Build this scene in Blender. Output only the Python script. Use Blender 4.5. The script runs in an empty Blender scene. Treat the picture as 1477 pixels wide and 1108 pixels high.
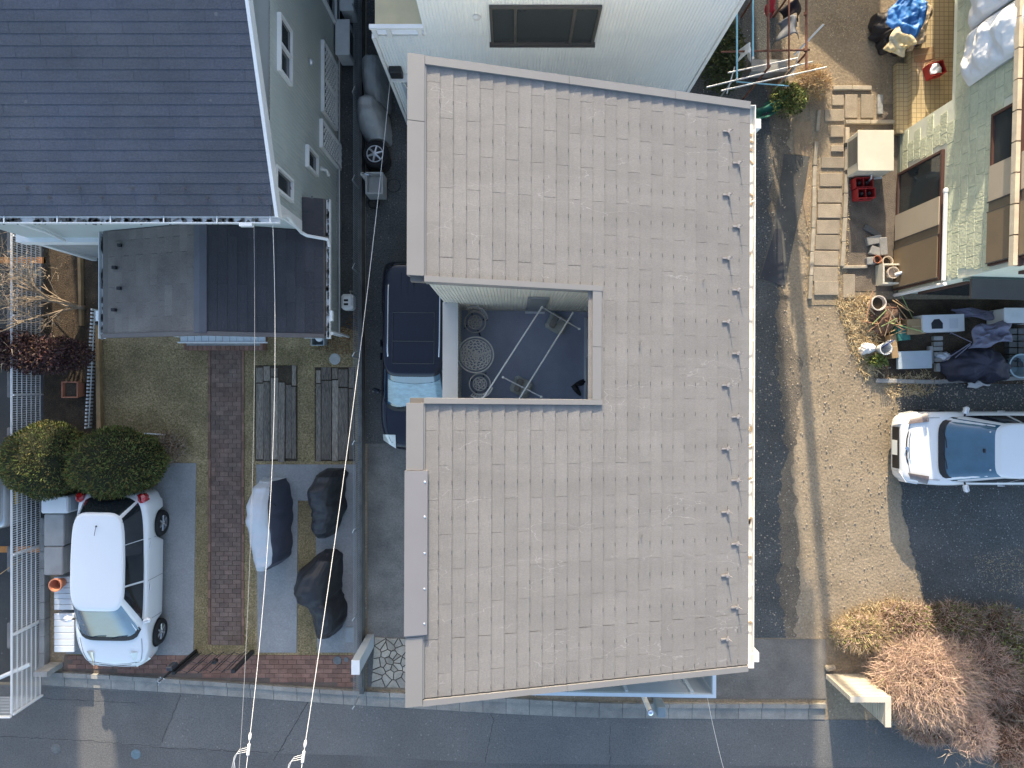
import bpy, math, random
import numpy as np
from mathutils import Vector, Matrix, noise as mnoise
random.seed(7); RNG = np.random.default_rng(7)
scene = bpy.context.scene
COL = scene.collection
rad = math.radians
# ------------------------------------------------------------ camera, sky, sun, exposure
CAM_H = 17.0; FPX = 1024.0; CX = 738.5; CY = 554.0        # camera height (m), focal length in photo pixels
SUN_EL = 20.0; SUN_AZ = 5.0
cam_d = bpy.data.cameras.new('camera'); cam = bpy.data.objects.new('camera', cam_d); COL.objects.link(cam)
cam.location = (0, 0, CAM_H); cam.rotation_euler = (0, 0, 0)
cam_d.sensor_width = 36.0; cam_d.lens = 36.0 * FPX / 1477.0; cam_d.clip_start = 0.1; cam_d.clip_end = 500
scene.camera = cam
world = bpy.data.worlds.new('World'); scene.world = world; world.use_nodes = True
wn = world.node_tree.nodes; wl = world.node_tree.links
sky = wn.new('ShaderNodeTexSky'); sky.sky_type = 'NISHITA'; sky.sun_disc = False
sky.sun_elevation = rad(SUN_EL); sky.sun_rotation = rad(-SUN_AZ); sky.air_density = 1.0; sky.dust_density = 2.4; sky.ozone_density = 0.9
wn['Background'].inputs['Strength'].default_value = 0.15
wl.new(sky.outputs['Color'], wn['Background'].inputs['Color'])
sd = bpy.data.lights.new('sun', 'SUN'); sd.energy = 2.95; sd.angle = rad(0.53); sd.color = (1.0, 0.86, 0.66)
sun = bpy.data.objects.new('sun', sd); COL.objects.link(sun)
SDIR = Vector((math.sin(rad(SUN_AZ)) * math.cos(rad(SUN_EL)), -math.cos(rad(SUN_AZ)) * math.cos(rad(SUN_EL)), -math.sin(rad(SUN_EL))))
sun.location = (-3, 30, 15); sun.rotation_euler = SDIR.to_track_quat('-Z', 'Y').to_euler()
vs = scene.view_settings; vs.view_transform = 'Standard'; vs.look = 'None'; vs.gamma = 1.0; vs.use_curve_mapping = False
vs.exposure = 1.70
scene.render.resolution_x = 1024; scene.render.resolution_y = 768

# ------------------------------------------------------------ helpers
def W(px, py, h=0.0):
    """ground plan position of a surveyed point (photo pixel + its height above ground)"""
    d = CAM_H - h
    return Vector(((px - CX) * d / FPX, (CY - py) * d / FPX, h))
def XY(px, py, h=0.0):
    v = W(px, py, h); return (v.x, v.y)
MATS = {}
def mat(name, col, rough=0.75, var=0.18, scale=2.5, bump=0.0, bscale=60.0, metal=0.0, spec=0.4, col2=None, c2scale=1.2, c2amt=0.5,
        objvar=0.0, coat=0.0, fine=0.0, fscale=120.0, trans=0.0, emis=None, stretch=None, speck=None, ior=None, cracks=None):
    if name in MATS: return MATS[name]
    m = bpy.data.materials.new(name); m.use_nodes = True; nt = m.node_tree; N = nt.nodes; Lk = nt.links
    b = N['Principled BSDF']
    geo = N.new('ShaderNodeNewGeometry'); pos = geo.outputs['Position']
    if stretch:
        mp = N.new('ShaderNodeMapping'); mp.inputs['Scale'].default_value = stretch; Lk.new(pos, mp.inputs['Vector']); pos = mp.outputs['Vector']
    def noise(s, det=4.0, r=0.55):
        n = N.new('ShaderNodeTexNoise'); n.inputs['Scale'].default_value = s; n.inputs['Detail'].default_value = det
        n.inputs['Roughness'].default_value = r; Lk.new(pos, n.inputs['Vector']); return n.outputs['Fac']
    def mixc(kind, fac, a, c):
        x = N.new('ShaderNodeMix'); x.data_type = 'RGBA'; x.blend_type = kind
        for sock, v in ((x.inputs[0], fac), (x.inputs[6], a), (x.inputs[7], c)):
            if isinstance(v, (int, float)): sock.default_value = v
            elif isinstance(v, tuple): sock.default_value = (*v, 1.0) if len(v) == 3 else v
            else: Lk.new(v, sock)
        return x.outputs[2]
    def rng(src, a, c2, lo, hi):
        r = N.new('ShaderNodeMapRange'); Lk.new(src, r.inputs[0])
        for i, v in enumerate((a, c2, lo, hi)): r.inputs[i + 1].default_value = v
        return r.outputs[0]
    c = tuple(col)
    if col2: c = mixc('MIX', rng(noise(c2scale, 6.0, 0.65), 0.5 - 0.25, 0.5 + 0.25, 0.0, c2amt * 2 if c2amt < 0.5 else 1.0), c, tuple(col2))
    if var > 0: c = mixc('MULTIPLY', 1.0, c, mixc('MIX', rng(noise(scale, 6.0, 0.6), 0.3, 0.7, 0, 1), (1 - var,) * 3, (1 + var,) * 3))
    if fine > 0: c = mixc('MULTIPLY', 1.0, c, mixc('MIX', rng(noise(fscale, 2.0, 0.6), 0.3, 0.7, 0, 1), (1 - fine,) * 3, (1 + fine,) * 3))
    if speck:
        scol, sscale, thr = speck
        v = N.new('ShaderNodeTexVoronoi'); v.inputs['Scale'].default_value = sscale; Lk.new(pos, v.inputs['Vector'])
        sep = N.new('ShaderNodeSeparateColor'); Lk.new(v.outputs['Color'], sep.inputs[0])
        f = N.new('ShaderNodeMath'); f.operation = 'MULTIPLY'; Lk.new(rng(sep.outputs[0], thr, thr + 0.02, 0, 1), f.inputs[0]); Lk.new(rng(v.outputs['Distance'], 0.2, 0.34, 1, 0), f.inputs[1])
        c = mixc('MIX', f.outputs[0], c, tuple(scol))
    if cracks:
        dn = N.new('ShaderNodeTexNoise'); dn.inputs['Scale'].default_value = 2.2; dn.inputs['Detail'].default_value = 4.0; Lk.new(pos, dn.inputs['Vector'])
        vm = N.new('ShaderNodeVectorMath'); vm.operation = 'MULTIPLY_ADD'; Lk.new(dn.outputs['Color'], vm.inputs[0]); vm.inputs[1].default_value = (0.5,0.5,0.5); Lk.new(pos, vm.inputs[2])
        v = N.new('ShaderNodeTexVoronoi'); v.feature = 'DISTANCE_TO_EDGE'; v.inputs['Scale'].default_value = cracks[1]; Lk.new(vm.outputs[0], v.inputs['Vector'])
        f = N.new('ShaderNodeMath'); f.operation = 'MULTIPLY'; Lk.new(rng(v.outputs['Distance'], 0.003, 0.010, 1, 0), f.inputs[0]); Lk.new(rng(noise(cracks[2], 3.0), 0.53, 0.60, 0, 1), f.inputs[1])
        c = mixc('MIX', f.outputs[0], c, tuple(cracks[0]))
    if objvar > 0:
        oi = N.new('ShaderNodeObjectInfo')
        c = mixc('MULTIPLY', 1.0, c, mixc('MIX', oi.outputs['Random'], (1 - objvar,) * 3, (1 + objvar, 1 + objvar * 0.95, 1 + objvar * 0.9)))
    if isinstance(c, tuple): b.inputs['Base Color'].default_value = (*c, 1)
    else: Lk.new(c, b.inputs['Base Color'])
    b.inputs['Roughness'].default_value = rough; b.inputs['Metallic'].default_value = metal
    b.inputs['Specular IOR Level'].default_value = spec; b.inputs['Coat Weight'].default_value = coat; b.inputs['Coat Roughness'].default_value = 0.05
    if ior: b.inputs['IOR'].default_value = ior
    if trans: b.inputs['Transmission Weight'].default_value = trans
    if bump > 0:
        bp = N.new('ShaderNodeBump'); bp.inputs['Strength'].default_value = bump; bp.inputs['Distance'].default_value = 0.02
        Lk.new(noise(bscale, 3.0), bp.inputs['Height']); Lk.new(bp.outputs['Normal'], b.inputs['Normal'])
    MATS[name] = m; return m

def tag(o, label, cat, group=None):
    o['label'] = label; o['category'] = cat
    if group: o['group'] = group
    return o
ORG = {}                                            # world origin of every unrotated parent
def thing(name, label, cat, loc, rotz=0.0, group=None):
    o = bpy.data.objects.new(name, None); COL.objects.link(o); o.location = loc; o.rotation_euler = (0, 0, rotz)
    o.empty_display_size = 0.2; ORG[o.name] = Vector(loc); return tag(o, label, cat, group)

class MB:
    def __init__(self): self.v = []; self.f = []; self.mi = []; self.cm = 0
    def m(self, i): self.cm = i; return self
    def add(self, vs, fs):
        n = len(self.v); self.v.extend([tuple(p) for p in vs]); self.f.extend([tuple(i + n for i in f) for f in fs]); self.mi.extend([self.cm] * len(fs)); return self
    def box(self, x0, x1, y0, y1, z0, z1):
        return self.add([(x0,y0,z0),(x1,y0,z0),(x1,y1,z0),(x0,y1,z0),(x0,y0,z1),(x1,y0,z1),(x1,y1,z1),(x0,y1,z1)],
            [(0,3,2,1),(4,5,6,7),(0,1,5,4),(1,2,6,5),(2,3,7,6),(3,0,4,7)])
    def obox(self, c, s, rz=0.0, rx=0.0, ry=0.0):
        R = Matrix.Rotation(rz, 3, 'Z') @ Matrix.Rotation(ry, 3, 'Y') @ Matrix.Rotation(rx, 3, 'X'); c = Vector(c)
        P = [c + R @ Vector((sx*s[0]/2, sy*s[1]/2, sz*s[2]/2)) for sz in (-1,1) for sx,sy in ((-1,-1),(1,-1),(1,1),(-1,1))]
        return self.add(P, [(0,3,2,1),(4,5,6,7),(0,1,5,4),(1,2,6,5),(2,3,7,6),(3,0,4,7)])
    def bbox(self, c, s, rz=0.0, bev=0.02, rx=0.0, ry=0.0):
        """box with chamfered edges"""
        R = Matrix.Rotation(rz, 3, 'Z') @ Matrix.Rotation(ry, 3, 'Y') @ Matrix.Rotation(rx, 3, 'X'); c = Vector(c)
        hx, hy, hz = s[0]/2, s[1]/2, s[2]/2; P = []
        for z, e in ((-hz, bev), (-hz+bev, 0), (hz-bev, 0), (hz, bev)):
            a, b2 = hx-e, hy-e; k = bev
            for x, y in ((-a+k,-b2),(a-k,-b2),(a,-b2+k),(a,b2-k),(a-k,b2),(-a+k,b2),(-a,b2-k),(-a,-b2+k)): P.append(c + R @ Vector((x,y,z)))
        F = [tuple(range(7,-1,-1)), tuple(range(24,32))]
        for l in range(3):
            for i in range(8): j=(i+1)%8; F.append((l*8+i, l*8+j, l*8+8+j, l*8+8+i))
        return self.add(P, F)
    def prism(self, poly, z0, z1):
        a = sum(poly[i][0]*poly[(i+1)%len(poly)][1]-poly[(i+1)%len(poly)][0]*poly[i][1] for i in range(len(poly)))
        if a < 0: poly = poly[::-1]
        n = len(poly); P = [(x,y,z0) for x,y in poly] + [(x,y,z1) for x,y in poly]
        return self.add(P, [tuple(range(n-1,-1,-1)), tuple(range(n,2*n))] + [(i,(i+1)%n,n+(i+1)%n,n+i) for i in range(n)])
    def sheet(self, poly, z):
        a = sum(poly[i][0]*poly[(i+1)%len(poly)][1]-poly[(i+1)%len(poly)][0]*poly[i][1] for i in range(len(poly)))
        if a < 0: poly = poly[::-1]
        return self.add([(x,y,z) for x,y in poly], [tuple(range(len(poly)))])
    def hexa(self, b, t):
        """box from 4 bottom and 4 top points"""
        return self.add(list(b)+list(t), [(0,3,2,1),(4,5,6,7),(0,1,5,4),(1,2,6,5),(2,3,7,6),(3,0,4,7)])
    def tube(self, pts, r, n=8, cap=True, closed=False):
        pts = [Vector(p) for p in pts]; rs = r if isinstance(r, (list, tuple)) else [r]*len(pts); P = []; K = len(pts)
        up = None
        for i, p in enumerate(pts):
            a = pts[i-1] if (i > 0 or closed) else p; b = pts[(i+1) % K] if (i < K-1 or closed) else p
            t = (b - a); t = t.normalized() if t.length > 1e-9 else Vector((0,0,1))
            if up is None: up = Vector((0,0,1)) if abs(t.z) < 0.9 else Vector((1,0,0))
            s = t.cross(up); s = s.normalized() if s.length > 1e-6 else t.orthogonal().normalized(); u = s.cross(t); up = u
            for k in range(n):
                an = 2*math.pi*k/n; P.append(p + (s*math.cos(an) + u*math.sin(an))*rs[i])
        F = []
        for i in range(K if closed else K-1):
            i2 = (i+1) % K
            for k in range(n): k2=(k+1)%n; F.append((i*n+k, i*n+k2, i2*n+k2, i2*n+k))
        if cap and not closed: F += [tuple(range(n-1,-1,-1)), tuple(range((K-1)*n, K*n))]
        return self.add(P, F)
    def lathe(self, prof, c, n=20, axis='Z', rot=None, cap=True):
        c = Vector(c); P = []
        for r, z in prof:
            for k in range(n):
                an = 2*math.pi*k/n; p = Vector((r*math.cos(an), r*math.sin(an), z))
                if axis == 'X': p = Vector((p.z, p.x, p.y))
                elif axis == 'Y': p = Vector((p.y, p.z, p.x))
                if rot: p = rot @ p
                P.append(c + p)
        F = []
        for i in range(len(prof)-1):
            for k in range(n): k2=(k+1)%n; F.append((i*n+k, i*n+k2, (i+1)*n+k2, (i+1)*n+k))
        if cap: F += [tuple(range(n-1,-1,-1)), tuple(range((len(prof)-1)*n, len(prof)*n))]
        return self.add(P, F)
    def grid(self, fn, nu, nv):
        P = [fn(i/(nu-1), j/(nv-1)) for i in range(nu) for j in range(nv)]
        return self.add(P, [(i*nv+j, (i+1)*nv+j, (i+1)*nv+j+1, i*nv+j+1) for i in range(nu-1) for j in range(nv-1)])
    def build(self, name, mats, parent=None, local=False, smooth=False, label=None, cat=None, group=None, kind=None, origin=None, sharp=None):
        if not isinstance(mats, (list, tuple)): mats = [mats]
        v = np.array(self.v, dtype=float)
        if parent is not None:
            off = Vector((0,0,0)) if local else ORG[parent.name]
        elif origin is not None: off = Vector(origin)
        else:
            lo = v.min(0); hi = v.max(0); off = Vector(((lo[0]+hi[0])/2, (lo[1]+hi[1])/2, lo[2]))
        me = bpy.data.meshes.new(name); me.from_pydata((v - np.array(off)).tolist(), [], self.f)
        for mm in mats: me.materials.append(mm)
        if len(mats) > 1: me.polygons.foreach_set('material_index', self.mi)
        if smooth: me.polygons.foreach_set('use_smooth', [True]*len(me.polygons))
        if sharp is not None:
            me.polygons.foreach_set('use_smooth', [True]*len(me.polygons)); me.set_sharp_from_angle(angle=rad(sharp))
        me.update()
        o = bpy.data.objects.new(name, me); COL.objects.link(o)
        if parent is not None:
            o.parent = parent; ORG[o.name] = Vector(off) if not local else Vector((0,0,0))
        else:
            o.location = off; ORG[o.name] = Vector(off)
        if label: tag(o, label, cat, group)
        if kind: o['kind'] = kind
        return o
def inst(me, name, parent, mtx=None, loc=None):
    o = bpy.data.objects.new(name, me); COL.objects.link(o); o.parent = parent
    if mtx is not None: o.matrix_local = mtx
    elif loc is not None: o.location = loc
    return o
def mesh_of(mb, name, mats):
    me = bpy.data.meshes.new(name); me.from_pydata(mb.v, [], mb.f)
    for mm in (mats if isinstance(mats, (list, tuple)) else [mats]): me.materials.append(mm)
    if len(me.materials) > 1: me.polygons.foreach_set('material_index', mb.mi)
    return me
def copy_tree(o, parent=None):
    c = o.copy(); COL.objects.link(c); c.parent = parent
    for ch in o.children: copy_tree(ch, c)
    return c
def crumple(p, s, octv=3):
    q = Vector(p)*s; r = 0.0; a = 1.0
    for k in range(octv): r += a*(1-2.2*abs(mnoise.noise(q + Vector((13.7*k,5.1*k,0))))); q = q*2.1; a *= .5
    return r
def jag(poly, step, amp, seed=1, wav=0.0):
    r = random.Random(seed); out = []
    for i in range(len(poly)):
        a, b = Vector(poly[i]), Vector(poly[(i+1) % len(poly)]); n = max(1, int((b-a).length/step)); t = (b-a).normalized(); s = Vector((-t.y, t.x))
        for k in range(n): p = a.lerp(b, k/n); out.append(tuple(p + s*amp*(r.uniform(-1,1)+mnoise.noise(Vector((p.x*.02,p.y*.02,seed)))*2) + s*wav*(mnoise.noise(Vector((p.x*.008,p.y*.012,seed*3.1)))*1.6+mnoise.noise(Vector((p.x*.03,p.y*.035,seed*1.7)))*.7)))
    return out
def lerp(a, b, t): return a + (b - a) * t
def pchip(pts):
    xs = [p[0] for p in pts]; ys = [p[1] for p in pts]; n = len(xs)
    h = [xs[i+1]-xs[i] for i in range(n-1)]; d = [(ys[i+1]-ys[i])/h[i] for i in range(n-1)]
    m = [d[0]] + [0 if d[i-1]*d[i] <= 0 else 2*d[i-1]*d[i]/(d[i-1]+d[i]) for i in range(1, n-1)] + [d[-1]]
    def f(x):
        if x <= xs[0]: return ys[0]
        if x >= xs[-1]: return ys[-1]
        i = max(k for k in range(n-1) if xs[k] <= x); t = (x-xs[i])/h[i]; t2=t*t; t3=t2*t
        return (2*t3-3*t2+1)*ys[i] + (t3-2*t2+t)*h[i]*m[i] + (-2*t3+3*t2)*ys[i+1] + (t3-t2)*h[i]*m[i+1]
    return f
def clip_half(poly, a, b, c):
    """keep a*x+b*y<=c"""
    out = []
    for i in range(len(poly)):
        p, q = poly[i], poly[(i+1) % len(poly)]; dp = a*p[0]+b*p[1]-c; dq = a*q[0]+b*q[1]-c
        if dp <= 0: out.append(p)
        if dp*dq < 0: t = dp/(dp-dq); out.append((p[0]+(q[0]-p[0])*t, p[1]+(q[1]-p[1])*t))
    return out
def voronoi_cells(poly, seeds, gap):
    cells = []
    for i, s in enumerate(seeds):
        c = list(poly)
        for j, q in enumerate(seeds):
            if i == j or not c: continue
            dx, dy = q[0]-s[0], q[1]-s[1]; L = math.hypot(dx, dy); mx, my = (s[0]+q[0])/2, (s[1]+q[1])/2
            nx, ny = dx/L, dy/L; c = clip_half(c, nx, ny, nx*mx+ny*my-gap/2)
        if len(c) >= 3: cells.append(c)
    return cells
def quads_mesh(name, V, F, mats, mi=None, **kw):
    mb = MB(); mb.v = [tuple(p) for p in V]; mb.f = [tuple(f) for f in F]; mb.mi = list(mi) if mi is not None else [0]*len(F)
    return mb.build(name, mats, **kw)
# ------------------------------------------------------------ materials
M_dirt = mat('dirt', (0.25,0.195,0.128), 0.95, 0.2, 0.8, 0.8, 16, col2=(0.305,0.243,0.168), c2scale=0.6, fine=0.2, fscale=24, speck=((0.44,0.36,0.27), 16, 0.9))
M_gravel_shade = mat('gravel_shade_tone', (0.073,0.078,0.078), 0.95, 0.22, 1.2, 1.0, 30, col2=(0.085,0.085,0.08), c2scale=0.9, fine=0.4, fscale=28, speck=((0.34,0.33,0.31), 22, 0.94))  # gravel with the shade's darkness put into its colour
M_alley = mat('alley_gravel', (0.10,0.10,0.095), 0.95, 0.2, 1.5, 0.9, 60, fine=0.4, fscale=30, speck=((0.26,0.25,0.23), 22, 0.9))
M_asph = mat('asphalt', (0.122,0.121,0.118), 0.9, 0.14, 0.5, 0.6, 30, col2=(0.148,0.145,0.138), c2scale=0.3, fine=0.22, fscale=32, speck=((0.22,0.215,0.20), 17, 0.93))
M_asph2 = mat('asphalt_parking', (0.062,0.061,0.058), 0.9, 0.2, 0.8, 0.5, 160, fine=0.3, fscale=130, speck=((0.3,0.3,0.3), 18, 0.975))
M_asph3 = mat('asphalt_patch', (0.075,0.074,0.07), 0.9, 0.25, 1.3, 0.5, 120, col2=(0.12,0.115,0.10), c2scale=0.8, fine=0.3, fscale=100)
M_lawn = mat('lawn_turf', (0.29,0.225,0.115), 1.0, 0.3, 1.3, 1.0, 90, col2=(0.38,0.28,0.155), c2scale=2.0, fine=0.4, fscale=26)
M_soil = mat('garden_soil', (0.05,0.038,0.026), 1.0, 0.35, 3.0, 1.0, 40, col2=(0.09,0.065,0.042), c2scale=5, fine=0.5, fscale=50)
M_conc = mat('concrete_pad', (0.30,0.295,0.285), 0.85, 0.14, 1.1, 0.25, 120, col2=(0.24,0.24,0.235), c2scale=0.8, fine=0.12, fscale=28)
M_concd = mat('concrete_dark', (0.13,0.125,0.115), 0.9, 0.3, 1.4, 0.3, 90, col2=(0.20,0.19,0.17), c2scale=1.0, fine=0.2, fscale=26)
M_gut = mat('gutter_concrete', (0.34,0.32,0.28), 0.9, 0.14, 2.0, 0.3, 90, fine=0.15, fscale=60, objvar=0.09, col2=(0.2,0.195,0.18), c2scale=3)
M_brick = mat('path_brick', (0.20,0.125,0.092), 0.9, 0.25, 5.0, 0.4, 80, objvar=0.2, fine=0.2, fscale=60, col2=(0.15,0.115,0.095), c2scale=1.2)
M_brickr = mat('strip_brick', (0.23,0.115,0.08), 0.9, 0.2, 5.0, 0.4, 80, objvar=0.2, fine=0.2, fscale=60, col2=(0.21,0.13,0.10), c2scale=1.2)
M_mortar = mat('brick_joint', (0.13,0.10,0.08), 1.0, 0.2, 5)
M_wood = mat('weathered_sleeper', (0.33,0.285,0.235), 0.95, 0.5, 2.2, 1.0, 14, stretch=(9,1,1), fine=0.45, fscale=9, objvar=0.4, col2=(0.15,0.12,0.09), c2scale=2.2)
M_paver = mat('paver_stone', (0.33,0.275,0.205), 0.95, 0.16, 3, 0.6, 70, objvar=0.12, fine=0.2, fscale=60)
M_kerbs = mat('kerb_stone', (0.37,0.32,0.245), 0.95, 0.18, 5, 0.4, 60, objvar=0.12)
M_flag = mat('flagstone', (0.36,0.33,0.27), 0.9, 0.22, 4, 0.5, 40, objvar=0.22, fine=0.15, fscale=50)
M_flagb = mat('flagstone_joint', (0.075,0.07,0.06), 1.0, 0.3, 6)
M_shin = mat('taupe_slate', (0.190,0.181,0.172), 0.72, 0.09, 1.0, 0.5, 75, stretch=(1,3.2,1), objvar=0.05, fine=0.10, fscale=34, cracks=((0.265,0.255,0.245),1.5,0.8))
M_roofu = mat('roof_underlay', (0.13,0.12,0.11), 0.9, 0.1)
M_flash = mat('taupe_flashing', (0.196,0.188,0.180), 0.45, 0.05, 1.5, spec=0.5)
M_clip = mat('seam_clip_dark', (0.075,0.075,0.078), 0.7, 0.1)
M_gwhite = mat('gutter_cream', (0.80,0.77,0.70), 0.5, 0.06, 3)
M_white = mat('white_paint', (0.74,0.74,0.72), 0.5, 0.06, 2)
M_whitesid = mat('white_siding', (0.80,0.82,0.81), 0.55, 0.04, 0.8)
M_balsid = mat('balcony_siding', (0.68,0.68,0.62), 0.6, 0.06, 1.5)
M_alu = mat('aluminium', (0.62,0.64,0.66), 0.35, 0.06, 4, metal=0.6)
M_alud = mat('bronze_frame', (0.10,0.095,0.09), 0.45, 0.08, 4, metal=0.3)
M_galv = mat('galvanised_pipe', (0.6,0.6,0.58), 0.35, 0.1, 6, metal=0.7)
M_deck = mat('balcony_floor', (0.28,0.32,0.42), 0.8, 0.12, 1.5, 0.2, 60, fine=0.08, fscale=50)
M_blue = mat('blue_slate', (0.064,0.074,0.098), 0.75, 0.18, 0.7, 0.5, 70, objvar=0.07, fine=0.14, fscale=30, col2=(0.078,0.082,0.096), c2scale=0.6, speck=((0.16,0.16,0.16), 9, 0.985))
M_porchl = mat('pale_slate', (0.165,0.146,0.130), 0.8, 0.2, 1.5, 0.5, 70, objvar=0.10, fine=0.16, fscale=70)  # paler tone for the porch roof's west slope
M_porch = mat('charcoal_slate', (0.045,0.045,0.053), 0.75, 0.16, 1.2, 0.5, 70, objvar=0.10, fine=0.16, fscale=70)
M_gsid = mat('grey_siding', (0.45,0.48,0.45), 0.6, 0.06, 1.0)
M_glass = mat('window_glass', (0.035,0.042,0.045), 0.06, 0.1, 1.0, spec=0.6)
M_glass2 = mat('frosted_glass', (0.20,0.22,0.22), 0.3, 0.1, 2.0, spec=0.5)
M_carwhite = mat('car_white', (0.74,0.745,0.75), 0.25, 0.0, coat=1.0)
M_carblack = mat('car_black', (0.008,0.010,0.020), 0.25, 0.0, coat=0.25, spec=0.3)
M_carsilver = mat('car_silver', (0.45,0.46,0.46), 0.25, 0.0, metal=0.5, coat=1.0)
M_cglass = mat('car_glass', (0.012,0.016,0.02), 0.03, 0.0, spec=0.8, coat=0.6)
M_wglass = mat('windscreen_sky_blue', (0.03,0.10,0.16), 0.03, 0.25, 2.2, spec=0.9, coat=1.0)  # blue base colour stands in for reflected sky
M_tyre = mat('tyre', (0.018,0.018,0.019), 0.85, 0.1, 8)
M_rim = mat('alloy', (0.55,0.56,0.57), 0.3, 0.0, metal=0.8)
M_red = mat('tail_red', (0.45,0.012,0.015), 0.15, 0.0, coat=1.0)
M_lamp = mat('headlamp', (0.62,0.62,0.55), 0.1, 0.1, 8, coat=1.0, metal=0.3)
M_blackpl = mat('black_plastic', (0.02,0.02,0.022), 0.55, 0.1, 4)
M_chrome = mat('chrome', (0.75,0.75,0.76), 0.15, 0.0, metal=1.0)
M_covg = mat('cover_silver', (0.50,0.51,0.53), 0.5, 0.06, 2, 0.15, 14)
M_covn = mat('cover_navy', (0.055,0.06,0.085), 0.55, 0.1, 3, 0.15, 14)
M_covb = mat('cover_black', (0.022,0.023,0.027), 0.5, 0.12, 3, 0.2, 14)
M_covgrey = mat('cover_grey', (0.27,0.28,0.28), 0.6, 0.1, 3, 0.2, 16)
M_terra = mat('terracotta', (0.42,0.17,0.10), 0.8, 0.15, 6)
M_iron = mat('black_iron', (0.025,0.025,0.027), 0.5, 0.1, 6)
M_castw = mat('cast_alu_white', (0.58,0.58,0.57), 0.5, 0.08, 5)
M_rust = mat('rusty_pipe', (0.17,0.075,0.05), 0.8, 0.3, 8, metal=0.2)
M_bluep = mat('blue_pipe', (0.22,0.47,0.58), 0.4, 0.08, 6)
M_stone = mat('cast_stone', (0.25,0.24,0.22), 0.9, 0.25, 5, 0.4, 40)
M_block = mat('concrete_block', (0.27,0.265,0.25), 0.95, 0.18, 4, 0.4, 60, objvar=0.1, fine=0.15, fscale=60)
M_blockd = mat('block_dark', (0.12,0.12,0.115), 0.95, 0.3, 3, 0.4, 60)
M_tile = None
M_green = mat('green_siding_tile', (0.58,0.60,0.43), 0.8, 0.10, 2.5, 0.9, 22, objvar=0.05, fine=0.08, fscale=14)
M_greenj = mat('green_joint', (0.75,0.75,0.60), 0.85, 0.1, 3)
M_beige = mat('shutter_beige', (0.46,0.385,0.285), 0.55, 0.05, 2)
M_brown = mat('shutter_brown', (0.20,0.15,0.095), 0.5, 0.08, 2)
M_dkbrown = mat('frame_brown', (0.09,0.045,0.035), 0.5, 0.1, 3)
M_redpl = mat('red_plastic', (0.40,0.03,0.03), 0.5, 0.15, 4)
M_cloth = mat('white_bedding', (0.80,0.80,0.80), 0.9, 0.04, 3, 0.3, 10)
M_cream = mat('cream_bedding', (0.78,0.74,0.60), 0.9, 0.04, 3)
M_tarpb = mat('blue_tarp', (0.045,0.19,0.50), 0.5, 0.15, 3, 0.2, 12)
M_tarpg = mat('grey_tarp', (0.17,0.165,0.22), 0.6, 0.2, 2.5, 0.4, 9)
M_tarpd = mat('dark_tarp', (0.035,0.035,0.055), 0.6, 0.25, 2.5, 0.3, 9)
M_card = mat('cardboard', (0.33,0.22,0.115), 0.9, 0.1, 4)
M_paperw = mat('box_white', (0.62,0.62,0.62), 0.8, 0.05, 3)
M_wpl = mat('white_plastic', (0.66,0.66,0.64), 0.45, 0.08, 4)
M_bgpl = mat('beige_enamel', (0.62,0.58,0.47), 0.5, 0.08, 2)
M_net = mat('green_net', (0.04,0.15,0.11), 0.9, 0.2, 5)
M_orange = mat('parking_line', (0.60,0.24,0.07), 0.85, 0.15, 6, fine=0.2, fscale=60)
M_stop = mat('wheel_stop', (0.20,0.19,0.18), 0.95, 0.2, 5)
M_plate = mat('plate_yellow', (0.75,0.52,0.05), 0.5, 0.0)
M_platew = mat('plate_white', (0.75,0.75,0.70), 0.5, 0.0)
M_mesh = mat('white_wire', (0.78,0.76,0.73), 0.5, 0.0)
M_meshg = mat('grey_wire', (0.32,0.34,0.35), 0.45, 0.0, metal=0.4)
M_cable = mat('cable_white', (0.70,0.69,0.67), 0.5, 0.0)
M_cableg = mat('cable_grey', (0.25,0.26,0.27), 0.5, 0.0)
M_bark = mat('bark', (0.30,0.23,0.16), 0.95, 0.25, 12, 0.5, 50)
M_twig = mat('twig_tan', (0.50,0.37,0.25), 0.95, 0.25, 6)
M_twigr = mat('twig_red', (0.52,0.36,0.285), 0.95, 0.30, 4)
M_twigg = mat('twig_grey', (0.30,0.255,0.20), 0.95, 0.25, 4)
M_straw = mat('dry_grass', (0.52,0.40,0.215), 0.95, 0.25, 5)
M_leafg = mat('leaf_green', (0.12,0.15,0.035), 0.8, 0.35, 3)
M_leafd = mat('leaf_dark', (0.055,0.062,0.018), 0.8, 0.35, 3)
M_leafo = mat('leaf_ochre', (0.19,0.145,0.04), 0.8, 0.3, 4)
M_leafp = mat('leaf_purple', (0.055,0.028,0.026), 0.7, 0.35, 4)
M_leafl = mat('leaf_light', (0.20,0.23,0.06), 0.8, 0.3, 4)
M_leafb = mat('leaf_brown', (0.16,0.09,0.05), 0.9, 0.3, 4)
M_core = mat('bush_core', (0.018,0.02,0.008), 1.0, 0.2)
M_sheetd = mat('dark_carpet', (0.045,0.048,0.055), 0.9, 0.25, 3, 0.3, 60)

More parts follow.
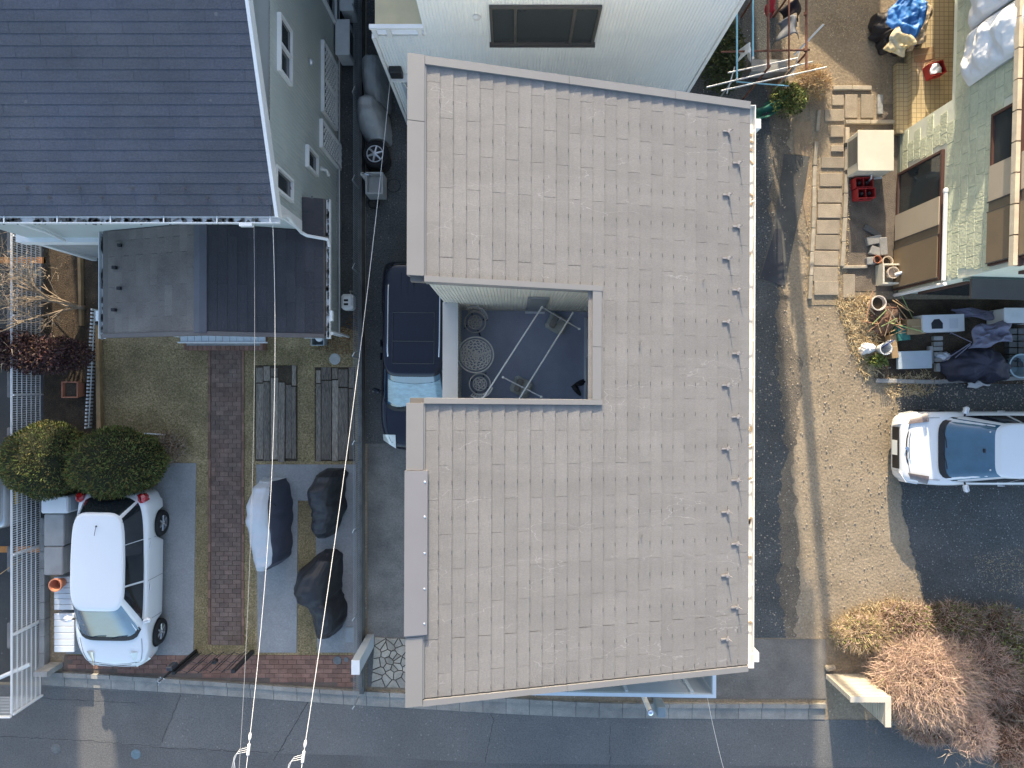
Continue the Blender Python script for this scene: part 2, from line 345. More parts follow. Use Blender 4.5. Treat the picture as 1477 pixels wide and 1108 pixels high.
def tile_material():
    m = bpy.data.materials.new('cream_tile'); m.use_nodes = True; nt = m.node_tree; b = nt.nodes['Principled BSDF']
    g = nt.nodes.new('ShaderNodeNewGeometry'); br = nt.nodes.new('ShaderNodeTexBrick')
    br.offset = 0.0; br.squash = 1.0
    br.inputs['Scale'].default_value = 1.0; br.inputs['Brick Width'].default_value = 0.108; br.inputs['Row Height'].default_value = 0.108
    br.inputs['Mortar Size'].default_value = 0.006; br.inputs['Color1'].default_value = (0.50,0.40,0.235,1); br.inputs['Color2'].default_value = (0.45,0.35,0.20,1)
    br.inputs['Mortar'].default_value = (0.20,0.15,0.08,1)
    nt.links.new(g.outputs['Position'], br.inputs['Vector']); nt.links.new(br.outputs['Color'], b.inputs['Base Color'])
    bp = nt.nodes.new('ShaderNodeBump'); bp.inputs['Strength'].default_value = 0.4; bp.inputs['Distance'].default_value = 0.004; bp.invert = True
    nt.links.new(br.outputs['Fac'], bp.inputs['Height']); nt.links.new(bp.outputs['Normal'], b.inputs['Normal']); b.inputs['Roughness'].default_value = 0.5
    return m
M_tile = tile_material()

# ------------------------------------------------------------ ground and pavements
def area(name, poly_px, z, m, kind='structure'):
    return MB().sheet([XY(x, y) for x, y in poly_px], z).build(name, m, kind=kind)
MB().sheet([(-150,-150),(150,-150),(150,150),(-150,150)], -0.014).build('ground', M_dirt, kind='structure')
road_top = [(-2500,978),(57,988),(262,1000),(560,1020),(900,1036),(1190,1038),(1477,1043),(4000,1043)]
area('road', road_top + [(4000,2600),(-2500,2600)], -0.006, M_asph)
area('parking_lot', [(-2500,-1200),(62,-1200),(66,700),(60,984),(-2500,975)], -0.005, M_asph2)
area('lawn', [(128,330),(519,330),(519,950),(96,950),(100,700)], -0.004, M_lawn)
area('garden_soil', [(63,300),(150,300),(146,615),(140,735),(63,735)], 0.0, M_soil)
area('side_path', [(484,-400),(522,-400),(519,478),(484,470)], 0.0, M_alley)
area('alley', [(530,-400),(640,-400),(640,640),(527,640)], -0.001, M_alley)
M_gravel_half = mat('gravel_half_shade', (0.20,0.158,0.11), 0.95, 0.25, 1.2, 0.9, 40, col2=(0.12,0.105,0.085), c2scale=1.6, fine=0.4, fscale=50, speck=((0.42,0.38,0.32), 24, 0.92))  # in-between tone softening the painted shade edge
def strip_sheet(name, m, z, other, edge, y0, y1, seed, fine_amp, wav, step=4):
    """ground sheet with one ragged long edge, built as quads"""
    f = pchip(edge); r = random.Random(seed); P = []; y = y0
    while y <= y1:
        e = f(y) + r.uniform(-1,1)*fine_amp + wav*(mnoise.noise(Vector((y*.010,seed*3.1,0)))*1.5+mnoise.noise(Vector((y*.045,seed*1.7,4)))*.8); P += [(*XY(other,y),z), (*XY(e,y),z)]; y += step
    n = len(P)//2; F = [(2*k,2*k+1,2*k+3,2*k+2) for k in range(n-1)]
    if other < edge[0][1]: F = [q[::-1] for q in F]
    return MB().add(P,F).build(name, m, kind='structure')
strip_sheet('lane_shade_edge', M_gravel_half, -0.009, 930, [(-300,1128),(300,1141),(640,1146),(923,1150)], -300, 922, 3, 2.2, 12)  # ragged border of the painted lane shade
strip_sheet('lane_shade_gravel', M_gravel_shade, -0.003, 930, [(-300,1105),(300,1119),(640,1125),(921,1130)], -300, 921, 4, 2.2, 9)  # shade painted as dark gravel, edge near the cast shadow
area('concrete_apron', [(960,922),(1192,922),(1192,1008),(960,1008)], 0.0, mat('apron_concrete', (0.20,0.18,0.152), 0.9, 0.3, 0.9, 0.4, 30, col2=(0.14,0.13,0.115), c2scale=1.1, fine=0.16, fscale=24))
strip_sheet('car_park_shade_gravel', M_gravel_shade, -0.004, 1900, [(552,1290),(700,1300),(884,1334)], 552, 890, 5, 1.6, 4)  # gravel with painted shade, left edge drawn along the green house's shadow
area('terrace_soil', [(1218,150),(1310,150),(1310,420),(1222,420)], -0.002, mat('lane_soil', (0.16,0.13,0.10), 1.0, 0.3, 3, 0.8, 40, fine=0.3, fscale=50))
area('junk_yard', [(1248,432),(1600,432),(1600,556),(1262,552)], 0.001, M_soil)
# main house plot concrete
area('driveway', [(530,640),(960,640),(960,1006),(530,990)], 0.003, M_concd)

# left house concrete pads (cast slabs, slightly proud of the turf)
pads = [[(228,668),(283,668),(279,945),(225,945)], [(370,670),(514,670),(516,941),(458,941),(455,722),(430,722),(428,941),(372,941)], [(100,735),(228,700),(225,943),(96,943)]]
for i, p in enumerate(pads):
    MB().prism([XY(x, y) for x, y in p], -0.05, 0.012 + 0.004*i).build('concrete_pad', M_conc, kind='structure')

# brick path and brick strip: every brick its own piece
def brick_field(name, x0, x1, y0, y1, bx, by, gap, z, m, joint, lim=290):
    base = MB().sheet([(x0-0.01,y0-0.01),(x1+0.01,y0-0.01),(x1+0.01,y1+0.01),(x0-0.01,y1+0.01)], z-0.012).build(name, joint, kind='structure')
    me = mesh_of(MB().box(-bx/2+gap/2, bx/2-gap/2, -by/2+gap/2, by/2-gap/2, -0.02, 0.0), 'brick', m)
    half = mesh_of(MB().box(-bx/4+gap/2, bx/4-gap/2, -by/2+gap/2, by/2-gap/2, -0.02, 0.0), 'brick', m)
    o0 = ORG[base.name]; n = 0; r = 0; y = y0 + by/2
    while y < y1 - by/2 + 0.001:
        x = x0
        if r % 2: inst(half, 'brick', base, loc=Vector((x+bx/4, y, z+random.uniform(-.003,.002))) - o0); x += bx/2; n += 1
        while x < x1 - 0.01:
            if x + bx > x1 + 0.01:
                if x + bx/2 < x1 + 0.01: inst(half, 'brick', base, loc=Vector((x+bx/4, y, z+random.uniform(-.003,.002))) - o0); n += 1
                break
            inst(me, 'brick', base, loc=Vector((x+bx/2, y, z+random.uniform(-.004,.003))) - o0); n += 1; x += bx
        y += by; r += 1
    return base, n
p0 = XY(305,503); p1 = XY(348,930)
bp, nb = brick_field('brick_path', p0[0], p1[0], p1[1], p0[1], (p1[0]-p0[0])/3.5, 0.112, 0.009, 0.014, M_brick, M_mortar)
# path edging: long edging bricks both sides
em = mesh_of(MB().box(-0.028,0.028,-0.105,0.105,-0.03,0.0), 'edging_brick', mat('edging_brick', (0.21,0.12,0.085), 0.9, 0.2, 5, objvar=0.25))
for sx in (p0[0]-0.045, p1[0]+0.045):
    y = p1[1] + 0.11
    while y < p0[1]: inst(em, 'edging_brick', bp, loc=Vector((sx+random.uniform(-.006,.006), y, 0.022+random.uniform(-.004,.004))) - ORG[bp.name]); y += 0.222
q0 = XY(98,946); q1 = XY(512,990)
sb = MB().sheet([XY(93,945),XY(513,945),XY(514,994),XY(262,978),XY(90,968)], 0.002).build('brick_strip', M_mortar, kind='structure')
bx, by = 0.215, 0.108; me = mesh_of(MB().box(-bx/2+.004, bx/2-.004, -by/2+.004, by/2-.004, -0.02, 0.0), 'brick', M_brickr)
lowy = pchip([(XY(90,0)[0], XY(0,967)[1]), (XY(262,0)[0], XY(0,976)[1]), (XY(514,0)[0], XY(0,992)[1])])
r = 0; y = XY(0,945)[1] - by/2
while y > XY(0,994)[1]:
    x = q0[0] + (bx/2 if r % 2 else 0) + bx/2
    while x < q1[0]:
        if y - by/2 > lowy(x): inst(me, 'brick', sb, loc=Vector((x, y, 0.016+random.uniform(-.004,.003))) - ORG[sb.name])
        x += bx
    y -= by; r += 1
# roadside gutter: L-shaped concrete gutter blocks, one by one
gtop = pchip([(57,968),(89,969),(262,979),(508,995),(700,1004),(900,1013),(1190,1014)])
gbot = pchip([(57,988),(262,1000),(560,1020),(900,1036),(1190,1038)])
gut = MB().sheet([XY(x, gtop(x)) for x in range(60,1190,40)] + [XY(x, gbot(x)) for x in range(1180,50,-40)], -0.002).build('roadside_gutter', M_blockd, kind='structure')
x = 60.0
while x < 1188:
    x2 = min(x + 33.5, 1190); mb = MB(); e = 0.35
    a, b = XY(x+e, gtop(x)+7), XY(x2-e, gtop(x2)+7); c, d = XY(x2-e, gbot(x2)-0.4), XY(x+e, gbot(x)-0.4)
    mb.prism([a, b, c, d], -0.06, 0.012 + random.uniform(-.003,.003))
    a2, b2 = XY(x+e, gtop(x)), XY(x2-e, gtop(x2)); mb.prism([a2, b2, XY(x2-e, gtop(x2)+6), XY(x+e, gtop(x)+6)], -0.06, 0.075 + random.uniform(-.004,.004))
    mb.build('gutter_block', M_gut, parent=gut); x = x2
# flagstone crazy paving at the gate
fp = [XY(541,919), XY(590,922), XY(590,992), XY(536,990)]
fl = MB().prism(fp, -0.02, 0.006).build('flagstone_paving', M_flagb, kind='structure')
rs = random.Random(5); seeds = []
for j in range(7):
    for i in range(5):
        if rs.random() < 0.88: seeds.append((lerp(fp[0][0], fp[1][0], (i+0.5+rs.uniform(-.4,.4))/5), lerp(fp[3][1], fp[0][1], (j+0.5+rs.uniform(-.42,.42))/7)))
for c in voronoi_cells(fp, seeds, 0.024):
    MB().prism(c, 0.0, 0.024 + rs.uniform(-.005,.006)).build('flagstone', M_flag, parent=fl)
# cracks and lids on the road
crk = MB()
def crack(pts, w=0.012):
    pts = [Vector((*XY(*p), 0)) for p in pts]; P = []
    for i in range(len(pts)-1):
        n = max(2, int((pts[i+1]-pts[i]).length/0.12))
        for k in range(n): P.append(pts[i].lerp(pts[i+1], k/n) + Vector((random.uniform(-.018,.018), random.uniform(-.018,.018), 0)))
    for a, b in zip(P, P[1:]):
        t = (b-a).normalized(); s = Vector((-t.y, t.x, 0))*w*random.uniform(.5,1.2)/2; z = Vector((0,0,-0.0025))
        crk.add([a-s+z, b-s+z, b+s+z, a+s+z], [(0,1,2,3)])
MB().sheet([XY(-400,1070),XY(118,1069),XY(228,1079),XY(392,1087),XY(520,1090),XY(700,1101),XY(1500,1110),XY(1500,1500),XY(-400,1500)],-0.0045).build('road_patch', mat('asphalt_new',(0.108,0.107,0.105),0.9,0.14,0.7,0.6,30,fine=0.22,fscale=32), kind='structure')
MB().sheet([XY(262,1003),XY(232,1077),XY(-300,1060),XY(-300,985),XY(57,990)],-0.0048).build('road_patch', mat('asphalt_old',(0.112,0.111,0.108),0.9,0.16,0.9,0.6,30,fine=0.22,fscale=32), kind='structure')
crack([(261,1002),(230,1078)]); crack([(445,1012),(390,1105)], .014); crack([(395,1085),(418,1078)]); crack([(0,1062),(120,1068),(230,1078),(395,1086)], .009); crack([(0,1005),(90,1009),(205,1014)], .008); crack([(700,1100),(712,1040),(705,1020)], .009); crack([(880,1108),(880,1040)], .009)
crk.build('road_cracks', mat('crack_dark', (0.03,0.03,0.03), 1, 0), kind='stuff')
def lid(px, py, r, m, label, name='manhole_cover', rings=True):
    c = W(px, py); mb = MB(); mb.lathe([(r,-0.01),(r,0.006),(r-0.012,0.010),(0.001,0.011)], c + Vector((0,0,0.0)), 24)
    if rings:
        mb.tube([c + Vector((math.cos(a)*r*.72, math.sin(a)*r*.72, 0.013)) for a in [k*math.pi/9 for k in range(18)]], 0.004, 5, closed=True)
        mb.obox(c + Vector((r*.35,0,0.012)), (0.03,0.012,0.008)); mb.obox(c - Vector((r*.35,0,-0.012)), (0.03,0.012,0.008))
    return mb.build(name, m, label=label, cat='manhole')
M_lid = mat('cast_iron_lid', (0.16,0.165,0.16), 0.7, 0.2, 12, metal=0.3); M_lidb = mat('cast_iron_blue', (0.13,0.19,0.22), 0.6, 0.2, 12)
lid(81,1080,0.115,M_lid,'round grey valve cover sunk in the road asphalt'); lid(196,1088,0.115,M_lidb,'round blue-grey valve cover sunk in the road asphalt')
lid(483,518,0.135,mat('concrete_lid', (0.42,0.41,0.38), 0.9, 0.15, 8),'round pale concrete inspection lid in the lawn by the porch')
# small lids stand on the brick strip level
for px, py, r, lb in ((487,952,0.1,'larger round grey drain lid in the brick strip'),(500,951,0.06,'smaller round grey drain lid in the brick strip')):
    c = W(px, py); MB().lathe([(r,-0.005),(r,0.026),(r-.01,0.03),(0.001,0.031)], c, 20).build('drain_lid', M_lid, label=lb, cat='manhole')
c = W(505,915); MB().box(c.x-.1,c.x+.1,c.y-.18,c.y+.18,-0.02,0.03).box(c.x-.085,c.x+.085,c.y-.165,c.y+.165,0.03,0.034).build('meter_cover', mat('meter_cover',(0.30,0.33,0.34),0.7,0.1,8), label='rectangular grey water meter cover set in the concrete pad', cat='cover')
# sleepers (weathered boards) in the lawn
def sleeper_deck(name, x0, x1, y0, y1, nb, short_rows):
    a = XY(x0,y1); b = XY(x1,y0)
    base = MB().sheet([(a[0]-.02,a[1]-.02),(b[0]+.02,a[1]-.02),(b[0]+.02,b[1]+.02),(a[0]-.02,b[1]+.02)], 0.0).build(name, M_soil, kind='structure')
    cuts = [0.0]
    for i in range(nb): cuts.append(cuts[-1] + random.uniform(.65,1.4))
    cuts = [a[0] + c/cuts[-1]*(b[0]-a[0]) for c in cuts]
    for i in range(nb):
        w = cuts[i+1]-cuts[i]; xa = cuts[i]; ys = lerp(b[1], a[1], 0.17 + random.uniform(-.05,.06)); g = random.uniform(.005,.022); top = 0.035+random.uniform(-.016,.014)
        j = random.uniform(-.05,.05); tl = random.uniform(-.012,.012)
        MB().hexa([(xa+g,a[1]+j,-.03),(xa+w-g/2,a[1]+j,-.03),(xa+w-g/2+tl,ys,-.03),(xa+g+tl,ys,-.03)],[(xa+g,a[1]+j,top),(xa+w-g/2,a[1]+j,top),(xa+w-g/2+tl,ys,top),(xa+g+tl,ys,top)]).build('sleeper', M_wood, parent=base)
        if random.random() < short_rows:
            MB().box(xa+g, xa+w-g, ys+.03, b[1]+random.uniform(-.06,.04), -.03, top-.01).build('sleeper', M_wood, parent=base)
sleeper_deck('sleeper_paving', 369,428,528,664,6,0.9); sleeper_deck('sleeper_paving', 455,511,531,664,5,0.9)
# stepping slabs of the lane garden
gp = MB().sheet([XY(1168,125),XY(1222,125),XY(1220,440),XY(1166,440)], -0.001).build('slab_path', M_dirt, kind='structure')
def slab(cx, cy, w, h, parent, top=0.045, m=None, name='paving_slab', rot=0.0):
    c = W(cx, cy); mb = MB(); s = CAM_H/FPX
    mb.bbox((c.x, c.y, top/2-0.02), (w*s, h*s, top+0.04), rot + random.uniform(-.015,.015), 0.008); return mb.build(name, m or M_paver, parent=parent)
for cx, cy, w, h in ((1208,145,17,15),(1203,167,28,17),(1206,190,19,17),(1207,215,18,9),(1201,235,34,16),(1198,260,32,19),(1196,283,35,20),(1195,305,33,20),(1194,328,33,20),(1193,350,35,21),(1191,373,35,21),(1190,396,35,21),(1191,416,35,20)):
    slab(cx, cy, w, h, gp, 0.04 + random.uniform(-.01,.012))
slab(1224,413,17,34,gp,0.03); 
gp2 = MB().sheet([XY(1217,132),XY(1264,132),XY(1264,176),XY(1217,176)], -0.0005).build('slab_path', M_dirt, kind='structure')
slab(1227,154,18,34,gp2,0.04); slab(1250,154,18,34,gp2,0.04); slab(1269,151,8,28,gp2,0.03,mat('slab_grey',(0.3,0.3,0.29),0.95,0.3,9))
def kerbline(pts, wd, name, h=0.07, m=None):
    base = None
    pts = [Vector((*XY(*p),0)) for p in pts]; mbs = MB(); root = None
    for a, b in zip(pts, pts[1:]):
        L = (b-a).length; n = max(1, round(L/0.55)); ang = math.atan2(b.y-a.y, b.x-a.x)
        for k in range(n):
            c = a.lerp(b, (k+.5)/n)
            mb = MB().bbox((c.x, c.y, h/2-.02+random.uniform(-.006,.006)), (L/n-.008, wd, h+.04), ang+random.uniform(-.02,.02), 0.01)
            if root is None: root = mb.build(name, m or M_kerbs, kind='structure')
            else: mb.build('kerb_stone', m or M_kerbs, parent=root)
kerbline([(1176,205),(1174,240),(1172,330),(1167,432)],0.09,'garden_kerb'); kerbline([(1221,185),(1219,280),(1214,385)],0.10,'garden_kerb')
kerbline([(1200,128),(1256,128)],0.10,'garden_kerb'); kerbline([(1218,177),(1290,177)],0.09,'garden_kerb'); kerbline([(1214,386),(1250,385)],0.07,'garden_kerb'); kerbline([(1180,160),(1178,190)],0.08,'garden_kerb')
kerbline([(1283,1040),(1380,1040),(1477,1043),(1700,1043)],0.12,'roadside_kerb',0.1,M_gut)
kerbline([(1262,549),(1345,551),(1480,545)],0.10,'yard_kerb',0.08,M_block)
# asphalt patch / flat sheets on the lane
area('asphalt_patch', [(1131,222),(1168,226),(1157,292),(1140,370),(1133,412),(1095,404),(1120,300)], 0.004, M_asph3)
area('lane_path', [(1143,175),(1170,175),(1172,300),(1165,330),(1158,292),(1168,226),(1146,222)], 0.002, mat('lane_packed',(0.30,0.22,0.14),0.95,0.2,2,0.5,60,fine=0.2,fscale=60))
dk = MB().prism([XY(1096,402),XY(1118,330),XY(1127,330),XY(1132,413)], 0.006, 0.012).build('carpet_sheet', M_sheetd, label='dark flat carpet offcut lying on the lane beside the house', cat='sheet')
# loose pebbles on the lane (uncountable)
def pebbles(name, poly, n, r0, r1, m):
    P = [XY(*p) for p in poly]; xs = [p[0] for p in P]; ys = [p[1] for p in P]; mb = MB(); k = 0
    def inside(x, y):
        c = False
        for i in range(len(P)):
            (x1,y1),(x2,y2) = P[i],P[i-1]
            if (y1>y) != (y2>y) and x < (x2-x1)*(y-y1)/(y2-y1)+x1: c = not c
        return c
    while k < n:
        x = random.uniform(min(xs),max(xs)); y = random.uniform(min(ys),max(ys))
        if not inside(x,y): continue
        r = r0 + (r1-r0)*random.random()**3; a = random.uniform(0,6.28); e = random.uniform(.6,1)
        V = [(x+r*math.cos(a+q*1.571)*(e if q%2 else 1), y+r*math.sin(a+q*1.571)*(e if q%2 else 1), 0) for q in range(4)]
        mb.add([(x,y,r*.8)]+V, [(0,1,2),(0,2,3),(0,3,4),(0,4,1)]); k += 1
    mb.build(name, m, kind='stuff', smooth=True)
pebbles('pebbles', [(1085,180),(1170,180),(1170,430),(1290,560),(1300,870),(1190,920),(1085,920)], 2600, .006, .03, mat('pebble',(0.36,0.30,0.23),0.9,0.4,9))
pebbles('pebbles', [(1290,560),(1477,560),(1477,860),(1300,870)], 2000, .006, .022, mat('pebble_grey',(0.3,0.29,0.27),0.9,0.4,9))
pebbles('pebbles', [(1230,430),(1290,540),(1400,548),(1477,550),(1477,600),(1290,600),(1215,480)], 900, .008, .03, mat('pebble',(0.36,0.30,0.23),0.9,0.4,9))
# ------------------------------------------------------------ main house (taupe roof with a balcony cut into it)
SHK = -0.0125; SL = 0.281; TH = math.atan(SL); CT, ST = math.cos(TH), math.sin(TH)
def zroof(x): return 7.83 - (x + 2.44) * SL
mh = thing('house', 'two-storey house with taupe slate shed roof and balcony cut into it', 'house', (1.118, 0, 0), rad(-0.2))
YN, YS, XE = 1.295, -0.22, 0.04                     # cutout edges (house frame)
rb = MB()
def slab_roof(x0, x1, y0, y1, t0=-0.02, t1=-0.16):
    rb.hexa([(x0,y0,zroof(x0)+t1),(x1,y0,zroof(x1)+t1),(x1,y1,zroof(x1)+t1),(x0,y1,zroof(x0)+t1)], [(x0,y0,zroof(x0)+t0),(x1,y0,zroof(x1)+t0),(x1,y1,zroof(x1)+t0),(x0,y1,zroof(x0)+t0)])
slab_roof(-2.44, 2.395, YN, 4.175); slab_roof(-2.44, 2.395, -4.175, YS); slab_roof(XE, 2.395, YS, YN)
roof = rb.build('roof', M_roofu, mh, local=True)
EXPO = 0.1785; U0 = 0.2; NR = 27; SW = 0.908
def frame_at(u, v):
    """matrix: x = down slope, y = along the eave, z = normal"""
    x = -2.44 + u*CT; z = zroof(x) - 0.0
    return Matrix(((CT,0,ST,x),(0,1,0,v),(-ST,0,CT,z),(0,0,0,1)))
def shingle_mesh(w, m, e=EXPO, nm='shingle'):
    g = 0.002; tk = 0.012 if m is M_shin else 0.007; mb = MB()
    mb.hexa([(-.05,g,-.012),(e,g,.002),(e,w-g,.002),(-.05,w-g,-.012)], [(-.05,g,-.004),(e,g,tk),(e,w-g,tk),(-.05,w-g,-.004)])
    return mesh_of(mb, nm, m)
full = shingle_mesh(SW, M_shin); cache = {}
def put_shingle(par, w, mtx, m, fullm, sw, e=EXPO):
    if abs(w - sw) < 0.01: me = fullm
    else:
        k = (m.name, round(w, 2), e)
        if k not in cache: cache[k] = shingle_mesh(round(w, 2), m, e)
        me = cache[k]
    inst(me, 'shingle', par, mtx)
clips = MB(); ncl = 0
for i in range(NR):
    u = U0 + i*EXPO; xc = -2.44 + (u + EXPO*0.5)*CT
    spans = [(-4.12, 4.12)] if xc > XE + 0.02 else [(-4.12, YS-0.05), (YN+0.05, 4.12)]
    off = (0.30 if i % 2 else 0.30 + SW/2)
    for a, b in spans:
        v = -4.12 - SW + (off % SW) - SW
        while v < b:
            va, vb = max(v, a), min(v + SW, b)
            if vb - va > 0.04:
                put_shingle(roof, vb-va, frame_at(u, va) , M_shin, full, SW)
            v += SW
        if i < NR-1:
            v = -4.12 + ((off + 0.22) % (SW/2))
            while v < b - 0.03:
                if v > a + 0.03:
                    Mx = frame_at(u + EXPO, v); j = random.uniform(-.012, .012)
                    clips.add([Mx @ Vector(p) for p in [(-.005,-.026+j,.006),(.003,-.026+j,.006),(.003,.026+j,.006),(-.005,.026+j,.006),(-.005,-.026+j,.0152),(.003,-.026+j,.0152),(.003,.026+j,.0152),(-.005,.026+j,.0152)]],
                        [(4,5,6,7),(0,1,5,4),(1,2,6,5),(2,3,7,6),(3,0,4,7)])
                v += SW/2
clips.build('seam_clips', M_clip, roof, local=True, kind='stuff')
# flashings: ridge cap, gable trims, cutout trims
def trim(name, x0, x1, y0, y1, up=0.045, dn=0.10, par=None, m=None):
    mb = MB(); mb.hexa([(x0,y0,zroof(x0)-dn),(x1,y0,zroof(x1)-dn),(x1,y1,zroof(x1)-dn),(x0,y1,zroof(x0)-dn)], [(x0,y0,zroof(x0)+up),(x1,y0,zroof(x1)+up),(x1,y1,zroof(x1)+up),(x0,y1,zroof(x0)+up)])
    return mb.build(name, m or M_flash, par or roof, local=True)
ys_r = [4.20, 3.35, 1.36]
for a, b in ((4.22,3.36),(3.352,1.365)): trim('ridge_flashing', -2.475, -2.262, b, a, 0.042, 0.14)
for a, b in ((-0.285,-1.15),(-1.158,-3.30),(-3.308,-4.20)): trim('ridge_flashing', -2.475, -2.262, b, a, 0.042, 0.14)
trim('ridge_lip', -2.262, -2.243, -4.12, -0.29, 0.022, 0.02); trim('ridge_lip', -2.262, -2.243, 1.37, 4.12, 0.022, 0.02)
for a, b in ((-2.258,-0.35),(-0.346,1.2),(1.204,2.395)):
    trim('gable_flashing', a, b, 4.105, 4.215, 0.040, 0.13); trim('gable_flashing', a, b, -4.215, -4.135, 0.030, 0.13)
trim('cutout_flashing', -2.258, 0.135, 1.292, 1.368, 0.040, 0.22); trim('cutout_flashing', -2.258, 0.135, -0.288, -0.218, 0.040, 0.22)
trim('cutout_flashing', -0.005, 0.125, 0.520, 1.290, 0.036, 0.22); trim('cutout_flashing', -0.005, 0.125, -0.216, 0.515, 0.034, 0.22)
rp = trim('repair_plate', -2.49, -2.205, -3.275, -1.155, 0.062, 0.03, m=mat('plate_metal', (0.36,0.325,0.30), 0.28, 0.05, 1.2, 0.12, 2.2, metal=0.55))
for v in (-1.30,-1.75,-2.22,-2.68,-3.13):
    x = -2.24; MB().lathe([(.014,0),(.014,.006),(.006,.012),(.001,.013)], (x, v, zroof(x)+.060), 8).build('screw', M_chrome, rp, local=True)
# snow guards along the lower roof
sg = MB()
sg.obox((0.0,0,0.022), (0.12,0.022,0.016), 0, 0, 0).obox((0.05,0,0.075), (0.012,0.010,0.11)).obox((0.035,0.0,0.045), (0.05,0.05,0.004)).obox((0.05,0.012,0.028),(0.02,0.05,0.012))
sgm = mesh_of(sg, 'snow_guard', mat('guard_metal', (0.34,0.31,0.29), 0.45, 0.08, 9, metal=0.4))
for k in range(17):
    px = 1040 if k % 2 == 0 else 1057; py = 190 + 45.7*k
    x = 2.005 if k % 2 == 0 else 2.165
    y = (CY - py) * (CAM_H - zroof(x)) / FPX + 0.0035*x - SHK*x
    inst(sgm, 'snow_guard', roof, frame_at((x+2.44)/CT, y))
tabm = mesh_of(MB().add([(0,-.02,.012),(0,.045,.012),(0.012,.045,.07),(0.008,-.0,.03)], [(0,1,2,3),(3,2,1,0)]), 'lifted_tab', M_flash)
for px, py in ((925,497),(1025,408),(928,775)):
    x = (px-CX)*9.85/FPX - 1.118; y = (CY-py)*(CAM_H-zroof(x))/FPX + 0.0035*x - SHK*x; inst(tabm, 'lifted_tab', roof, frame_at((x+2.44)/CT, y))
# eave gutter
g = MB(); xg = 2.395; zg = zroof(xg) - 0.12
for (a, b) in ((0.0,0.012),(0.095,0.107)): g.box(xg+a, xg+b, -4.19, 4.19, zg-.03, zg+.07)
g.box(xg+.013, xg+.094, -4.19, 4.19, zg-.03, zg-.02)
for y in (-4.195, 4.188): g.box(xg-.0, xg+.108, y, y+.008, zg-.032, zg+.072)
go = g.build('gutter', M_gwhite, mh, local=True)
y = -4.0
while y < 4.1: MB().obox((xg+.053, y, zg+.062), (.10,.014,.012), random.choice((-.5,.5))).build('bracket', M_gwhite, go, local=True); y += 0.52
leaves_in = MB()
for k in range(14):
    y = random.uniform(-4.1,4.1); leaves_in.obox((xg+random.uniform(.03,.08), y, zg-.012), (random.uniform(.02,.05), random.uniform(.03,.12), .008), random.uniform(0,3))
leaves_in.build('gutter_leaves', mat('gutter_leaf',(0.36,0.27,0.17),0.95,0.2,5), go, local=True, kind='stuff')
for y in (3.93, -4.04): MB().box(xg+.109, xg+.19, y-.07, y+.07, zg-.16, zg+.05).build('rainwater_head', M_white, go, local=True)
for y in (3.93, -4.04): MB().tube([(xg+.15,y,zg-.15),(xg+.15,y,zg-.35),(2.40,y,zg-.6),(2.40,y,0.0)], .03, 8).build('downpipe', M_white, go, local=True)
# walls
wb = MB()
def wallbox(x0, x1, y0, y1, z0, z1=None):
    t0 = zroof(x0)-.17 if z1 is None else z1; t1 = zroof(x1)-.17 if z1 is None else z1
    wb.hexa([(x0,y0,z0),(x1,y0,z0),(x1,y1,z0),(x0,y1,z0)], [(x0,y0,t0),(x1,y0,t1),(x1,y1,t1),(x0,y1,t0)])
wallbox(-2.35,2.25,1.45,3.85,0); wallbox(-2.35,2.25,-3.85,-0.40,0); wallbox(0.40,2.25,-0.40,1.45,0); wallbox(-2.35,0.40,-0.40,1.45,0,2.98)
wb.build('wall', M_balsid, mh, local=True)
def ribbed(a, b, z0, z1, pitch, depth, nrm, zt=None):
    """vertical-rib cladding between plan points a, b; nrm = outward direction"""
    a = Vector((*a,0)); b = Vector((*b,0)); n = Vector((*nrm,0)); L = (b-a).length; k = int(L/pitch); mb = MB(); P = []
    for i in range(k):
        for f, dpt in ((0.0,0.0),(0.12,depth),(0.72,depth),(0.84,0.0)): P.append((a.lerp(b,(i+f)/k) + n*dpt))
    P.append(b); m = len(P); top = (lambda t: z1) if zt is None else zt
    mb.add([(p.x,p.y,z0) for p in P] + [(p.x,p.y,top(i/(m-1))) for i, p in enumerate(P)], [(i,i+1,m+i+1,m+i) for i in range(m-1)])
    return mb
ribbed((-2.35,1.446),(0.40,1.446),2.99,7.0,0.052,0.014,(0,-1), lambda t: lerp(zroof(-2.35),zroof(.4),t)-.2).build('balcony_cladding', M_balsid, mh, local=True)
ribbed((-2.126,1.43),(-2.126,-0.40),2.99,4.15,0.052,0.012,(1,0)).build('balcony_cladding', M_balsid, mh, local=True)
MB().box(-2.348,-2.13,-0.40,1.449,2.985,4.16).build('parapet', M_balsid, mh, local=True)
MB().box(-2.372,-2.095,-0.40,1.440,4.161,4.20).build('coping', mat('coping_grey',(0.42,0.42,0.41),0.5,0.05,2), mh, local=True)
MB().box(-2.125,0.398,-0.398,1.425,2.982,3.0).build('balcony_floor', M_deck, mh, local=True)
wd = MB().box(0.19-.02,0.19+.30,1.40,1.432,3.28,5.2).build('balcony_window', M_alud, mh, local=True)
wd_x0 = -0.95
for o in [wd]: bpy.data.objects.remove(o)
wx = -0.86
wd = MB().box(wx,wx+.36,1.395,1.43,3.25,5.25).build('balcony_window', mat('window_frame_grey',(0.30,0.31,0.32),0.4,0.05,4,metal=0.4), mh, local=True)
MB().box(wx+.04,wx+.32,1.385,1.394,3.32,5.20).build('pane', M_glass2, wd, local=True); MB().box(wx-.01,wx+.37,1.355,1.3945,3.20,3.249).build('sill', M_alu, wd, local=True)
sdr = MB().box(0.355,0.398,-0.36,1.30,3.02,5.1).build('sliding_door', M_alud, mh, local=True)
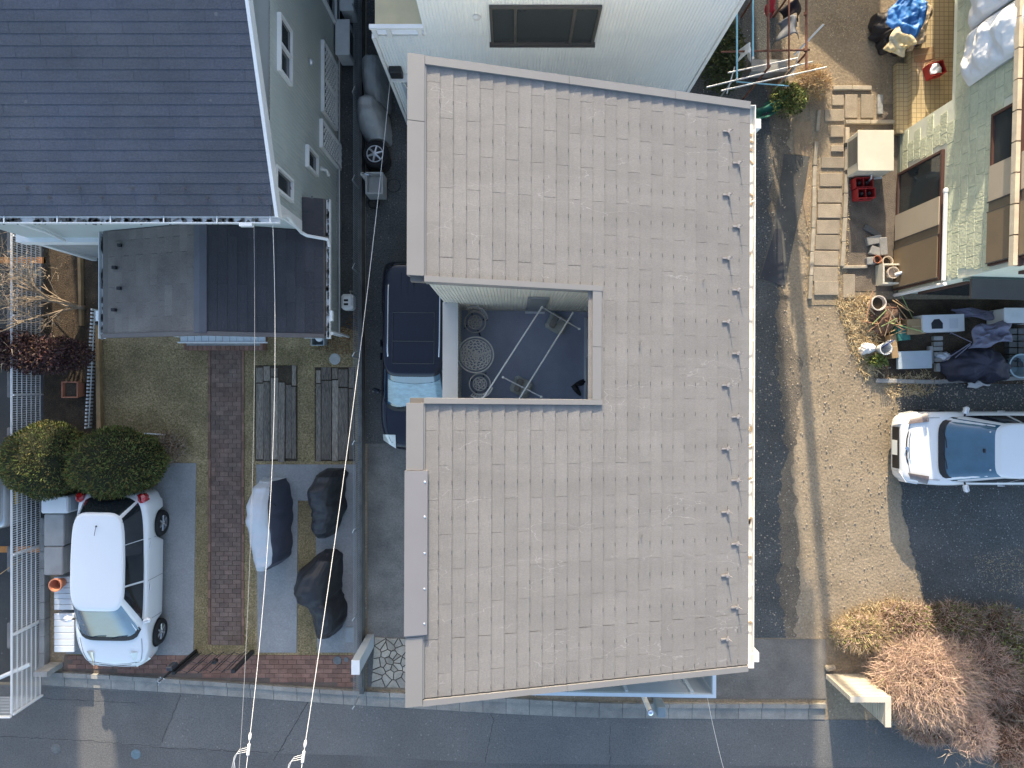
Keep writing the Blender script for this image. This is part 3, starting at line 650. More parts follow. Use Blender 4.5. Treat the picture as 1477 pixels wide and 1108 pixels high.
MB().box(0.345,0.354,0.50,1.26,3.08,5.05).build('pane', M_glass, sdr, local=True); MB().box(0.335,0.3445,-0.33,0.52,3.08,5.05).build('pane', M_glass2, sdr, local=True)
MB().box(0.30,0.354,-0.37,1.31,3.0005,3.055).build('sill', M_alu, sdr, local=True)
# south balcony
M_balb = mat('balcony_alu', (0.42,0.46,0.49), 0.4, 0.05, 3, metal=0.3); M_ball = mat('balcony_rail', (0.60,0.65,0.68), 0.4, 0.04, 3, metal=0.3)
sbal = MB(); bx0, bx1, by0, by1 = -2.1, 2.62, -5.66, -3.86
dk = ribbed((bx0,by0+.06),(bx1,by0+.06),0,0,0.055,0.0,(0,1))
fl = MB().box(bx0,bx1,by0,by1,2.88,2.99).build('south_balcony', M_balb, mh, local=True)
pr = MB(); x = bx0+.08
while x < bx1-.1: pr.box(x, x+.038, by0+.1, by1-.01, 2.991, 3.004); x += .058
pr.build('deck_ribs', M_balb, fl, local=True, kind='stuff')
MB().box(bx0,bx1,by0-.02,by0+.045,4.0,4.07).build('top_rail', M_ball, fl, local=True); MB().box(bx1-.065,bx1,by0+.047,by1,4.0,4.07).build('top_rail', M_ball, fl, local=True)
MB().box(bx0,bx1,by0+.005,by0+.02,3.0,3.998).build('rail_panel', M_balb, fl, local=True); MB().box(bx1-.04,bx1-.025,by0+.05,by1,3.0,3.998).build('rail_panel', M_balb, fl, local=True)
for x in (bx0+.3, -0.2, 1.0, bx1-.42): 
    p = MB().box(x-.03,x+.03,by0+.022,by0+.07,3.005,3.998).build('rail_post', M_ball, fl, local=True); MB().box(x-.06,x+.06,by0+.021,by0+.14,2.9905,3.025).build('foot_plate', M_ball, p, local=True)
MB().box(bx0+.1,bx1-.07,by0+.2,by0+.23,3.006,3.05).build('floor_channel', M_ball, fl, local=True)
for x in (bx0+.1, bx1-.12): MB().box(x,x+.1,by0+.02,by0+.12,0,2.879).build('pillar', M_ball, fl, local=True)
MB().box(-0.35,0.30,-5.50,-5.42,3.05,3.75).build('hung_mat', mat('ochre_mat',(0.42,0.36,0.17),0.9,0.1,4), None, label='ochre mat hanging inside the south balcony rail', cat='mat') if False else None
o = MB().bbox((1.72,-5.33,3.30),(0.62,0.22,0.58),0,.02).build('storage_box', mat('ochre_box',(0.40,0.35,0.19),0.8,0.1,4), label='ochre storage box on the south balcony behind its rail', cat='box')
o = MB().bbox((2.13,-5.33,3.26),(0.14,0.2,0.5),0,.02).build('black_crate', M_blackpl, label='black narrow crate beside the ochre box on the south balcony', cat='crate')
# gate post by the street
gpst = thing('gate_post', 'slim cream intercom post with bright cap at the street edge of the house', 'post', W(924,994))
MB().box(-.045,.045,-.045,.045,0,1.2).build('post', M_gwhite, gpst, local=True); MB().lathe([(.062,1.2),(.062,1.235),(.03,1.25),(.001,1.252)],(0,0,0),12).build('cap', M_chrome, gpst, local=True)
mbx = thing('letter_box', 'grey-blue letter box on a short stand beside the gate post', 'letter box', W(942,1000)); MB().bbox((0,0,0.75),(.2,.24,.5),0,.02).build('box', mat('box_bluegrey',(0.2,0.25,0.28),0.5,0.08,4), mbx, local=True); MB().box(-.06,.06,-.06,.06,0,.51).build('stand', M_alud, mbx, local=True)

def shear_tree(o):
    for ch in o.children:
        if ch.location.length < 1e-6 and ch.data is not None:
            n = len(ch.data.vertices); co = np.empty(n*3); ch.data.vertices.foreach_get('co', co); co = co.reshape(-1,3); co[:,1] += SHK*co[:,0]; ch.data.vertices.foreach_set('co', co.ravel()); ch.data.update()
        else: ch.location.y += SHK*ch.location.x
        shear_tree(ch)
bpy.context.view_layer.update(); shear_tree(mh)          # the plan is slightly out of square
# balcony furniture -----------------------------------------------------------
def lattice_disc(r, z, mesh_rings, n_sp, th=0.006):
    """openwork cast disc: rings + scrolls"""
    mb = MB()
    for q in mesh_rings: mb.tube([(math.cos(a)*r*q, math.sin(a)*r*q, z) for a in [2*math.pi*k/28 for k in range(28)]], th, 4, closed=True)
    for ring, (qa, qb) in enumerate(zip(mesh_rings, mesh_rings[1:])):
        n = max(6, int(n_sp*(qa+qb)/2))
        for k in range(n):
            a0 = 2*math.pi*(k + .5*(ring % 2))/n; da = 2*math.pi/n*0.42; s = 1 if (k+ring) % 2 else -1
            pts = [(math.cos(a0+s*da*t)*r*lerp(qa,qb,abs(t)*.5+.5*((t+1)/2)), math.sin(a0+s*da*t)*r*lerp(qa,qb,(t+1)/2), z) for t in (-1,-.4,.3,1)]
            mb.tube(pts, th*1.35, 4, cap=False)
    return mb
FL = 3.0
def bistro_table(px, py):
    c = W(px, py, FL+.68); t = thing('bistro_table', 'round white openwork cast bistro table on the balcony', 'table', (c.x, c.y, FL))
    mb = lattice_disc(.325, .68, (.08,.22,.38,.55,.72,.88), 30, .0075); top = mb.build('tabletop', M_castw, t, local=True, smooth=True)
    MB().tube([(math.cos(a)*.335, math.sin(a)*.335, .68) for a in [2*math.pi*k/40 for k in range(40)]], .013, 6, closed=True).build('rim', M_castw, top, local=True, smooth=True)
    MB().lathe([(.02,.05),(.035,.2),(.018,.35),(.03,.6),(.06,.67)],(0,0,0),12).build('pedestal', M_castw, t, local=True, smooth=True)
    for k in range(3):
        a = 2*math.pi*k/3+.4; MB().tube([(math.cos(a)*.02,math.sin(a)*.02,.2),(math.cos(a)*.16,math.sin(a)*.16,.14),(math.cos(a)*.29,math.sin(a)*.29,.018)],.014,6).build('leg', M_castw, t, local=True)
def bistro_chair(px, py, rot, m, label):
    c = W(px, py, FL+.43); t = thing('bistro_chair', label, 'chair', (c.x, c.y, FL), rot)
    s = lattice_disc(.19,.43,(.15,.4,.68),18,.009).build('seat', m, t, local=True, smooth=True)
    MB().tube([(math.cos(a)*.2, math.sin(a)*.2, .43) for a in [2*math.pi*k/30 for k in range(30)]], .013, 6, closed=True).build('rim', m, s, local=True, smooth=True)
    bk = MB()
    arc = [(math.cos(a)*.235, math.sin(a)*.235) for a in [rad(35+11*k) for k in range(11)]]
    for z, q in ((.50,.9),(.62,1.03),(.74,1.12),(.80,1.13)): bk.tube([(x*q,y*q,z+.06*math.sin(math.pi*i/10)) for i,(x,y) in enumerate(arc)], .010, 5)
    for i in range(0,11): bk.tube([(arc[i][0]*.9,arc[i][1]*.9,.46),(arc[i][0]*1.13,arc[i][1]*1.13,.80+.06*math.sin(math.pi*i/10))], .008, 4)
    bk.build('backrest', m, t, local=True, smooth=True)
    for k in range(4):
        a = rad(45+90*k); MB().tube([(math.cos(a)*.17,math.sin(a)*.17,.43),(math.cos(a)*.17,math.sin(a)*.17,.2),(math.cos(a)*.24,math.sin(a)*.24,.012)],.013,6).build('leg', M_iron, t, local=True)
bistro_table(686,512)
bistro_chair(685,465,rad(-25),mat('cast_alu_grey',(0.40,0.40,0.39),0.5,0.1,5),'dull grey openwork bistro chair on the balcony nearest the slim window')
bistro_chair(692,554,rad(200),mat('cast_alu_mid',(0.62,0.62,0.61),0.5,0.1,5),'paler openwork bistro chair on the balcony under the end of a drying pole')
M_lp = mat('stand_base', (0.38,0.40,0.37), 0.8, 0.25, 5, 0.3, 30)
def drying_stand(px, py, rot, arm, label):
    c = W(px, py, FL+.1); t = thing('drying_stand', label, 'drying stand', (c.x, c.y, FL), rot)
    MB().bbox((0,0,.075),(.40,.34,.15),0,.05).build('base', M_lp, t, local=True); MB().bbox((-.06,0,.185),(.13,.26,.09),0,.03).build('ballast', M_stone, t, local=True)
    MB().tube([(0,0,.14),(0,0,1.30)],.014,8).build('pole', M_galv, t, local=True)
    MB().tube([(-.38,0,1.26),(0,0,1.24),(.38,0,1.26)],.011,6).build('arm', M_galv, t, local=True)
    for x in (-.38,.38): MB().tube([(x,0,1.25),(x*1.03,0,1.30)],.02,6).build('hook', M_white, t, local=True)
    for x in (-.14,.14): MB().lathe([(.012,.15),(.012,.165),(.001,.17)],(x,.12,0),8).build('screw', M_galv, t, local=True)
drying_stand(803,467,rad(-30),0,'drying stand with grey base beside the slim balcony window'); drying_stand(752,558,rad(-27),0,'drying stand with grey base near the paler bistro chair')
for (a, b, lb) in (((781,444),(698,573),'long white drying pole resting across the stands on the bistro table side'),((826,452),(746,580),'long white drying pole resting across the stands on the sliding door side')):
    hz = FL+1.285; A = W(*a,hz); B = W(*b,hz); t = thing('drying_pole', lb, 'pole', A.lerp(B,.5)); MB().tube([A,B],.0135,8).build('pole', M_white, t); 
    d = (B-A).normalized()
    for P in (A,B): MB().tube([P-d*.02,P+d*.02],.019,8).build('end_cap', M_wpl, t)
def slipper(px, py, rot, lb):
    c = W(px, py, FL); t = thing('slipper', lb, 'slipper', (c.x, c.y, FL), rot, 'slippers by the balcony door')
    sp = [(math.cos(a)*(.05+.008*math.sin(a)), math.sin(a)*.135) for a in [2*math.pi*k/16 for k in range(16)]]
    MB().prism(sp,0,.028).build('sole', M_blackpl, t, local=True)
    MB().grid(lambda u,v: (lerp(-.056,.056,u), lerp(.0,.13,v)*1.0, .026+math.sin(math.pi*u)*lerp(.065,.03,v)*(1 if v<.95 else .7)), 9, 6).build('strap', M_blackpl, t, local=True, smooth=True)
for px, py, r in ((836,553,-70),(832,563,35)): slipper(px, py, rad(r), 'black slipper on the balcony floor by the sliding door')

# ------------------------------------------------------------ white house to the north
wh = thing('house', 'white house with vertical-ribbed siding and a three-pane window', 'house', (0.6, 9.0, 0))
hw = MB(); hw.box(-2.39,3.62,6.10,12.6,0,4.62); hw.box(-1.52,3.62,6.10,12.6,4.622,6.7); hw.box(-2.39,-1.522,8.0,12.6,4.622,6.7); hw.build('wall', M_whitesid, wh)
ribbed((-2.39,6.094),(3.62,6.094),0.3,4.60,0.056,0.012,(0,-1)).build('siding', M_whitesid, wh); ribbed((-1.52,6.094),(3.62,6.094),4.60,6.68,0.056,0.012,(0,-1)).build('siding', M_whitesid, wh)
MB().hexa([(-1.7,5.95,6.72),(3.85,5.95,6.72),(3.85,12.9,6.72),(-1.7,12.9,6.72)],[(0.4,9.2,7.7),(1.9,9.2,7.7),(1.9,9.6,7.7),(0.4,9.6,7.7)]).build('roof', M_blue, wh)
MB().box(3.62,3.68,6.05,6.12,0.2,6.68).build('corner_trim', M_white, wh); MB().box(-2.45,-2.392,6.04,6.12,0.2,4.6).build('corner_trim', M_white, wh)
def yS(h_px, Y): return CAM_H - Y*FPX/(CY-h_px)
wz0, wz1 = 4.38, 5.62; wxa, wxb = (707-CX)*12/FPX, (862-CX)*12/FPX
wf = MB(); wf.box(wxa,wxb,6.03,6.078,wz0,wz0+.05).box(wxa,wxb,6.03,6.078,wz1-.05,wz1)
for x in (wxa, wxa+.40, wxb-.45, wxb-.05): wf.box(x,x+.05,6.028,6.077,wz0+.051,wz1-.051)
w = wf.build('window', M_alud, wh)
for a, b in ((wxa+.05,wxa+.40),(wxa+.45,wxb-.45),(wxb-.40,wxb-.05)): MB().box(a,b,6.055,6.072,wz0+.051,wz1-.051).build('pane', M_glass, w)
MB().box(wxa-.03,wxb+.03,5.995,6.079,wz0-.035,wz0-.002).build('sill', M_alud, w)
MB().lathe([(.001,-.05),(.05,-.045),(.07,-.02),(.075,0.0)],(-.585,6.08,5.25),14,axis='Y').build('vent_hood', M_wpl, wh, smooth=True)
# corner terrace rail
MB().box(-2.42,-1.5,6.02,6.09,4.93,4.99).build('terrace_rail', M_white, wh)
for x in (-2.40,-2.15,-1.62): MB().box(x,x+.07,6.03,6.088,4.622,4.929).build('rail_post', M_white, wh)
MB().box(-2.385,-1.525,6.2,7.99,4.6205,4.64).build('terrace_floor', mat('terrace_cream',(0.62,0.52,0.33),0.8,0.08,3), wh)
MB().box(-2.05,-1.75,7.96,7.998,4.65,6.5).build('terrace_door', mat('door_tan',(0.40,0.31,0.18),0.6,0.1,3), wh)
# meter box, canopy and low window at the west corner
MB().bbox((-2.24,6.02,3.28),(.24,.13,.3),0,.015).build('meter_box', M_blackpl, wh); MB().box(-2.36,-1.7,5.93,6.078,3.05,3.09).build('canopy', M_white, wh)
w = MB().box(-2.22,-1.6,6.02,6.078,1.15,2.75).build('window', mat('window_frame_blue',(0.45,0.5,0.54),0.4,0.04,3), wh); MB().box(-2.14,-1.68,6.01,6.019,1.23,2.67).build('pane', M_glass, w)
MB().tube([(-2.2,6.0,3.2),(-2.12,5.97,2.7),(-2.0,5.97,2.3),(-1.85,6.0,2.1)],.012,6).build('conduit', M_white, wh)

# ------------------------------------------------------------ unseen house further north, shaped to shade the lane, street and blue roof
nh = thing('house', 'tall grey house standing north beyond the white house', 'house', (1.0, 17, 0))
MB().box(-11.45,4.8,13.4,20.5,0,9.3).build('wall', M_gsid, nh); MB().hexa([(-11.7,13.1,9.31),(5.05,13.1,9.31),(5.05,20.8,9.31),(-11.7,20.8,9.31)],[(-6,16.8,10.4),(2,16.8,10.4),(2,17.1,10.4),(-6,17.1,10.4)]).build('roof', M_blue, nh)
nw_blocker = thing('house','grey house standing north of the parking lot','house',(-17,17,0)); MB().box(-22,-12.8,13.4,20,0,9.3).build('wall', M_gsid, nw_blocker); MB().hexa([(-22.3,13.1,9.31),(-12.6,13.1,9.31),(-12.6,20.3,9.31),(-22.3,20.3,9.31)],[(-19,16.5,10.4),(-16,16.5,10.4),(-16,17,10.4),(-19,17,10.4)]).build('roof', M_blue, nw_blocker); MB().box(-18,-16.4,13.36,13.399,5.6,7.0).build('window', M_glass, nw_blocker)  # unseen house, added so its shadow covers parking lot and road
for x in (-5,-1.5,2): MB().box(x,x+1.6,13.36,13.399,5.6,7.0).build('window', M_glass, nh)
shd = thing('shadow_shed','low grey shed standing beside the lane north of the drying frames','shed',(7.2,15.5,0)); MB().hexa([(6.45,14.2,0),(8.15,14.2,0),(8.15,17,0),(6.45,17,0)],[(6.45,14.2,2.0),(8.15,14.2,2.55),(8.15,17,2.55),(6.45,17,2.0)]).build('wall', M_gsid, shd); MB().hexa([(6.4,14.1,2.005),(8.2,14.1,2.58),(8.2,17.1,2.58),(6.4,17.1,2.005)],[(6.4,14.1,2.06),(8.2,14.1,2.635),(8.2,17.1,2.635),(6.4,17.1,2.06)]).build('roof', M_porch, shd); MB().box(6.9,7.7,14.16,14.199,.05,1.9).build('door', M_alud, shd)  # unseen shed, added for the slanted shadow at the top of the lane
up = thing('utility_pole', 'concrete utility pole standing north of the lane', 'utility pole', (6.02, 11.6, 0))
MB().tube([(0,0,0),(0,0,10.5)],[.15,.095],12).build('shaft', M_stone, up, local=True); MB().box(-.9,.9,-.04,.04,9.6,9.68).build('crossarm', M_galv, up, local=True)

# ------------------------------------------------------------ left house (blue slate roof, charcoal porch)
lh = thing('house', 'grey-sided house with dark blue slate roof and charcoal porch roof', 'house', (-7.05, 6.5, 0))
SL2 = 0.262; T2 = math.atan(SL2); C2, S2 = math.cos(T2), math.sin(T2); EY, EZ = 2.84, 5.02
def verge(y): return -3.965 - (y-EY)*0.060
RY = 8.4
rm = MB(); ridz = EZ + (RY-EY)*SL2
rm.hexa([(-10.4,EY,EZ-.14),(verge(EY),EY,EZ-.14),(verge(RY),RY,ridz-.14),(-10.4,RY,ridz-.14)],[(-10.4,EY,EZ-.02),(verge(EY),EY,EZ-.02),(verge(RY),RY,ridz-.02),(-10.4,RY,ridz-.02)])
rm.hexa([(-10.4,RY,ridz-.14),(verge(RY),RY,ridz-.14),(verge(RY),RY+4.2,EZ-.0),(-10.4,RY+4.2,EZ-.0)],[(-10.4,RY,ridz-.02),(verge(RY),RY,ridz-.02),(verge(RY),RY+4.2,EZ+.12),(-10.4,RY+4.2,EZ+.12)])
lroof = rm.build('roof', M_roofu, lh); lo = ORG[lroof.name]
def frame2(u, xw):   # u up-slope distance of the LOWER edge; x axis = down slope (-Y), y axis = along X
    y = EY + u*C2; z = EZ + u*S2
    Mx = Matrix(((0,1,0,xw-lo.x),(-C2,0,S2*-1,y-lo.y),(-S2,0,C2,z-lo.z),(0,0,0,1)))
    return Mx
# right-handed frame: x=(0,-C2,-S2), y=(1,0,0), z=x cross y = (0,-S2,C2)
E2 = 0.176; SW2 = 0.90; full2 = shingle_mesh(SW2, M_blue, E2)
for i in range(23):
    u = (i+1)*E2; yv = EY + (u-.5*E2)*C2; xr = verge(yv) - 0.03; off = (i*0.47) % SW2
    x = -10.35 - off
    while x < xr:
        xa, xb = max(x, -10.35), min(x+SW2, xr)
        if xb - xa > .05 and xb > -9.4: put_shingle(lroof, xb-xa, frame2(u, xa), M_blue, full2, SW2, E2)
        x += SW2
MB().hexa([(verge(EY)-.03,EY-.02,EZ-.22),(verge(EY)+.025,EY-.02,EZ-.22),(verge(RY)+.025,RY,ridz-.22),(verge(RY)-.03,RY,ridz-.22)],[(verge(EY)-.03,EY-.02,EZ+.022),(verge(EY)+.025,EY-.02,EZ+.022),(verge(RY)+.025,RY,ridz+.022),(verge(RY)-.03,RY,ridz+.022)]).build('verge_board', M_white, lroof)
gm = MB(); gy = EY-.115
gm.box(-10.4,-3.95,gy,gy+.012,EZ-.13,EZ-.03).box(-10.4,-3.95,gy+.10,gy+.112,EZ-.13,EZ-.03).box(-10.4,-3.95,gy+.013,gy+.099,EZ-.13,EZ-.12)
gt = gm.build('gutter', M_white, lh)
dm = MB()
for k in range(150): dm.obox((random.uniform(-9.3,-4.3), gy+random.uniform(.03,.085), EZ-.108), (random.uniform(.03,.12),random.uniform(.02,.05),.016), random.uniform(0,3))
dm.build('gutter_debris', mat('debris_grey',(0.20,0.19,0.17),1,0.4,20), gt, kind='stuff')
x = -9.5
while x < -4: MB().box(x,x+.02,gy-.004,gy+.116,EZ-.029,EZ-.017).build('bracket', M_white, gt); x += .9
MB().box(-4.62,-4.40,gy-.05,gy-.001,EZ-.14,EZ-.03).build('outlet', M_white, gt)
# small bird-proof clips on the lower course
scm = mesh_of(MB().obox((0,0,.03),(.05,.03,.004)).obox((0.02,0,.05),(.004,.06,.05)),'snow_guard',M_alud)
for k in range(6):
    xw = (48 + k*75 - CX)*12.0/FPX; inst(scm,'snow_guard',lroof,frame2(0.45,xw)); inst(scm,'snow_guard',lroof,frame2(0.30,xw+.35))
wl2 = MB(); wl2.box(-10.0,-4.12,3.02,12.0,0,4.9); wl2.build('wall', M_gsid, lh)
ribbed((-4.118,3.02),(-4.118,12.0),0.35,4.95,0.085,0.008,(1,0)).build('siding', M_gsid, lh)
MB().box(-4.14,-4.085,2.99,12.0,0.0,0.34).build('plinth', M_block, lh)
MB().tube([(-4.06,1.2,.32),(-4.06,12,.32)],.014,6).build('drip_trim', M_white, lh)
# white floor band, shutters and corner post of the front wall
MB().box(-10.25,-8.0,2.93,3.10,2.05,2.34).build('floor_band', M_white, lh); MB().box(-10.05,-9.93,2.945,3.019,0,2.048).build('corner_post', M_white, lh)
MB().tube([(-8.9,2.9,4.75),(-8.95,2.92,3.4),(-9.2,2.95,2.4)],.03,8).build('downpipe', M_white, lh)
for k in range(9): MB().box(-9.9,-8.1,2.985,3.018,0.25+k*.19,0.25+k*.19+.165).build('shutter_slat', mat('shutter_grey',(0.34,0.34,0.33),0.5,0.1,3), lh)
MB().box(-9.0,-8.05,2.80,2.98,0.15,0.35).build('step', M_block, lh)
# windows on the east wall
def ewin(y0, y1, z0, z1, panes, m=M_white, g=None, lattice=False):
    X = -4.109; f = MB()
    t = .045; d = .075
    f.box(X,X+d,y0,y1,z0,z0+t).box(X,X+d,y0,y1,z1-t,z1).box(X,X+d,y0,y0+t,z0+t,z1-t).box(X,X+d,y1-t,y1,z0+t,z1-t)
    w = f.build('window', m, lh)
    for k in range(panes):
        a = lerp(y0+t,y1-t,k/panes)+.004; b = lerp(y0+t,y1-t,(k+1)/panes)-.004
        MB().box(X+.012+.014*k,X+.022+.014*k,a,b,z0+t,z1-t).build('pane', g or M_glass, w)
        if k: MB().box(X+.002,X+d-.003,a-.03,a+.012,z0+t,z1-t).build('mullion', m, w)
    if lattice:
        n = int((y1-y0)/.15); lm = MB()
        H_ = z1-z0-2*t; L_ = y1-y0-2*t
        for s in (1,-1):
            for k in range(-int(H_/.15)-1, n+1):
                ya = y0+t+k*.15; pts = []
                t0 = max(0, (y0+t-ya)/1.0) if s > 0 else 0
                za, zb = 0.0, H_
                yb = ya + H_
                lo_ = max(ya, y0+t); hi_ = min(yb, y1-t)
                if hi_ - lo_ < .01: continue
                z_lo = lo_-ya; z_hi = hi_-ya
                if s < 0: z_lo, z_hi = H_-z_lo, H_-z_hi
                lm.tube([(X+d+.012+.004*s,lo_,z0+t+z_lo),(X+d+.012+.004*s,hi_,z0+t+z_hi)],.0075,4,cap=False)
        lm.build('lattice', m, w)
    return w
ewin(5.48,6.5,3.92,4.6,2); ewin(3.35,3.78,3.85,4.8,1); ewin(4.32,4.76,2.15,2.9,1); ewin(5.86,7.4,0.55,1.75,2,lattice=True); ewin(5.05,5.66,0.2,1.86,1,lattice=True); ewin(8.3,9.6,0.6,1.8,2); ewin(7.6,8.4,3.9,4.6,2)
MB().lathe([(.07,0),(.07,.05),(.045,.085),(.001,.09)],(-4.108,6.52,2.62),14,axis='X').build('vent_hood', M_alu, lh, smooth=True)
MB().lathe([(.05,0),(.05,.03),(.001,.05)],(-4.108,4.62,1.75),10,axis='X').build('vent_hood', M_wpl, lh); MB().tube([(-4.09,4.62,1.78),(-4.0,4.6,1.7),(-3.98,4.52,1.6)],.035,8).build('outdoor_tap', M_wpl, lh)
# porch gable roof
PX0, PXR, PX1 = -8.08, -5.82, -3.70; PE, PR = 3.0, 3.76; PY0, PY1 = 0.96, 3.01
pm = MB()
for (xa, za, xb, zb) in ((PX0,PE,PXR,PR),(PXR,PR,PX1,PE)):
    y1 = PY1
    pm.hexa([(xa,PY0,za-.13),(xb,PY0,zb-.13),(xb,y1,zb-.13),(xa,y1,za-.13)],[(xa,PY0,za-.02),(xb,PY0,zb-.02),(xb,y1,zb-.02),(xa,y1,za-.02)])
zc = PE+(PX1+4.105)*-0
zw = PE + (PX1-(-4.10))*((PR-PE)/(PX1-PXR))
pm.hexa([(-4.10,PY1+.002,zw-.13),(PX1,PY1+.002,PE-.13),(PX1,3.66,PE-.13),(-4.10,3.66,zw-.13)],[(-4.10,PY1+.002,zw-.02),(PX1,PY1+.002,PE-.02),(PX1,3.66,PE-.02),(-4.10,3.66,zw-.02)])
proof = pm.build('porch_roof', M_roofu, lh); po = ORG[proof.name]
def frame3(side, u, yv):
    xl = (PX1-PXR) if side > 0 else (PXR-PX0); sl = (PR-PE)/xl; a = math.atan(sl); c, s = math.cos(a), math.sin(a)
    if side > 0:
        o = Vector((PXR + u*c, yv, PR - u*s)) - po; return Matrix(((c,0,s,o.x),(0,1,0,o.y),(-s,0,c,o.z),(0,0,0,1)))
    o = Vector((PXR - u*c, yv, PR - u*s)) - po; return Matrix(((-c,0,-s,o.x),(0,-1,0,o.y),(-s,0,c,o.z),(0,0,0,1)))
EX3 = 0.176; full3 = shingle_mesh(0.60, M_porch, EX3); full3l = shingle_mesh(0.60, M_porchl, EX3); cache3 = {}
for side in (1,-1):
    n = int(((PX1-PXR) if side > 0 else (PXR-PX0))/math.cos(math.atan((PR-PE)/2.15))/EX3)
    for i in range(n):
        u = 0.12 + i*EX3; off = (i % 2)*.3
        if u + EX3 > 2.36: break
        top = PY1-.005
        if side > 0 and PXR + u*.94 > -4.07: top = 3.65
        v = PY0+.03-off
        while v < top:
            va, vb = max(v, PY0+.03), min(v+.6, top)
            if vb-va > .04:
                w = vb-va
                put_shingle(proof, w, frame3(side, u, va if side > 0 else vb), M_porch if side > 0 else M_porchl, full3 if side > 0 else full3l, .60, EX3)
            v += .6
MB().hexa([(PXR-.13,PY0,PR-.035),(PXR+.13,PY0,PR-.035),(PXR+.13,PY1-.01,PR-.035),(PXR-.13,PY1-.01,PR-.035)],[(PXR-.12,PY0,PR-.01),(PXR+.12,PY0,PR-.01),(PXR+.12,PY1-.01,PR-.01),(PXR-.12,PY1-.01,PR-.01)]).build('ridge_cap', M_porch, proof)
MB().add([(PXR-.12,PY0,PR-.009),(PXR,PY0,PR+.03),(PXR+.12,PY0,PR-.009),(PXR-.12,PY1-.01,PR-.009),(PXR,PY1-.01,PR+.03),(PXR+.12,PY1-.01,PR-.009)],[(0,1,4,3),(1,2,5,4),(0,2,1),(3,4,5)]).build('ridge_cap', mat('ridge_metal',(0.10,0.10,0.115),0.5,0.1,3), proof)
for (xa,za,xb,zb) in ((PX0,PE,PXR,PR),(PXR,PR,PX1,PE)):
    MB().hexa([(xa,PY0-.05,za-.14),(xb,PY0-.05,zb-.14),(xb,PY0+.028,zb-.14),(xa,PY0+.028,za-.14)],[(xa,PY0-.05,za+.018),(xb,PY0-.05,zb+.018),(xb,PY0+.028,zb+.018),(xa,PY0+.028,za+.018)]).build('verge_trim', mat('verge_brown',(0.13,0.115,0.11),0.6,0.1,3), proof)
for xg_, s in ((PX0,-1),(PX1,1)):
    ya = PY0-.06; yb = PY1 if s < 0 else 3.66; xo = xg_ + s*.10
    gg = MB(); gg.box(min(xg_+s*.088,xo),max(xg_+s*.088,xo),ya,yb,PE-.14,PE-.04).box(min(xg_+s*.004,xg_+s*.087),max(xg_+s*.004,xg_+s*.087),ya,yb,PE-.14,PE-.13)
    go2 = gg.build('porch_gutter', M_white, lh); dm = MB()
    for k in range(45): dm.obox((xg_+s*random.uniform(.02,.075), random.uniform(ya,yb), PE-.115), (random.uniform(.02,.05),random.uniform(.04,.14),.016), random.uniform(-.3,.3))
    dm.build('gutter_debris', mat('debris_grey',(0.20,0.19,0.17),1,0.4,20), go2, kind='stuff')
    MB().box(min(xo,xo+s*.05),max(xo,xo+s*.05),1.25,1.45,PE-.15,PE-.03).build('outlet', M_white, go2)
    MB().tube([(xo+s*.02,1.0,PE-.1),(xo-s*.25,1.06,2.5),(xo-s*.3,1.13,2.2),(xo-s*.3,1.13,0.05)],.03,8).build('downpipe', M_white, go2)
for px, py in ((173,354),(165,386),(172,416),(164,447)):
    c = W(px, py, 3.18); MB().obox((c.x,c.y,3.17),(.07,.06,.10)).build('snow_guard', M_blackpl, proof)
MB().tube([(-3.98,2.86,4.90),(-4.02,3.0,4.3),(-4.06,2.92,3.3),(-3.98,2.88,3.22),(-3.62,2.84,3.06),(-3.60,2.70,3.02)],.032,8).build('downpipe', M_white, lh)
MB().box(-4.09,-4.05,2.94,3.15,3.3,4.85).build('corner_trim', M_white, lh)
pw = MB(); pw.box(-7.75,-4.10,1.2,3.015,0,2.86); pw.build('porch_wall', M_gsid, lh)
ribbed((-4.097,1.2),(-4.097,3.015),0.35,2.86,0.085,0.008,(1,0)).build('siding', M_gsid, lh)
MB().box(-4.13,-4.07,1.13,1.199,0,2.8).build('corner_trim', M_white, lh)
# entrance canopy slats
cx0, cx1 = -6.76, -5.03
for k in range(12):
    a = lerp(cx0,cx1,k/12); MB().box(a+.004,lerp(cx0,cx1,(k+1)/12)-.004,0.86,1.19,2.50,2.535).build('canopy_slat', mat('canopy_white',(0.62,0.66,0.68),0.35,0.04,4), lh)
MB().box(cx0-.05,cx1+.03,0.835,0.858,2.46,2.55).build('canopy_edge', M_white, lh)
# brick step
st = thing('entrance_step', 'brick-edged concrete entrance step under the white canopy', 'step', (-6.8,1.0,0))
MB().box(-7.66,-5.92,0.90,1.195,0,.30).build('slab', M_conc, st)
for k in range(17):
    a = lerp(-7.72,-5.86,k/17); MB().box(a+.004,a+.105,0.80,0.899,0,.31).build('brick', M_brickr, st)
for s in (-7.72,-5.918):
    for k in range(3): MB().box(s,s+.055,0.902+k*.098,0.902+k*.098+.092,0,.312).build('brick', M_brickr, st)

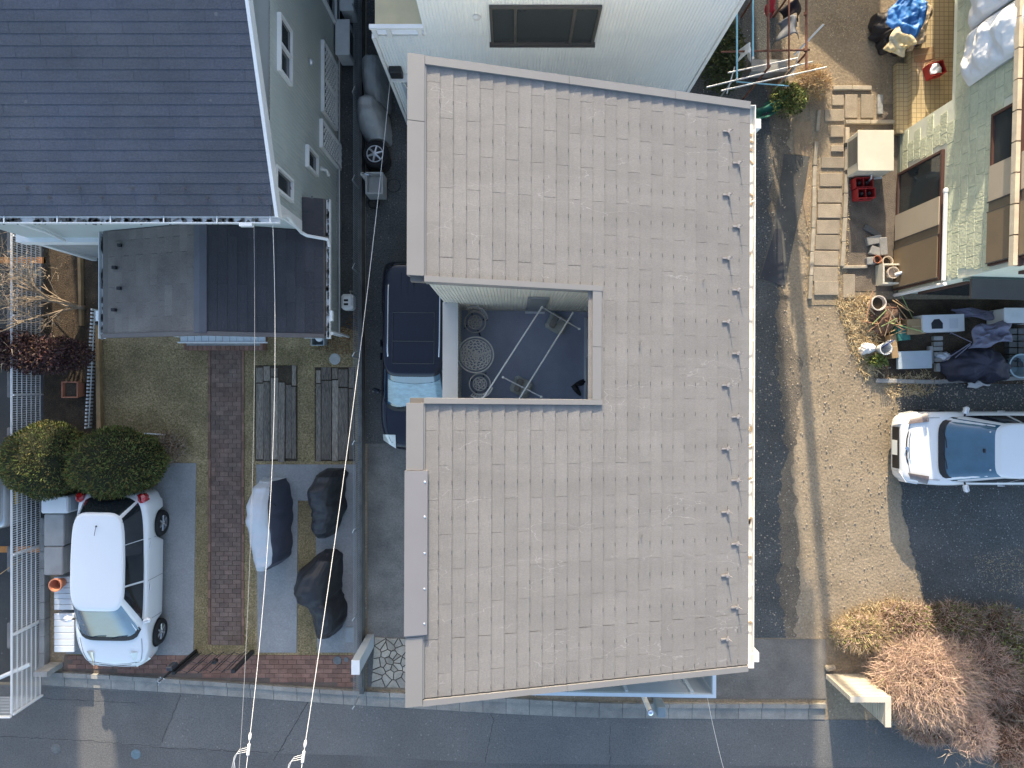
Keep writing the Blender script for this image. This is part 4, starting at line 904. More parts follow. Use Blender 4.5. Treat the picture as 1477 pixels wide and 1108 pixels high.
# ------------------------------------------------------------ green house on the right
gh = thing('house', 'pale green house with tile-pattern siding and brown shutters', 'house', (12.5, 6.0, 0))
GX = 9.30; GY0 = 2.09; GY1 = 18.0; GYR = 5.92
MB().box(GX,16,GY0,GYR,0,2.0).box(GX,16,GY0,GY1,2.002,6.4).box(10.75,16,GYR+.002,GY1,0,2.0).build('wall', M_greenj, gh)
for z0, y0_, y1_ in ((.35,6.6,7.5),(.35,7.7,9.0)):
    w = MB().box(10.69,10.748,y0_,y1_,z0,1.9).build('window', M_dkbrown, gh); MB().box(10.68,10.689,y0_+.07,y1_-.07,z0+.07,1.83).build('pane', M_glass, w)
MB().hexa([(8.9,1.75,6.42),(16.5,1.75,6.42),(16.5,18.4,6.42),(8.9,18.4,6.42)],[(11,4,7.6),(15,4,7.6),(15,15,7.6),(11,15,7.6)]).build('roof', M_porch, gh)
holes = [(2.12,4.95,0.0,1.86),(2.15,5.10,3.35,5.2)]
th_, tw = 0.25, 0.47; tm = mesh_of(MB().bbox((0,0,0),(.022,tw-.014,th_-.012),0,.006),'siding_tile',M_green); tmh = mesh_of(MB().bbox((0,0,0),(.022,tw/2-.014,th_-.012),0,.006),'siding_tile',M_green); nt_ = 0
for r in range(19):
    z = .12 + (r+.5)*th_; off = [0,.31,.12,.4][r % 4]; y = GY0 + .02 - off
    while y < 9.1:
        if y + tw > GYR and z < 2.05: break
        for (a, b, me_) in ((y, y+tw, tm),):
            mid = (a+b)/2
            clash = [hh for hh in holes if a < hh[1]-.03 and b > hh[0]+.03 and hh[2]-.1 < z < hh[3]+.1]
            if a < GY0 + .01 or clash:
                for (a2, b2) in ((a, a+tw/2),(a+tw/2, b)):
                    if a2 < GY0+.01 or any(a2 < hh[1]-.02 and b2 > hh[0]+.02 and hh[2]-.1 < z < hh[3]+.1 for hh in holes): continue
                    inst(tmh,'siding_tile',gh,loc=Vector((GX-.004,(a2+b2)/2,z))-Vector(gh.location)); nt_ += 1
            else: inst(tm,'siding_tile',gh,loc=Vector((GX-.004,mid,z))-Vector(gh.location)); nt_ += 1
        y += tw
MB().box(GX-.05,GX-.018,GY0,GYR,0.0,0.115).build('plinth', mat('plinth_dark',(0.16,0.18,0.15),0.9,0.15,4), gh)
def shutter_window(y0, y1, yg, yb, z0, z1):
    X = GX-.016
    f = MB().box(X-.07,X-.001,y0,y1,z0,z0+.05).box(X-.07,X-.001,y0,y1,z1-.05,z1).box(X-.07,X-.001,y1-.05,y1,z0+.051,z1-.051).box(X-.07,X-.001,y0,y0+.04,z0+.051,z1-.051).build('window', M_dkbrown, gh)
    MB().box(X-.03,X-.02,yg+.01,y1-.051,z0+.052,z1-.052).build('pane', M_glass, f)
    MB().box(X-.065,X-.005,yg-.03,yg+.008,z0+.052,z1-.052).build('stile', M_alud, f)
    MB().box(X-.095,X-.072,yb+.20,yg,z0+.02,z1-.02).build('shutter', M_beige, f); MB().box(X-.085,X-.068,yb+.02,yb+.185,z0+.02,z1-.02).build('shutter_case', M_brown, f)
    n = 1
    MB().box(X-.11,X-.088,y0+.04,yb,z0+.02,z1-.02).build('shutter_box', M_brown, f)
    for k in range(3): MB().tube([(X-.10,(yb,yb+.19,y0+.05)[k],z0),(X-.10,(yb,yb+.19,y0+.05)[k],z1)],.014,6).build('stile', M_alud, f)
shutter_window(2.14,4.93,3.93,3.12,0.06,1.83); shutter_window(2.17,5.08,4.08,3.2,3.38,5.15)
# belt course, pipes
for k in range(15): 
    a = GY0-.05+k*.56; MB().box(GX-.22,GX-.14,a,a+.535,4.16,4.28).build('belt_stone', mat('belt_cream',(0.60,0.50,0.36),0.85,0.15,5), gh)
MB().box(GX-.139,GX-.017,GY0-.05,GY1,4.17,4.27).build('belt_support', M_dkbrown, gh)
MB().tube([(GX-.07,2.10,1.98),(GX-.07,3.98,1.98)],.045,10).build('white_duct', M_white, gh); MB().lathe([(.055,0),(.055,.06),(.03,.09)],(GX-.07,3.97,1.98),10,axis='Y').build('duct_cap', M_white, gh)
MB().tube([(GX-.06,2.03,2.02),(GX-.06,2.03,0.05)],.042,10).build('downpipe', M_white, gh)
MB().box(GX+.1,16,GY0-.05,GY0-.002,2.35,2.65).build('south_band', mat('teal_band',(0.20,0.27,0.24),0.7,0.1,2), gh)
for x, w_, z0, z1 in ((GX+.35,1.5,0.3,2.2),(GX+2.3,1.8,0.3,2.2),(GX+.5,1.8,3.4,4.6)):
    w = MB().box(x,x+w_,GY0-.06,GY0-.003,z0,z1).build('window', M_dkbrown, gh); MB().box(x+.06,x+w_-.06,GY0-.068,GY0-.061,z0+.06,z1-.06).build('pane', M_glass, w)
MB().box(GX+.05,16,GY0-.45,GY0-.0525,2.66,2.72).build('awning', M_alud, gh)

gh.rotation_euler = (0, 0, rad(-1.5))
# ------------------------------------------------------------ cars
def build_car(label, loc, rotz, L, paint, plan, top, gh_, wheels, wr=0.30, zb0=0.20, name='parked_car', belt_drop=0.05, rails=False, groove=False, glassm=None, skip=()):
    """front = -Y. plan: (y, half width); top: (y, deck height); gh_: greenhouse dict; wheels: (front y, rear y, half track)"""
    car = thing(name, label, 'car', (loc[0], loc[1], 0), rotz)
    fw, ft = pchip(plan), pchip(top); N = 72; ys = [-L/2 + L*(0.5-0.5*math.cos(math.pi*i/(N-1)))*0.5 + L*i/(N-1)*0.5 for i in range(N)]
    def zbot(y):
        z = zb0 + (0.06 if abs(y) > L/2-.25 else 0)
        for yw in wheels[:2]:
            R = wr + .055; d = abs(y-yw)
            if d < R: z = max(z, wr + math.sqrt(R*R-d*d) - .03)
        return z
    rows = []
    for y in ys:
        w, zt, zb = fw(y), ft(y), zbot(y); zs = zt - belt_drop
        rows.append([(w*.965,zb),(w*.99,lerp(zb,zs,.12)),(w*1.0,lerp(zb,zs,.40)),(w*.998,lerp(zb,zs,.62)),(w*.985,lerp(zb,zs,.84)),(w*.955,lerp(zb,zs,.96)),(w*.90,zs+.018),(w*.78,zt-.012),(w*.45,zt),(0,zt+.006)])
    P = []; K = 19
    for y, r in zip(ys, rows):
        P += [(x, y, z) for x, z in r] + [(-x, y, z) for x, z in r[-2::-1]]
    mb = MB(); mb.add(P, [(i*K+k, (i+1)*K+k, (i+1)*K+k+1, i*K+k+1) for i in range(N-1) for k in range(K-1)] + [tuple(range(K-1,-1,-1)), tuple((N-1)*K+k for k in range(K))])
    body = mb.build('body', paint, car, local=True, sharp=38)
    MB().box(-fw(0)*.86, fw(0)*.86, -L/2+.3, L/2-.3, .16, .42).build('underbody', M_blackpl, car, local=True)
    for s_ in (1,-1):
        MB().tube([(s_*fw(y)*.84, y, ft(y)-.012) for y in [lerp(gh_['yf'][0]+.02, -L/2+.22, k/8) for k in range(9)]], .0045, 4).build('bonnet_seam', M_blackpl, body, local=True)
    yb_ = -L/2+.20; MB().tube([(lerp(-.84,.84,k/10)*fw(yb_), yb_-.06*(1-(k/5-1)**2), ft(yb_-.06*(1-(k/5-1)**2))+.001) for k in range(11)], .0045, 4).build('bonnet_seam', M_blackpl, body, local=True)
    # greenhouse
    g = gh_; n = g.get('n', 5.5)
    def ring(s):
        q = s ** g.get('pow', 1.0)
        return lerp(g['yf'][0], g['yf'][1], s), lerp(g['yr'][0], g['yr'][1], s), lerp(g['w'][0], g['w'][1], q), lerp(g['z'][0], g['z'][1], s)
    def taper(y, s):          # cabin narrows to the rear a little
        a, b, w, z = ring(s); return w * (1 - g.get('tap', .0)*max(0, (y-(a+b)/2)/((b-a)/2)))
    def pt_side(y, s, sg, off=0):
        a, b, w, z = ring(s); yc, hl = (a+b)/2, (b-a)/2; t = max(-1, min(1, (y-yc)/hl))
        x = taper(y, s) * (1-abs(t)**n)**(1/n); return (sg*(x+off), y, z+off*.35)
    def pt_end(t, s, front, off=0):
        a, b, w, z = ring(s); yc, hl = (a+b)/2, (b-a)/2
        y = hl*(1-abs(t)**n)**(1/n); yy = yc-y if front else yc+y
        return (t*taper(yy, s), yy + (-off if front else off), z+off*.7)
    ang = [2*math.pi*k/72 for k in range(72)]
    def ringpts(s, q=1.0, dz=0.0):
        a, b, w, z = ring(s); yc, hl = (a+b)/2, (b-a)/2; out = []
        for an in ang:
            c, s_ = math.cos(an), math.sin(an); x = math.copysign(abs(c)**(2/n), c); y = math.copysign(abs(s_)**(2/n), s_)
            yy = yc + y*hl*q; out.append((x*taper(yy, s)*q, yy, z+dz))
        return out
    P = []; levels = [0,.25,.5,.75,.94,1.0]
    for s in levels: P += ringpts(s)
    cr = g.get('crown', .05); qs = [.985,.94,.85,.7,.5,.25,.05]
    for q in qs: P += ringpts(1.0, q, cr*(1-q*q)+.012*(1 if q < .97 else .6))
    R_ = len(levels)+len(qs); mb = MB(); F = [(i*72+k, i*72+(k+1)%72, (i+1)*72+(k+1)%72, (i+1)*72+k) for i in range(R_-1) for k in range(72)]; F.append(tuple((R_-1)*72+k for k in range(72)))
    mb.add(P, F); mb.build('cabin', paint, car, local=True, sharp=50)
    gm_ = glassm or M_cglass
    mb = MB().grid(lambda u, v: pt_end(lerp(-g['fw'],g['fw'],u), lerp(.05,.93,v), True, .006), 17, 5); ws = mb.build('windscreen', g.get('wsm', M_wglass), car, local=True, smooth=True)
    MB().grid(lambda u, v: pt_end(lerp(-g['fw']*1.02,g['fw']*1.02,u), lerp(-.02,.10,v), True, .010), 17, 3).build('cowl', M_blackpl, car, local=True, smooth=True)
    for k, a0 in enumerate((-.55,.10)):
        MB().tube([pt_end(a0,.06,True,.02), pt_end(a0+.25,.12,True,.02), pt_end(a0+.5,.13,True,.02)], .010, 5).build('wiper', M_blackpl, ws, local=True)
    MB().grid(lambda u, v: pt_end(lerp(-g['rw'],g['rw'],u), lerp(.12,.92,v), False, .006), 13, 5).build('rear_window', gm_, car, local=True, smooth=True)
    for sg_ in (1,-1):
        for (ya, yb, ya1, yb1) in g['side']:
            MB().grid(lambda u, v: pt_side(lerp(lerp(ya,yb,u), lerp(ya1,yb1,u), v), lerp(.06,.90,v), sg_, .006), 9, 5).build('side_window', gm_, car, local=True, smooth=True)
        ym = g['mirror']; xm = taper(ym,0)+.03; zm = g['z'][0]+.05
        mi = MB().bbox((sg_*(xm+.085), ym, zm+.03),(.17,.11,.12),sg_*.25,.03).build('mirror', paint, car, local=True); MB().tube([(sg_*(xm-.05),ym-.01,zm-.01),(sg_*(xm+.04),ym,zm+.01)],.022,6).build('bracket', M_blackpl, mi, local=True)
        # door seams and handles
        for yd in g.get('seams', ()):
            MB().tube([(sg_*(fw(yd)*1.0+.001),yd,zbot(yd)+.08),(sg_*(fw(yd)*1.001),yd,ft(yd)*.62),(sg_*(fw(yd)*.985),yd,ft(yd)-belt_drop-.03)],.004,4).build('door_seam', M_blackpl, body, local=True)
        for yd in g.get('handles', ()): MB().bbox((sg_*(fw(yd)*.985+.012),yd,ft(yd)-belt_drop-.10),(.03,.17,.035),0,.01).build('door_handle', paint, body, local=True)
        if rails:
            pts = [pt_side(lerp(g['yf'][1]+.30, g['yr'][1]-.35, t), 1.0, sg_, -.10) for t in [k/10 for k in range(11)]]
            MB().tube([(x,y,z+.055+(-.03 if i in (0,10) else .0)) for i,(x,y,z) in enumerate(pts)], .02, 6).build('roof_rail', M_chrome, car, local=True, smooth=True)
        if groove:
            pts = [pt_side(lerp(g['yf'][1]+.10, g['yr'][1]-.22, t), 1.0, sg_, -.13) for t in [k/12 for k in range(13)]]
            MB().tube([(x,y,z+cr*.46+.013) for i,(x,y,z) in enumerate(pts)], .011, 4).build('roof_moulding', mat('moulding_grey',(0.12,0.13,0.15),0.5,0), car, local=True)
        for yw in wheels[:2]:
            c = Vector((sg_*(wheels[2]), yw, wr)); t_ = MB(); d = sg_*.10
            t_.lathe([(wr*.62,-.10),(wr*.93,-.10),(wr,-.07),(wr,.07),(wr*.93,.10),(wr*.62,.10)], c, 28, axis='X', cap=False)
            wo = t_.build('wheel', M_tyre, car, local=True, smooth=True)
            r_ = MB(); r_.lathe([(wr*.66,.0),(wr*.66,sg_*.088),(wr*.60,sg_*.094),(wr*.58,sg_*.05)], c, 24, axis='X', cap=False)
            r_.lathe([(.05,sg_*.03),(.055,sg_*.09),(.001,sg_*.095)], c, 12, axis='X', cap=False)
            for k in range(6):
                a = 2*math.pi*k/6; r_.tube([c+Vector((sg_*.082,math.cos(a)*.04,math.sin(a)*.04)), c+Vector((sg_*.078,math.cos(a)*wr*.62,math.sin(a)*wr*.62))],.024,5)
            r_.build('rim', M_rim, wo, local=True, sharp=40); MB().lathe([(wr*.6,sg_*.02),(.001,sg_*.021)], c, 16, axis='X', cap=False).build('brake_disc', M_blackpl, wo, local=True)
    return car, fw, ft, (pt_end, pt_side, ring)
def patch(car, name, m, fn, nu=7, nv=5): return MB().grid(fn, nu, nv).build(name, m, car, local=True, smooth=True)

# white compact hatchback on the pad
L = 4.12; Wd = .845
car, fw, ft, G = build_car('white compact hatchback parked beside the clipped evergreen bush', (-9.08,-4.50), rad(-1.0), L, M_carwhite,
    [(-2.06,.30),(-2.03,.46),(-1.95,.62),(-1.8,.74),(-1.55,.81),(-1.2,.835),(0,Wd),(1.3,.84),(1.75,.81),(1.95,.74),(2.02,.66),(2.06,.55)],
    [(-2.06,.50),(-2.03,.60),(-1.95,.69),(-1.75,.78),(-1.3,.90),(-1.0,.97),(-.5,.98),(1.0,1.0),(1.8,1.0),(2.0,.93),(2.06,.80)],
    dict(yf=(-1.28,-.42), yr=(2.0,1.66), w=(.775,.575), z=(.95,1.50), n=5.5, tap=.06, fw=.90, rw=.94, crown=.035, side=((-.80,.04,-.20,.05),(.085,1.0,.09,.97),(1.02,1.84,.99,1.56)), mirror=-.80, seams=(-.85,.06,1.0), handles=(-.10,.85)),
    (-1.30,1.25,.765), .30, groove=True)
for s in (1,-1):
    patch(car, 'headlight', M_lamp, lambda u,v,s=s: (s*lerp(.46,.72,u)*(1-.10*v+.06*(1-v)), lerp(-2.02,-1.62,v)+.16*u*(1-v)+ .02, lerp(.66,.855,v)-.09*u*u+.012), 7, 6)
    patch(car, 'tail_light', M_red, lambda u,v,s=s: (s*(lerp(.60,.80,v)), lerp(2.02,1.88,v)-.03*u+.012, lerp(.80,1.02,u)+.01), 5, 4)
    MB().bbox((s*.70,1.93,.93),(.17,.20,.26),0,.05).build('tail_light', M_red, car, local=True)
MB().tube([(0,-1.98,.70),(0.35,-1.945,.69),(.6,-1.85,.68)],.006,4).build('grille_line', M_blackpl, car, local=True); MB().tube([(0,-1.98,.70),(-.35,-1.945,.69),(-.6,-1.85,.68)],.006,4).build('grille_line', M_blackpl, car, local=True)
MB().tube([(0,1.40,1.555),(.02,1.30,1.62),(.03,1.22,1.66)],.006,5).build('antenna', M_blackpl, car, local=True); MB().lathe([(.02,0),(.012,.025),(.001,.03)],(0,1.40,1.54),8).build('antenna', M_blackpl, car, local=True)

# black minivan under the roof edge
car, fw, ft, G = build_car('black minivan with silver roof rails parked against the house', (-2.13,0.62), rad(-.6), 4.30, M_carblack,
    [(-2.15,.35),(-2.10,.55),(-1.98,.70),(-1.75,.80),(-1.4,.84),(0,.85),(1.8,.84),(2.08,.78),(2.15,.66)],
    [(-2.15,.60),(-2.10,.72),(-1.9,.82),(-1.5,.91),(-1.15,.99),(0,1.02),(1.8,1.04),(2.1,1.0),(2.15,.9)],
    dict(yf=(-1.22,-.40), yr=(2.12,1.95), w=(.80,.66), z=(.98,1.66), n=6.5, tap=.0, fw=.93, rw=.88, crown=.03, side=((-.72,.30,-.15,.30),(.37,1.15,.37,1.15),(1.22,1.9,1.22,1.8)), mirror=-.78, seams=(-.8,.33,1.18), handles=(0,.3)),
    (-1.35,1.35,.77), .31, rails=True)
pe = G[0]
patch(car, 'sunshade', mat('sunshade_foil',(0.20,0.31,0.38),0.35,0.25,6,0.5,9,metal=0.3,stretch=(1,3,1),coat=1.0), lambda u,v: pe(lerp(-.82,.82,u), lerp(.12,.74,v)+.06*abs(lerp(-1,1,u)), True, .012), 13, 6)
for a, b, c, d in ((-.42,.42,-.55,.62),): 
    zz = 1.705
    for pts in ([(-.45,-.18,zz),(.45,-.18,zz)],[(-.45,-.18,zz),(-.45,.92,zz)],[(.45,-.18,zz),(.45,.92,zz)],[(-.45,.30,zz+.004),(.45,.30,zz+.004)],[(-.45,.92,zz),(.45,.92,zz)]): MB().tube(pts,.008,4).build('sunroof_seam', mat('seam_grey',(0.05,0.055,0.065),0.5,0), car, local=True)
MB().add([(0,1.45,1.70),(.02,1.62,1.70),(-.02,1.62,1.70),(0,1.60,1.76)],[(0,1,3),(1,2,3),(2,0,3)]).build('antenna', M_carblack, car, local=True)
for k in range(5): MB().box(-.30+k*.14,-.27+k*.14,1.30,1.80,1.690,1.706).build('roof_rib', M_carblack, car, local=True)
for s in (1,-1): patch(car,'headlight',M_lamp,lambda u,v,s=s:(s*lerp(.50,.80,u), lerp(-2.10,-1.78,v)+.18*u*(1-v), lerp(.76,.86,v)-.08*u*u+.01))

# white sedan on the gravel
car, fw, ft, G = build_car('white sedan parked on the shaded gravel, nose towards the sunlit lane', (11.19,-1.475), rad(-90), 4.50, M_carwhite,
    [(-2.25,.50),(-2.22,.66),(-2.12,.77),(-1.9,.83),(-1.3,.845),(0,.85),(1.5,.84),(2.1,.78),(2.25,.62)],
    [(-2.25,.50),(-2.22,.62),(-2.12,.70),(-1.9,.79),(-1.6,.86),(-1.35,.92),(0,.94),(1.4,.98),(2.15,.96),(2.25,.8)],
    dict(yf=(-1.50,-.50), yr=(1.75,1.05), w=(.765,.60), z=(.91,1.43), n=6.0, tap=.03, fw=.93, rw=.9, crown=.035, side=((-.95,-.02,-.35,.0),(.06,1.05,.07,.9)), mirror=-.95, seams=(-1.0,.02), handles=(-.02,1.0)),
    (-1.35,1.25,.765), .31, groove=True)
for s in (1,-1):
    patch(car,'headlight',mat('headlamp_dark',(0.16,0.12,0.10),0.12,0.3,9,coat=1.0),lambda u,v,s=s:(s*(lerp(.56,.745,u)+.06*v), lerp(-2.13,-1.72,v)+.10*u*(1-v), lerp(.735,.862,v)-.07*u*u+.018))
    MB().hexa([(s*.52,-2.27,.36),(s*.80,-2.12,.36),(s*.845,-1.86,.36),(s*.60,-2.0,.36)],[(s*.55,-2.265,.62),(s*.79,-2.115,.64),(s*.835,-1.86,.66),(s*.6,-1.98,.66)]).build('bumper_corner', M_carwhite, car, local=True)
for k,(y,x) in enumerate(((-2.145,.44),(-2.09,.47))): MB().tube([(-x,y+.07,.70+.02*k),(-x*.5,y+.01,.715+.02*k),(0,y,.72+.02*k),(x*.5,y+.01,.715+.02*k),(x,y+.07,.70+.02*k)],.012,5).build('grille_bar', M_blackpl if k == 0 else M_chrome, car, local=True)
MB().lathe([(.04,0),(.04,.012),(.001,.014)],(0,-2.14,.725),14).build('badge', M_chrome, car, local=True)
MB().obox((0,-2.275,.47),(.34,.02,.17),0,rad(-8)).build('number_plate', M_platew, car, local=True); MB().box(-.48,.48,-2.268,-2.24,.34,.60).build('lower_grille', M_blackpl, car, local=True)
for s in (.42,-.42): MB().lathe([(.022,0),(.02,.004),(.001,.005)],(s,-.66,1.372),10).build('inspection_sticker', M_wpl, car, local=True)
MB().bbox((0,-.76,1.322),(.09,.05,.03),0,.01,rad(30)).build('sensor', M_blackpl, car, local=True)

# silver car at the left edge of the parking lot (only its rear corner shows)
car, fw, ft, G = build_car('silver-grey car in the parking lot with a yellow number plate', (-13.2,-2.6), rad(90), 3.5, M_carsilver,
    [(-1.75,.40),(-1.6,.62),(-1.2,.72),(0,.735),(1.4,.72),(1.65,.68),(1.75,.58)], [(-1.75,.5),(-1.6,.75),(-1.0,.95),(0,.98),(1.5,1.0),(1.7,.92),(1.75,.8)],
    dict(yf=(-1.1,-.5), yr=(1.7,1.45), w=(.68,.56), z=(.95,1.5), n=6, fw=.92, rw=.88, crown=.03, side=((-.7,.1,-.3,.1),(.18,1.2,.18,1.1)), mirror=-.7), (-1.2,1.2,.66), .27)
# rear faces east: the car's rear is at +Y local -> rotated so rear points to +X
car.rotation_euler = (0,0,rad(-90)); 
pl = MB().obox((0,1.775,.62),(.33,.015,.165),0,rad(-14)).build('number_plate', M_plate, car, local=True)

# ------------------------------------------------------------ covered motorcycles: draped lofts
def draped(name, label, pts, ztop, mats, seam=None, nz=9, amp=.018, parent=None, seed=1, flare=1.06, cat='motorcycle', split=None, group=None):
    """pts: list of (left px, right px) outline stations down the photo at ground, ztop: heights; drape = ridge with falling sides"""
    r = random.Random(seed); n = len(pts); K = 25; P = []; mi = []
    fine = []
    for k in range(n*6-5):
        i = min(k//6, n-2); t = (k-6*i)/6.0; s = t*t*(3-2*t)
        l0 = [lerp(a,b,t) for a,b in zip(pts[i][0], pts[i+1][0])]; r0 = [lerp(a,b,t) for a,b in zip(pts[i][1], pts[i+1][1])]
        fine.append((Vector(l0), Vector(r0), lerp(ztop[i], ztop[i+1], s)))
    ph = [r.uniform(0,6.28) for _ in range(6)]
    for si, (a, b, z) in enumerate(fine):
        for k in range(K):
            t = k/(K-1); q = abs(2*t-1)
            zz = z * (1 - q**2.6*.92) if q < .98 else 0.03
            prof = .5 + math.copysign((abs(2*t-1)**.82)/2, t-.5)
            p = a.lerp(b, prof); fold = amp*(math.sin(si*.9+ph[0]+7*t)*.5+math.sin(k*2.4+ph[2]+si*.3)*.4) + amp*.9*crumple((p.x*.8+seed,p.y*2.2,zz*1.0),2.2,3)
            cx = a.lerp(b,.5); dr = (p-cx); dr = dr.normalized() if dr.length > 1e-6 else Vector((0,0))
            p = p + dr*fold*(q**.7)*1.0
            P.append((p.x, p.y, max(0.02, zz + fold*1.1*(1-q**4))))
    rows = len(fine); F = [(i*K+k, i*K+k+1, (i+1)*K+k+1, (i+1)*K+k) for i in range(rows-1) for k in range(K-1)]
    # close the ends down to the ground
    mb = MB(); mb.add(P, F); mb.mi = [1 if (split is not None and (f[0] % K) >= split) else 0 for f in F]
    for e in (0, rows-1):
        cpt = sum((Vector(P[e*K+k]) for k in range(K)), Vector())/K; cpt.z = .02
        idx = [e*K+k for k in range(K)]
        if e == 0: idx = idx[::-1]
        mb.cm = 0; V = [P[i] for i in idx] + [(P[i][0], P[i][1], .02) for i in idx]
        base = len(mb.v); mb.v.extend(V); 
        for k in range(K-1): mb.f.append((base+k, base+k+1, base+K+k+1, base+K+k)); mb.mi.append(0)
    t = thing(name, label, cat, (sum(p[0] for p in P)/len(P), sum(p[1] for p in P)/len(P), 0), 0, group)
    o = mb.build('cover', mats, t, smooth=True)
    sub = o.modifiers.new('sub','SUBSURF'); sub.levels = 1; sub.render_levels = 1
    return t
def st(rows, hs, hb=0.25):
    """stations from the silhouette: pixel edges of the cover at the mid height"""
    out = []
    for (l, r, y), h in zip(rows, hs):
        out.append((Vector(XY(l, y, hb)), Vector(XY(r, y, hb))))
    return out
rows = [(377,407,691),(370,412,700),(362,416,722),(359,417,742),(361,416,768),(365,417,792),(369,412,806),(373,396,817)]; hs = [.72,.95,1.12,1.08,.92,.86,.80,.70]
ct = draped('covered_motorcycle','motorcycle under a silver and navy cover on the concrete pad',st(rows,hs),hs,[M_covg,M_covn],seed=3,split=17,amp=.022)
MB().obox((*XY(397,728,.85),.87),(.03,.07,.01),.5).build('vent_patch', M_blackpl, ct)
rows = [(470,492,677),(458,498,684),(446,495,704),(446,494,720),(449,497,733),(451,492,745),(450,486,760),(458,479,772)]; hs = [.55,.9,1.08,1.0,.9,.84,.78,.6]
draped('covered_motorcycle','motorcycle under a plain black cover nearest the sleeper paving',st(rows,hs),hs,[M_covb],seed=8,amp=.022)
rows = [(466,482,795),(456,490,803),(430,490,826),(424,490,846),(428,490,858),(447,494,868),(452,497,885),(453,495,900),(457,484,914)]; hs = [.5,.78,1.0,1.06,1.0,.95,.86,.8,.6]
ct = draped('covered_motorcycle','motorcycle under a black cover with a small red tag',st(rows,hs),hs,[M_covb],seed=12,amp=.022)
c = W(442,847,.82); MB().obox((c.x,c.y,.845),(.085,.035,.006),0,rad(-8),rad(-24)).obox((c.x,c.y,.852),(.05,.008,.004),0,rad(-8),rad(-24)).build('red_tag', [mat('tag_red',(0.55,0.03,0.03),0.6,0)], ct)
# grey covered scooters by the white house
rows = [(527,556,92),(523,558,100),(523,560,120),(524,562,140),(527,560,156)]; hs = [.85,1.1,1.1,1.0,.8]
draped('covered_scooter','scooter under a grey cover beside the white house corner',st(rows,hs,.4),hs,[M_covgrey],seed=21,amp=.02,cat='scooter')
rows = [(519,552,150),(516,556,158),(515,560,175),(519,561,190),(530,560,204)]; hs = [.9,1.1,1.08,.92,.6]
draped('covered_scooter','scooter under a pale grey cover next to the stacked wheels',st(rows,hs,.4),hs,[mat('cover_palegrey',(0.36,0.37,0.37),0.6,0.1,3,0.2,16)],seed=22,amp=.02,cat='scooter')

# stacked tyres with an alloy wheel, sink, hose
c = W(542,224,.5); tw = thing('stacked_wheel', 'stacked car wheels with a five-spoke alloy rim on top in the alley', 'wheel', (c.x,c.y,0))
for k in range(3): MB().lathe([(.17,k*.2+.01),(.27,k*.2+.01),(.305,k*.2+.05),(.305,k*.2+.15),(.27,k*.2+.195),(.18,k*.2+.195)],(random.uniform(-.02,.02),random.uniform(-.02,.02),0),28,cap=True).build('tyre', M_tyre, tw, local=True, smooth=False)
r_ = MB(); r_.tube([(math.cos(a)*.185,math.sin(a)*.185,.605) for a in [2*math.pi*k/24 for k in range(24)]],.013,6,closed=True)
for k in range(6): a = 2*math.pi*k/6+.3; r_.tube([(math.cos(a)*.03,math.sin(a)*.03,.615),(math.cos(a)*.18,math.sin(a)*.18,.605)],[.030,.020],6)
r_.lathe([(.05,.60),(.045,.625),(.001,.628)],(0,0,0),12); r_.build('rim', M_rim, tw, local=True); MB().lathe([(.172,.597),(.001,.599)],(0,0,0),20,cap=False).build('wheel_face', M_blackpl, tw, local=True)
c = W(541,266,.5); sk = thing('garden_sink', 'grey square utility sink with a tap beside the fence', 'sink', (c.x,c.y,0))
s_ = MB(); 
for (x0,x1,y0,y1) in ((-.20,-.17,-.25,.25),(.17,.20,-.25,.25),(-.169,.169,-.25,-.22),(-.169,.169,.22,.25)): s_.box(x0,x1,y0,y1,.1,.62)
s_.box(-.169,.169,-.219,.219,.1,.36); s_.build('basin', mat('sink_grey',(0.46,0.46,0.44),0.7,0.1,6), sk, local=True); MB().tube([(-.24,.16,0),(-.24,.16,.80),(-.17,.14,.86),(-.08,.12,.84),(-.06,.12,.78)],.016,8).build('tap', M_chrome, sk, local=True); MB().bbox((-.24,.16,.4),(.07,.07,.8),0,.01).build('standpipe', M_wpl, sk, local=True)
c = W(540,294); MB().tube([(c.x+math.cos(a)*(.13+.0*k),c.y+math.sin(a)*.13,.03+.012*k/6) for k,a in enumerate([k*.45 for k in range(48)])],.016,6).build('hose_coil', M_blackpl, label='coiled black garden hose on the alley ground below the sink', cat='hose')
c = W(568,268); MB().tube([(c.x+math.cos(a)*.155,c.y+math.sin(a)*.155,.006) for a in [2*math.pi*k/28 for k in range(28)]],.008,5,closed=True).build('ground_ring', M_blackpl, label='thin dark hoop lying flat on the alley gravel', cat='hoop')

# boundary block wall with mesh fence between left plot and alley
bw = thing('boundary_wall', 'low concrete block wall with grey mesh fence along the alley', 'wall', (-3.56,2.0,0))
y = -7.35
while y < 11.5:
    MB().box(-3.615,-3.515,y+.003,y+.392,0,.19).build('block', M_blockd, bw); MB().box(-3.613,-3.517,y+.2,y+.589,.194,.38).build('block', M_blockd, bw) if y < 11 else None; y += .395
fm = MB(); y = -7.3
while y < 11.4: fm.box(-3.5665,-3.5635,y,y+.003*1.4,.42,1.02); y += .05
for z in (.44,.54,.64,.74,.84,.94,1.02): fm.box(-3.571,-3.567,-7.3,11.4,z,z+.008)
fm.build('mesh_panel', M_meshg, bw, kind='stuff')
y = -7.3
while y < 11.4: 
    p = MB().box(-3.595,-3.572,y-.015,y+.015,.38,1.06).build('post', M_meshg, bw); MB().tube([(-3.59,y,1.05),(-3.52,y+.10,1.12)],.008,5).build('hook', M_alu, p); y += 1.98
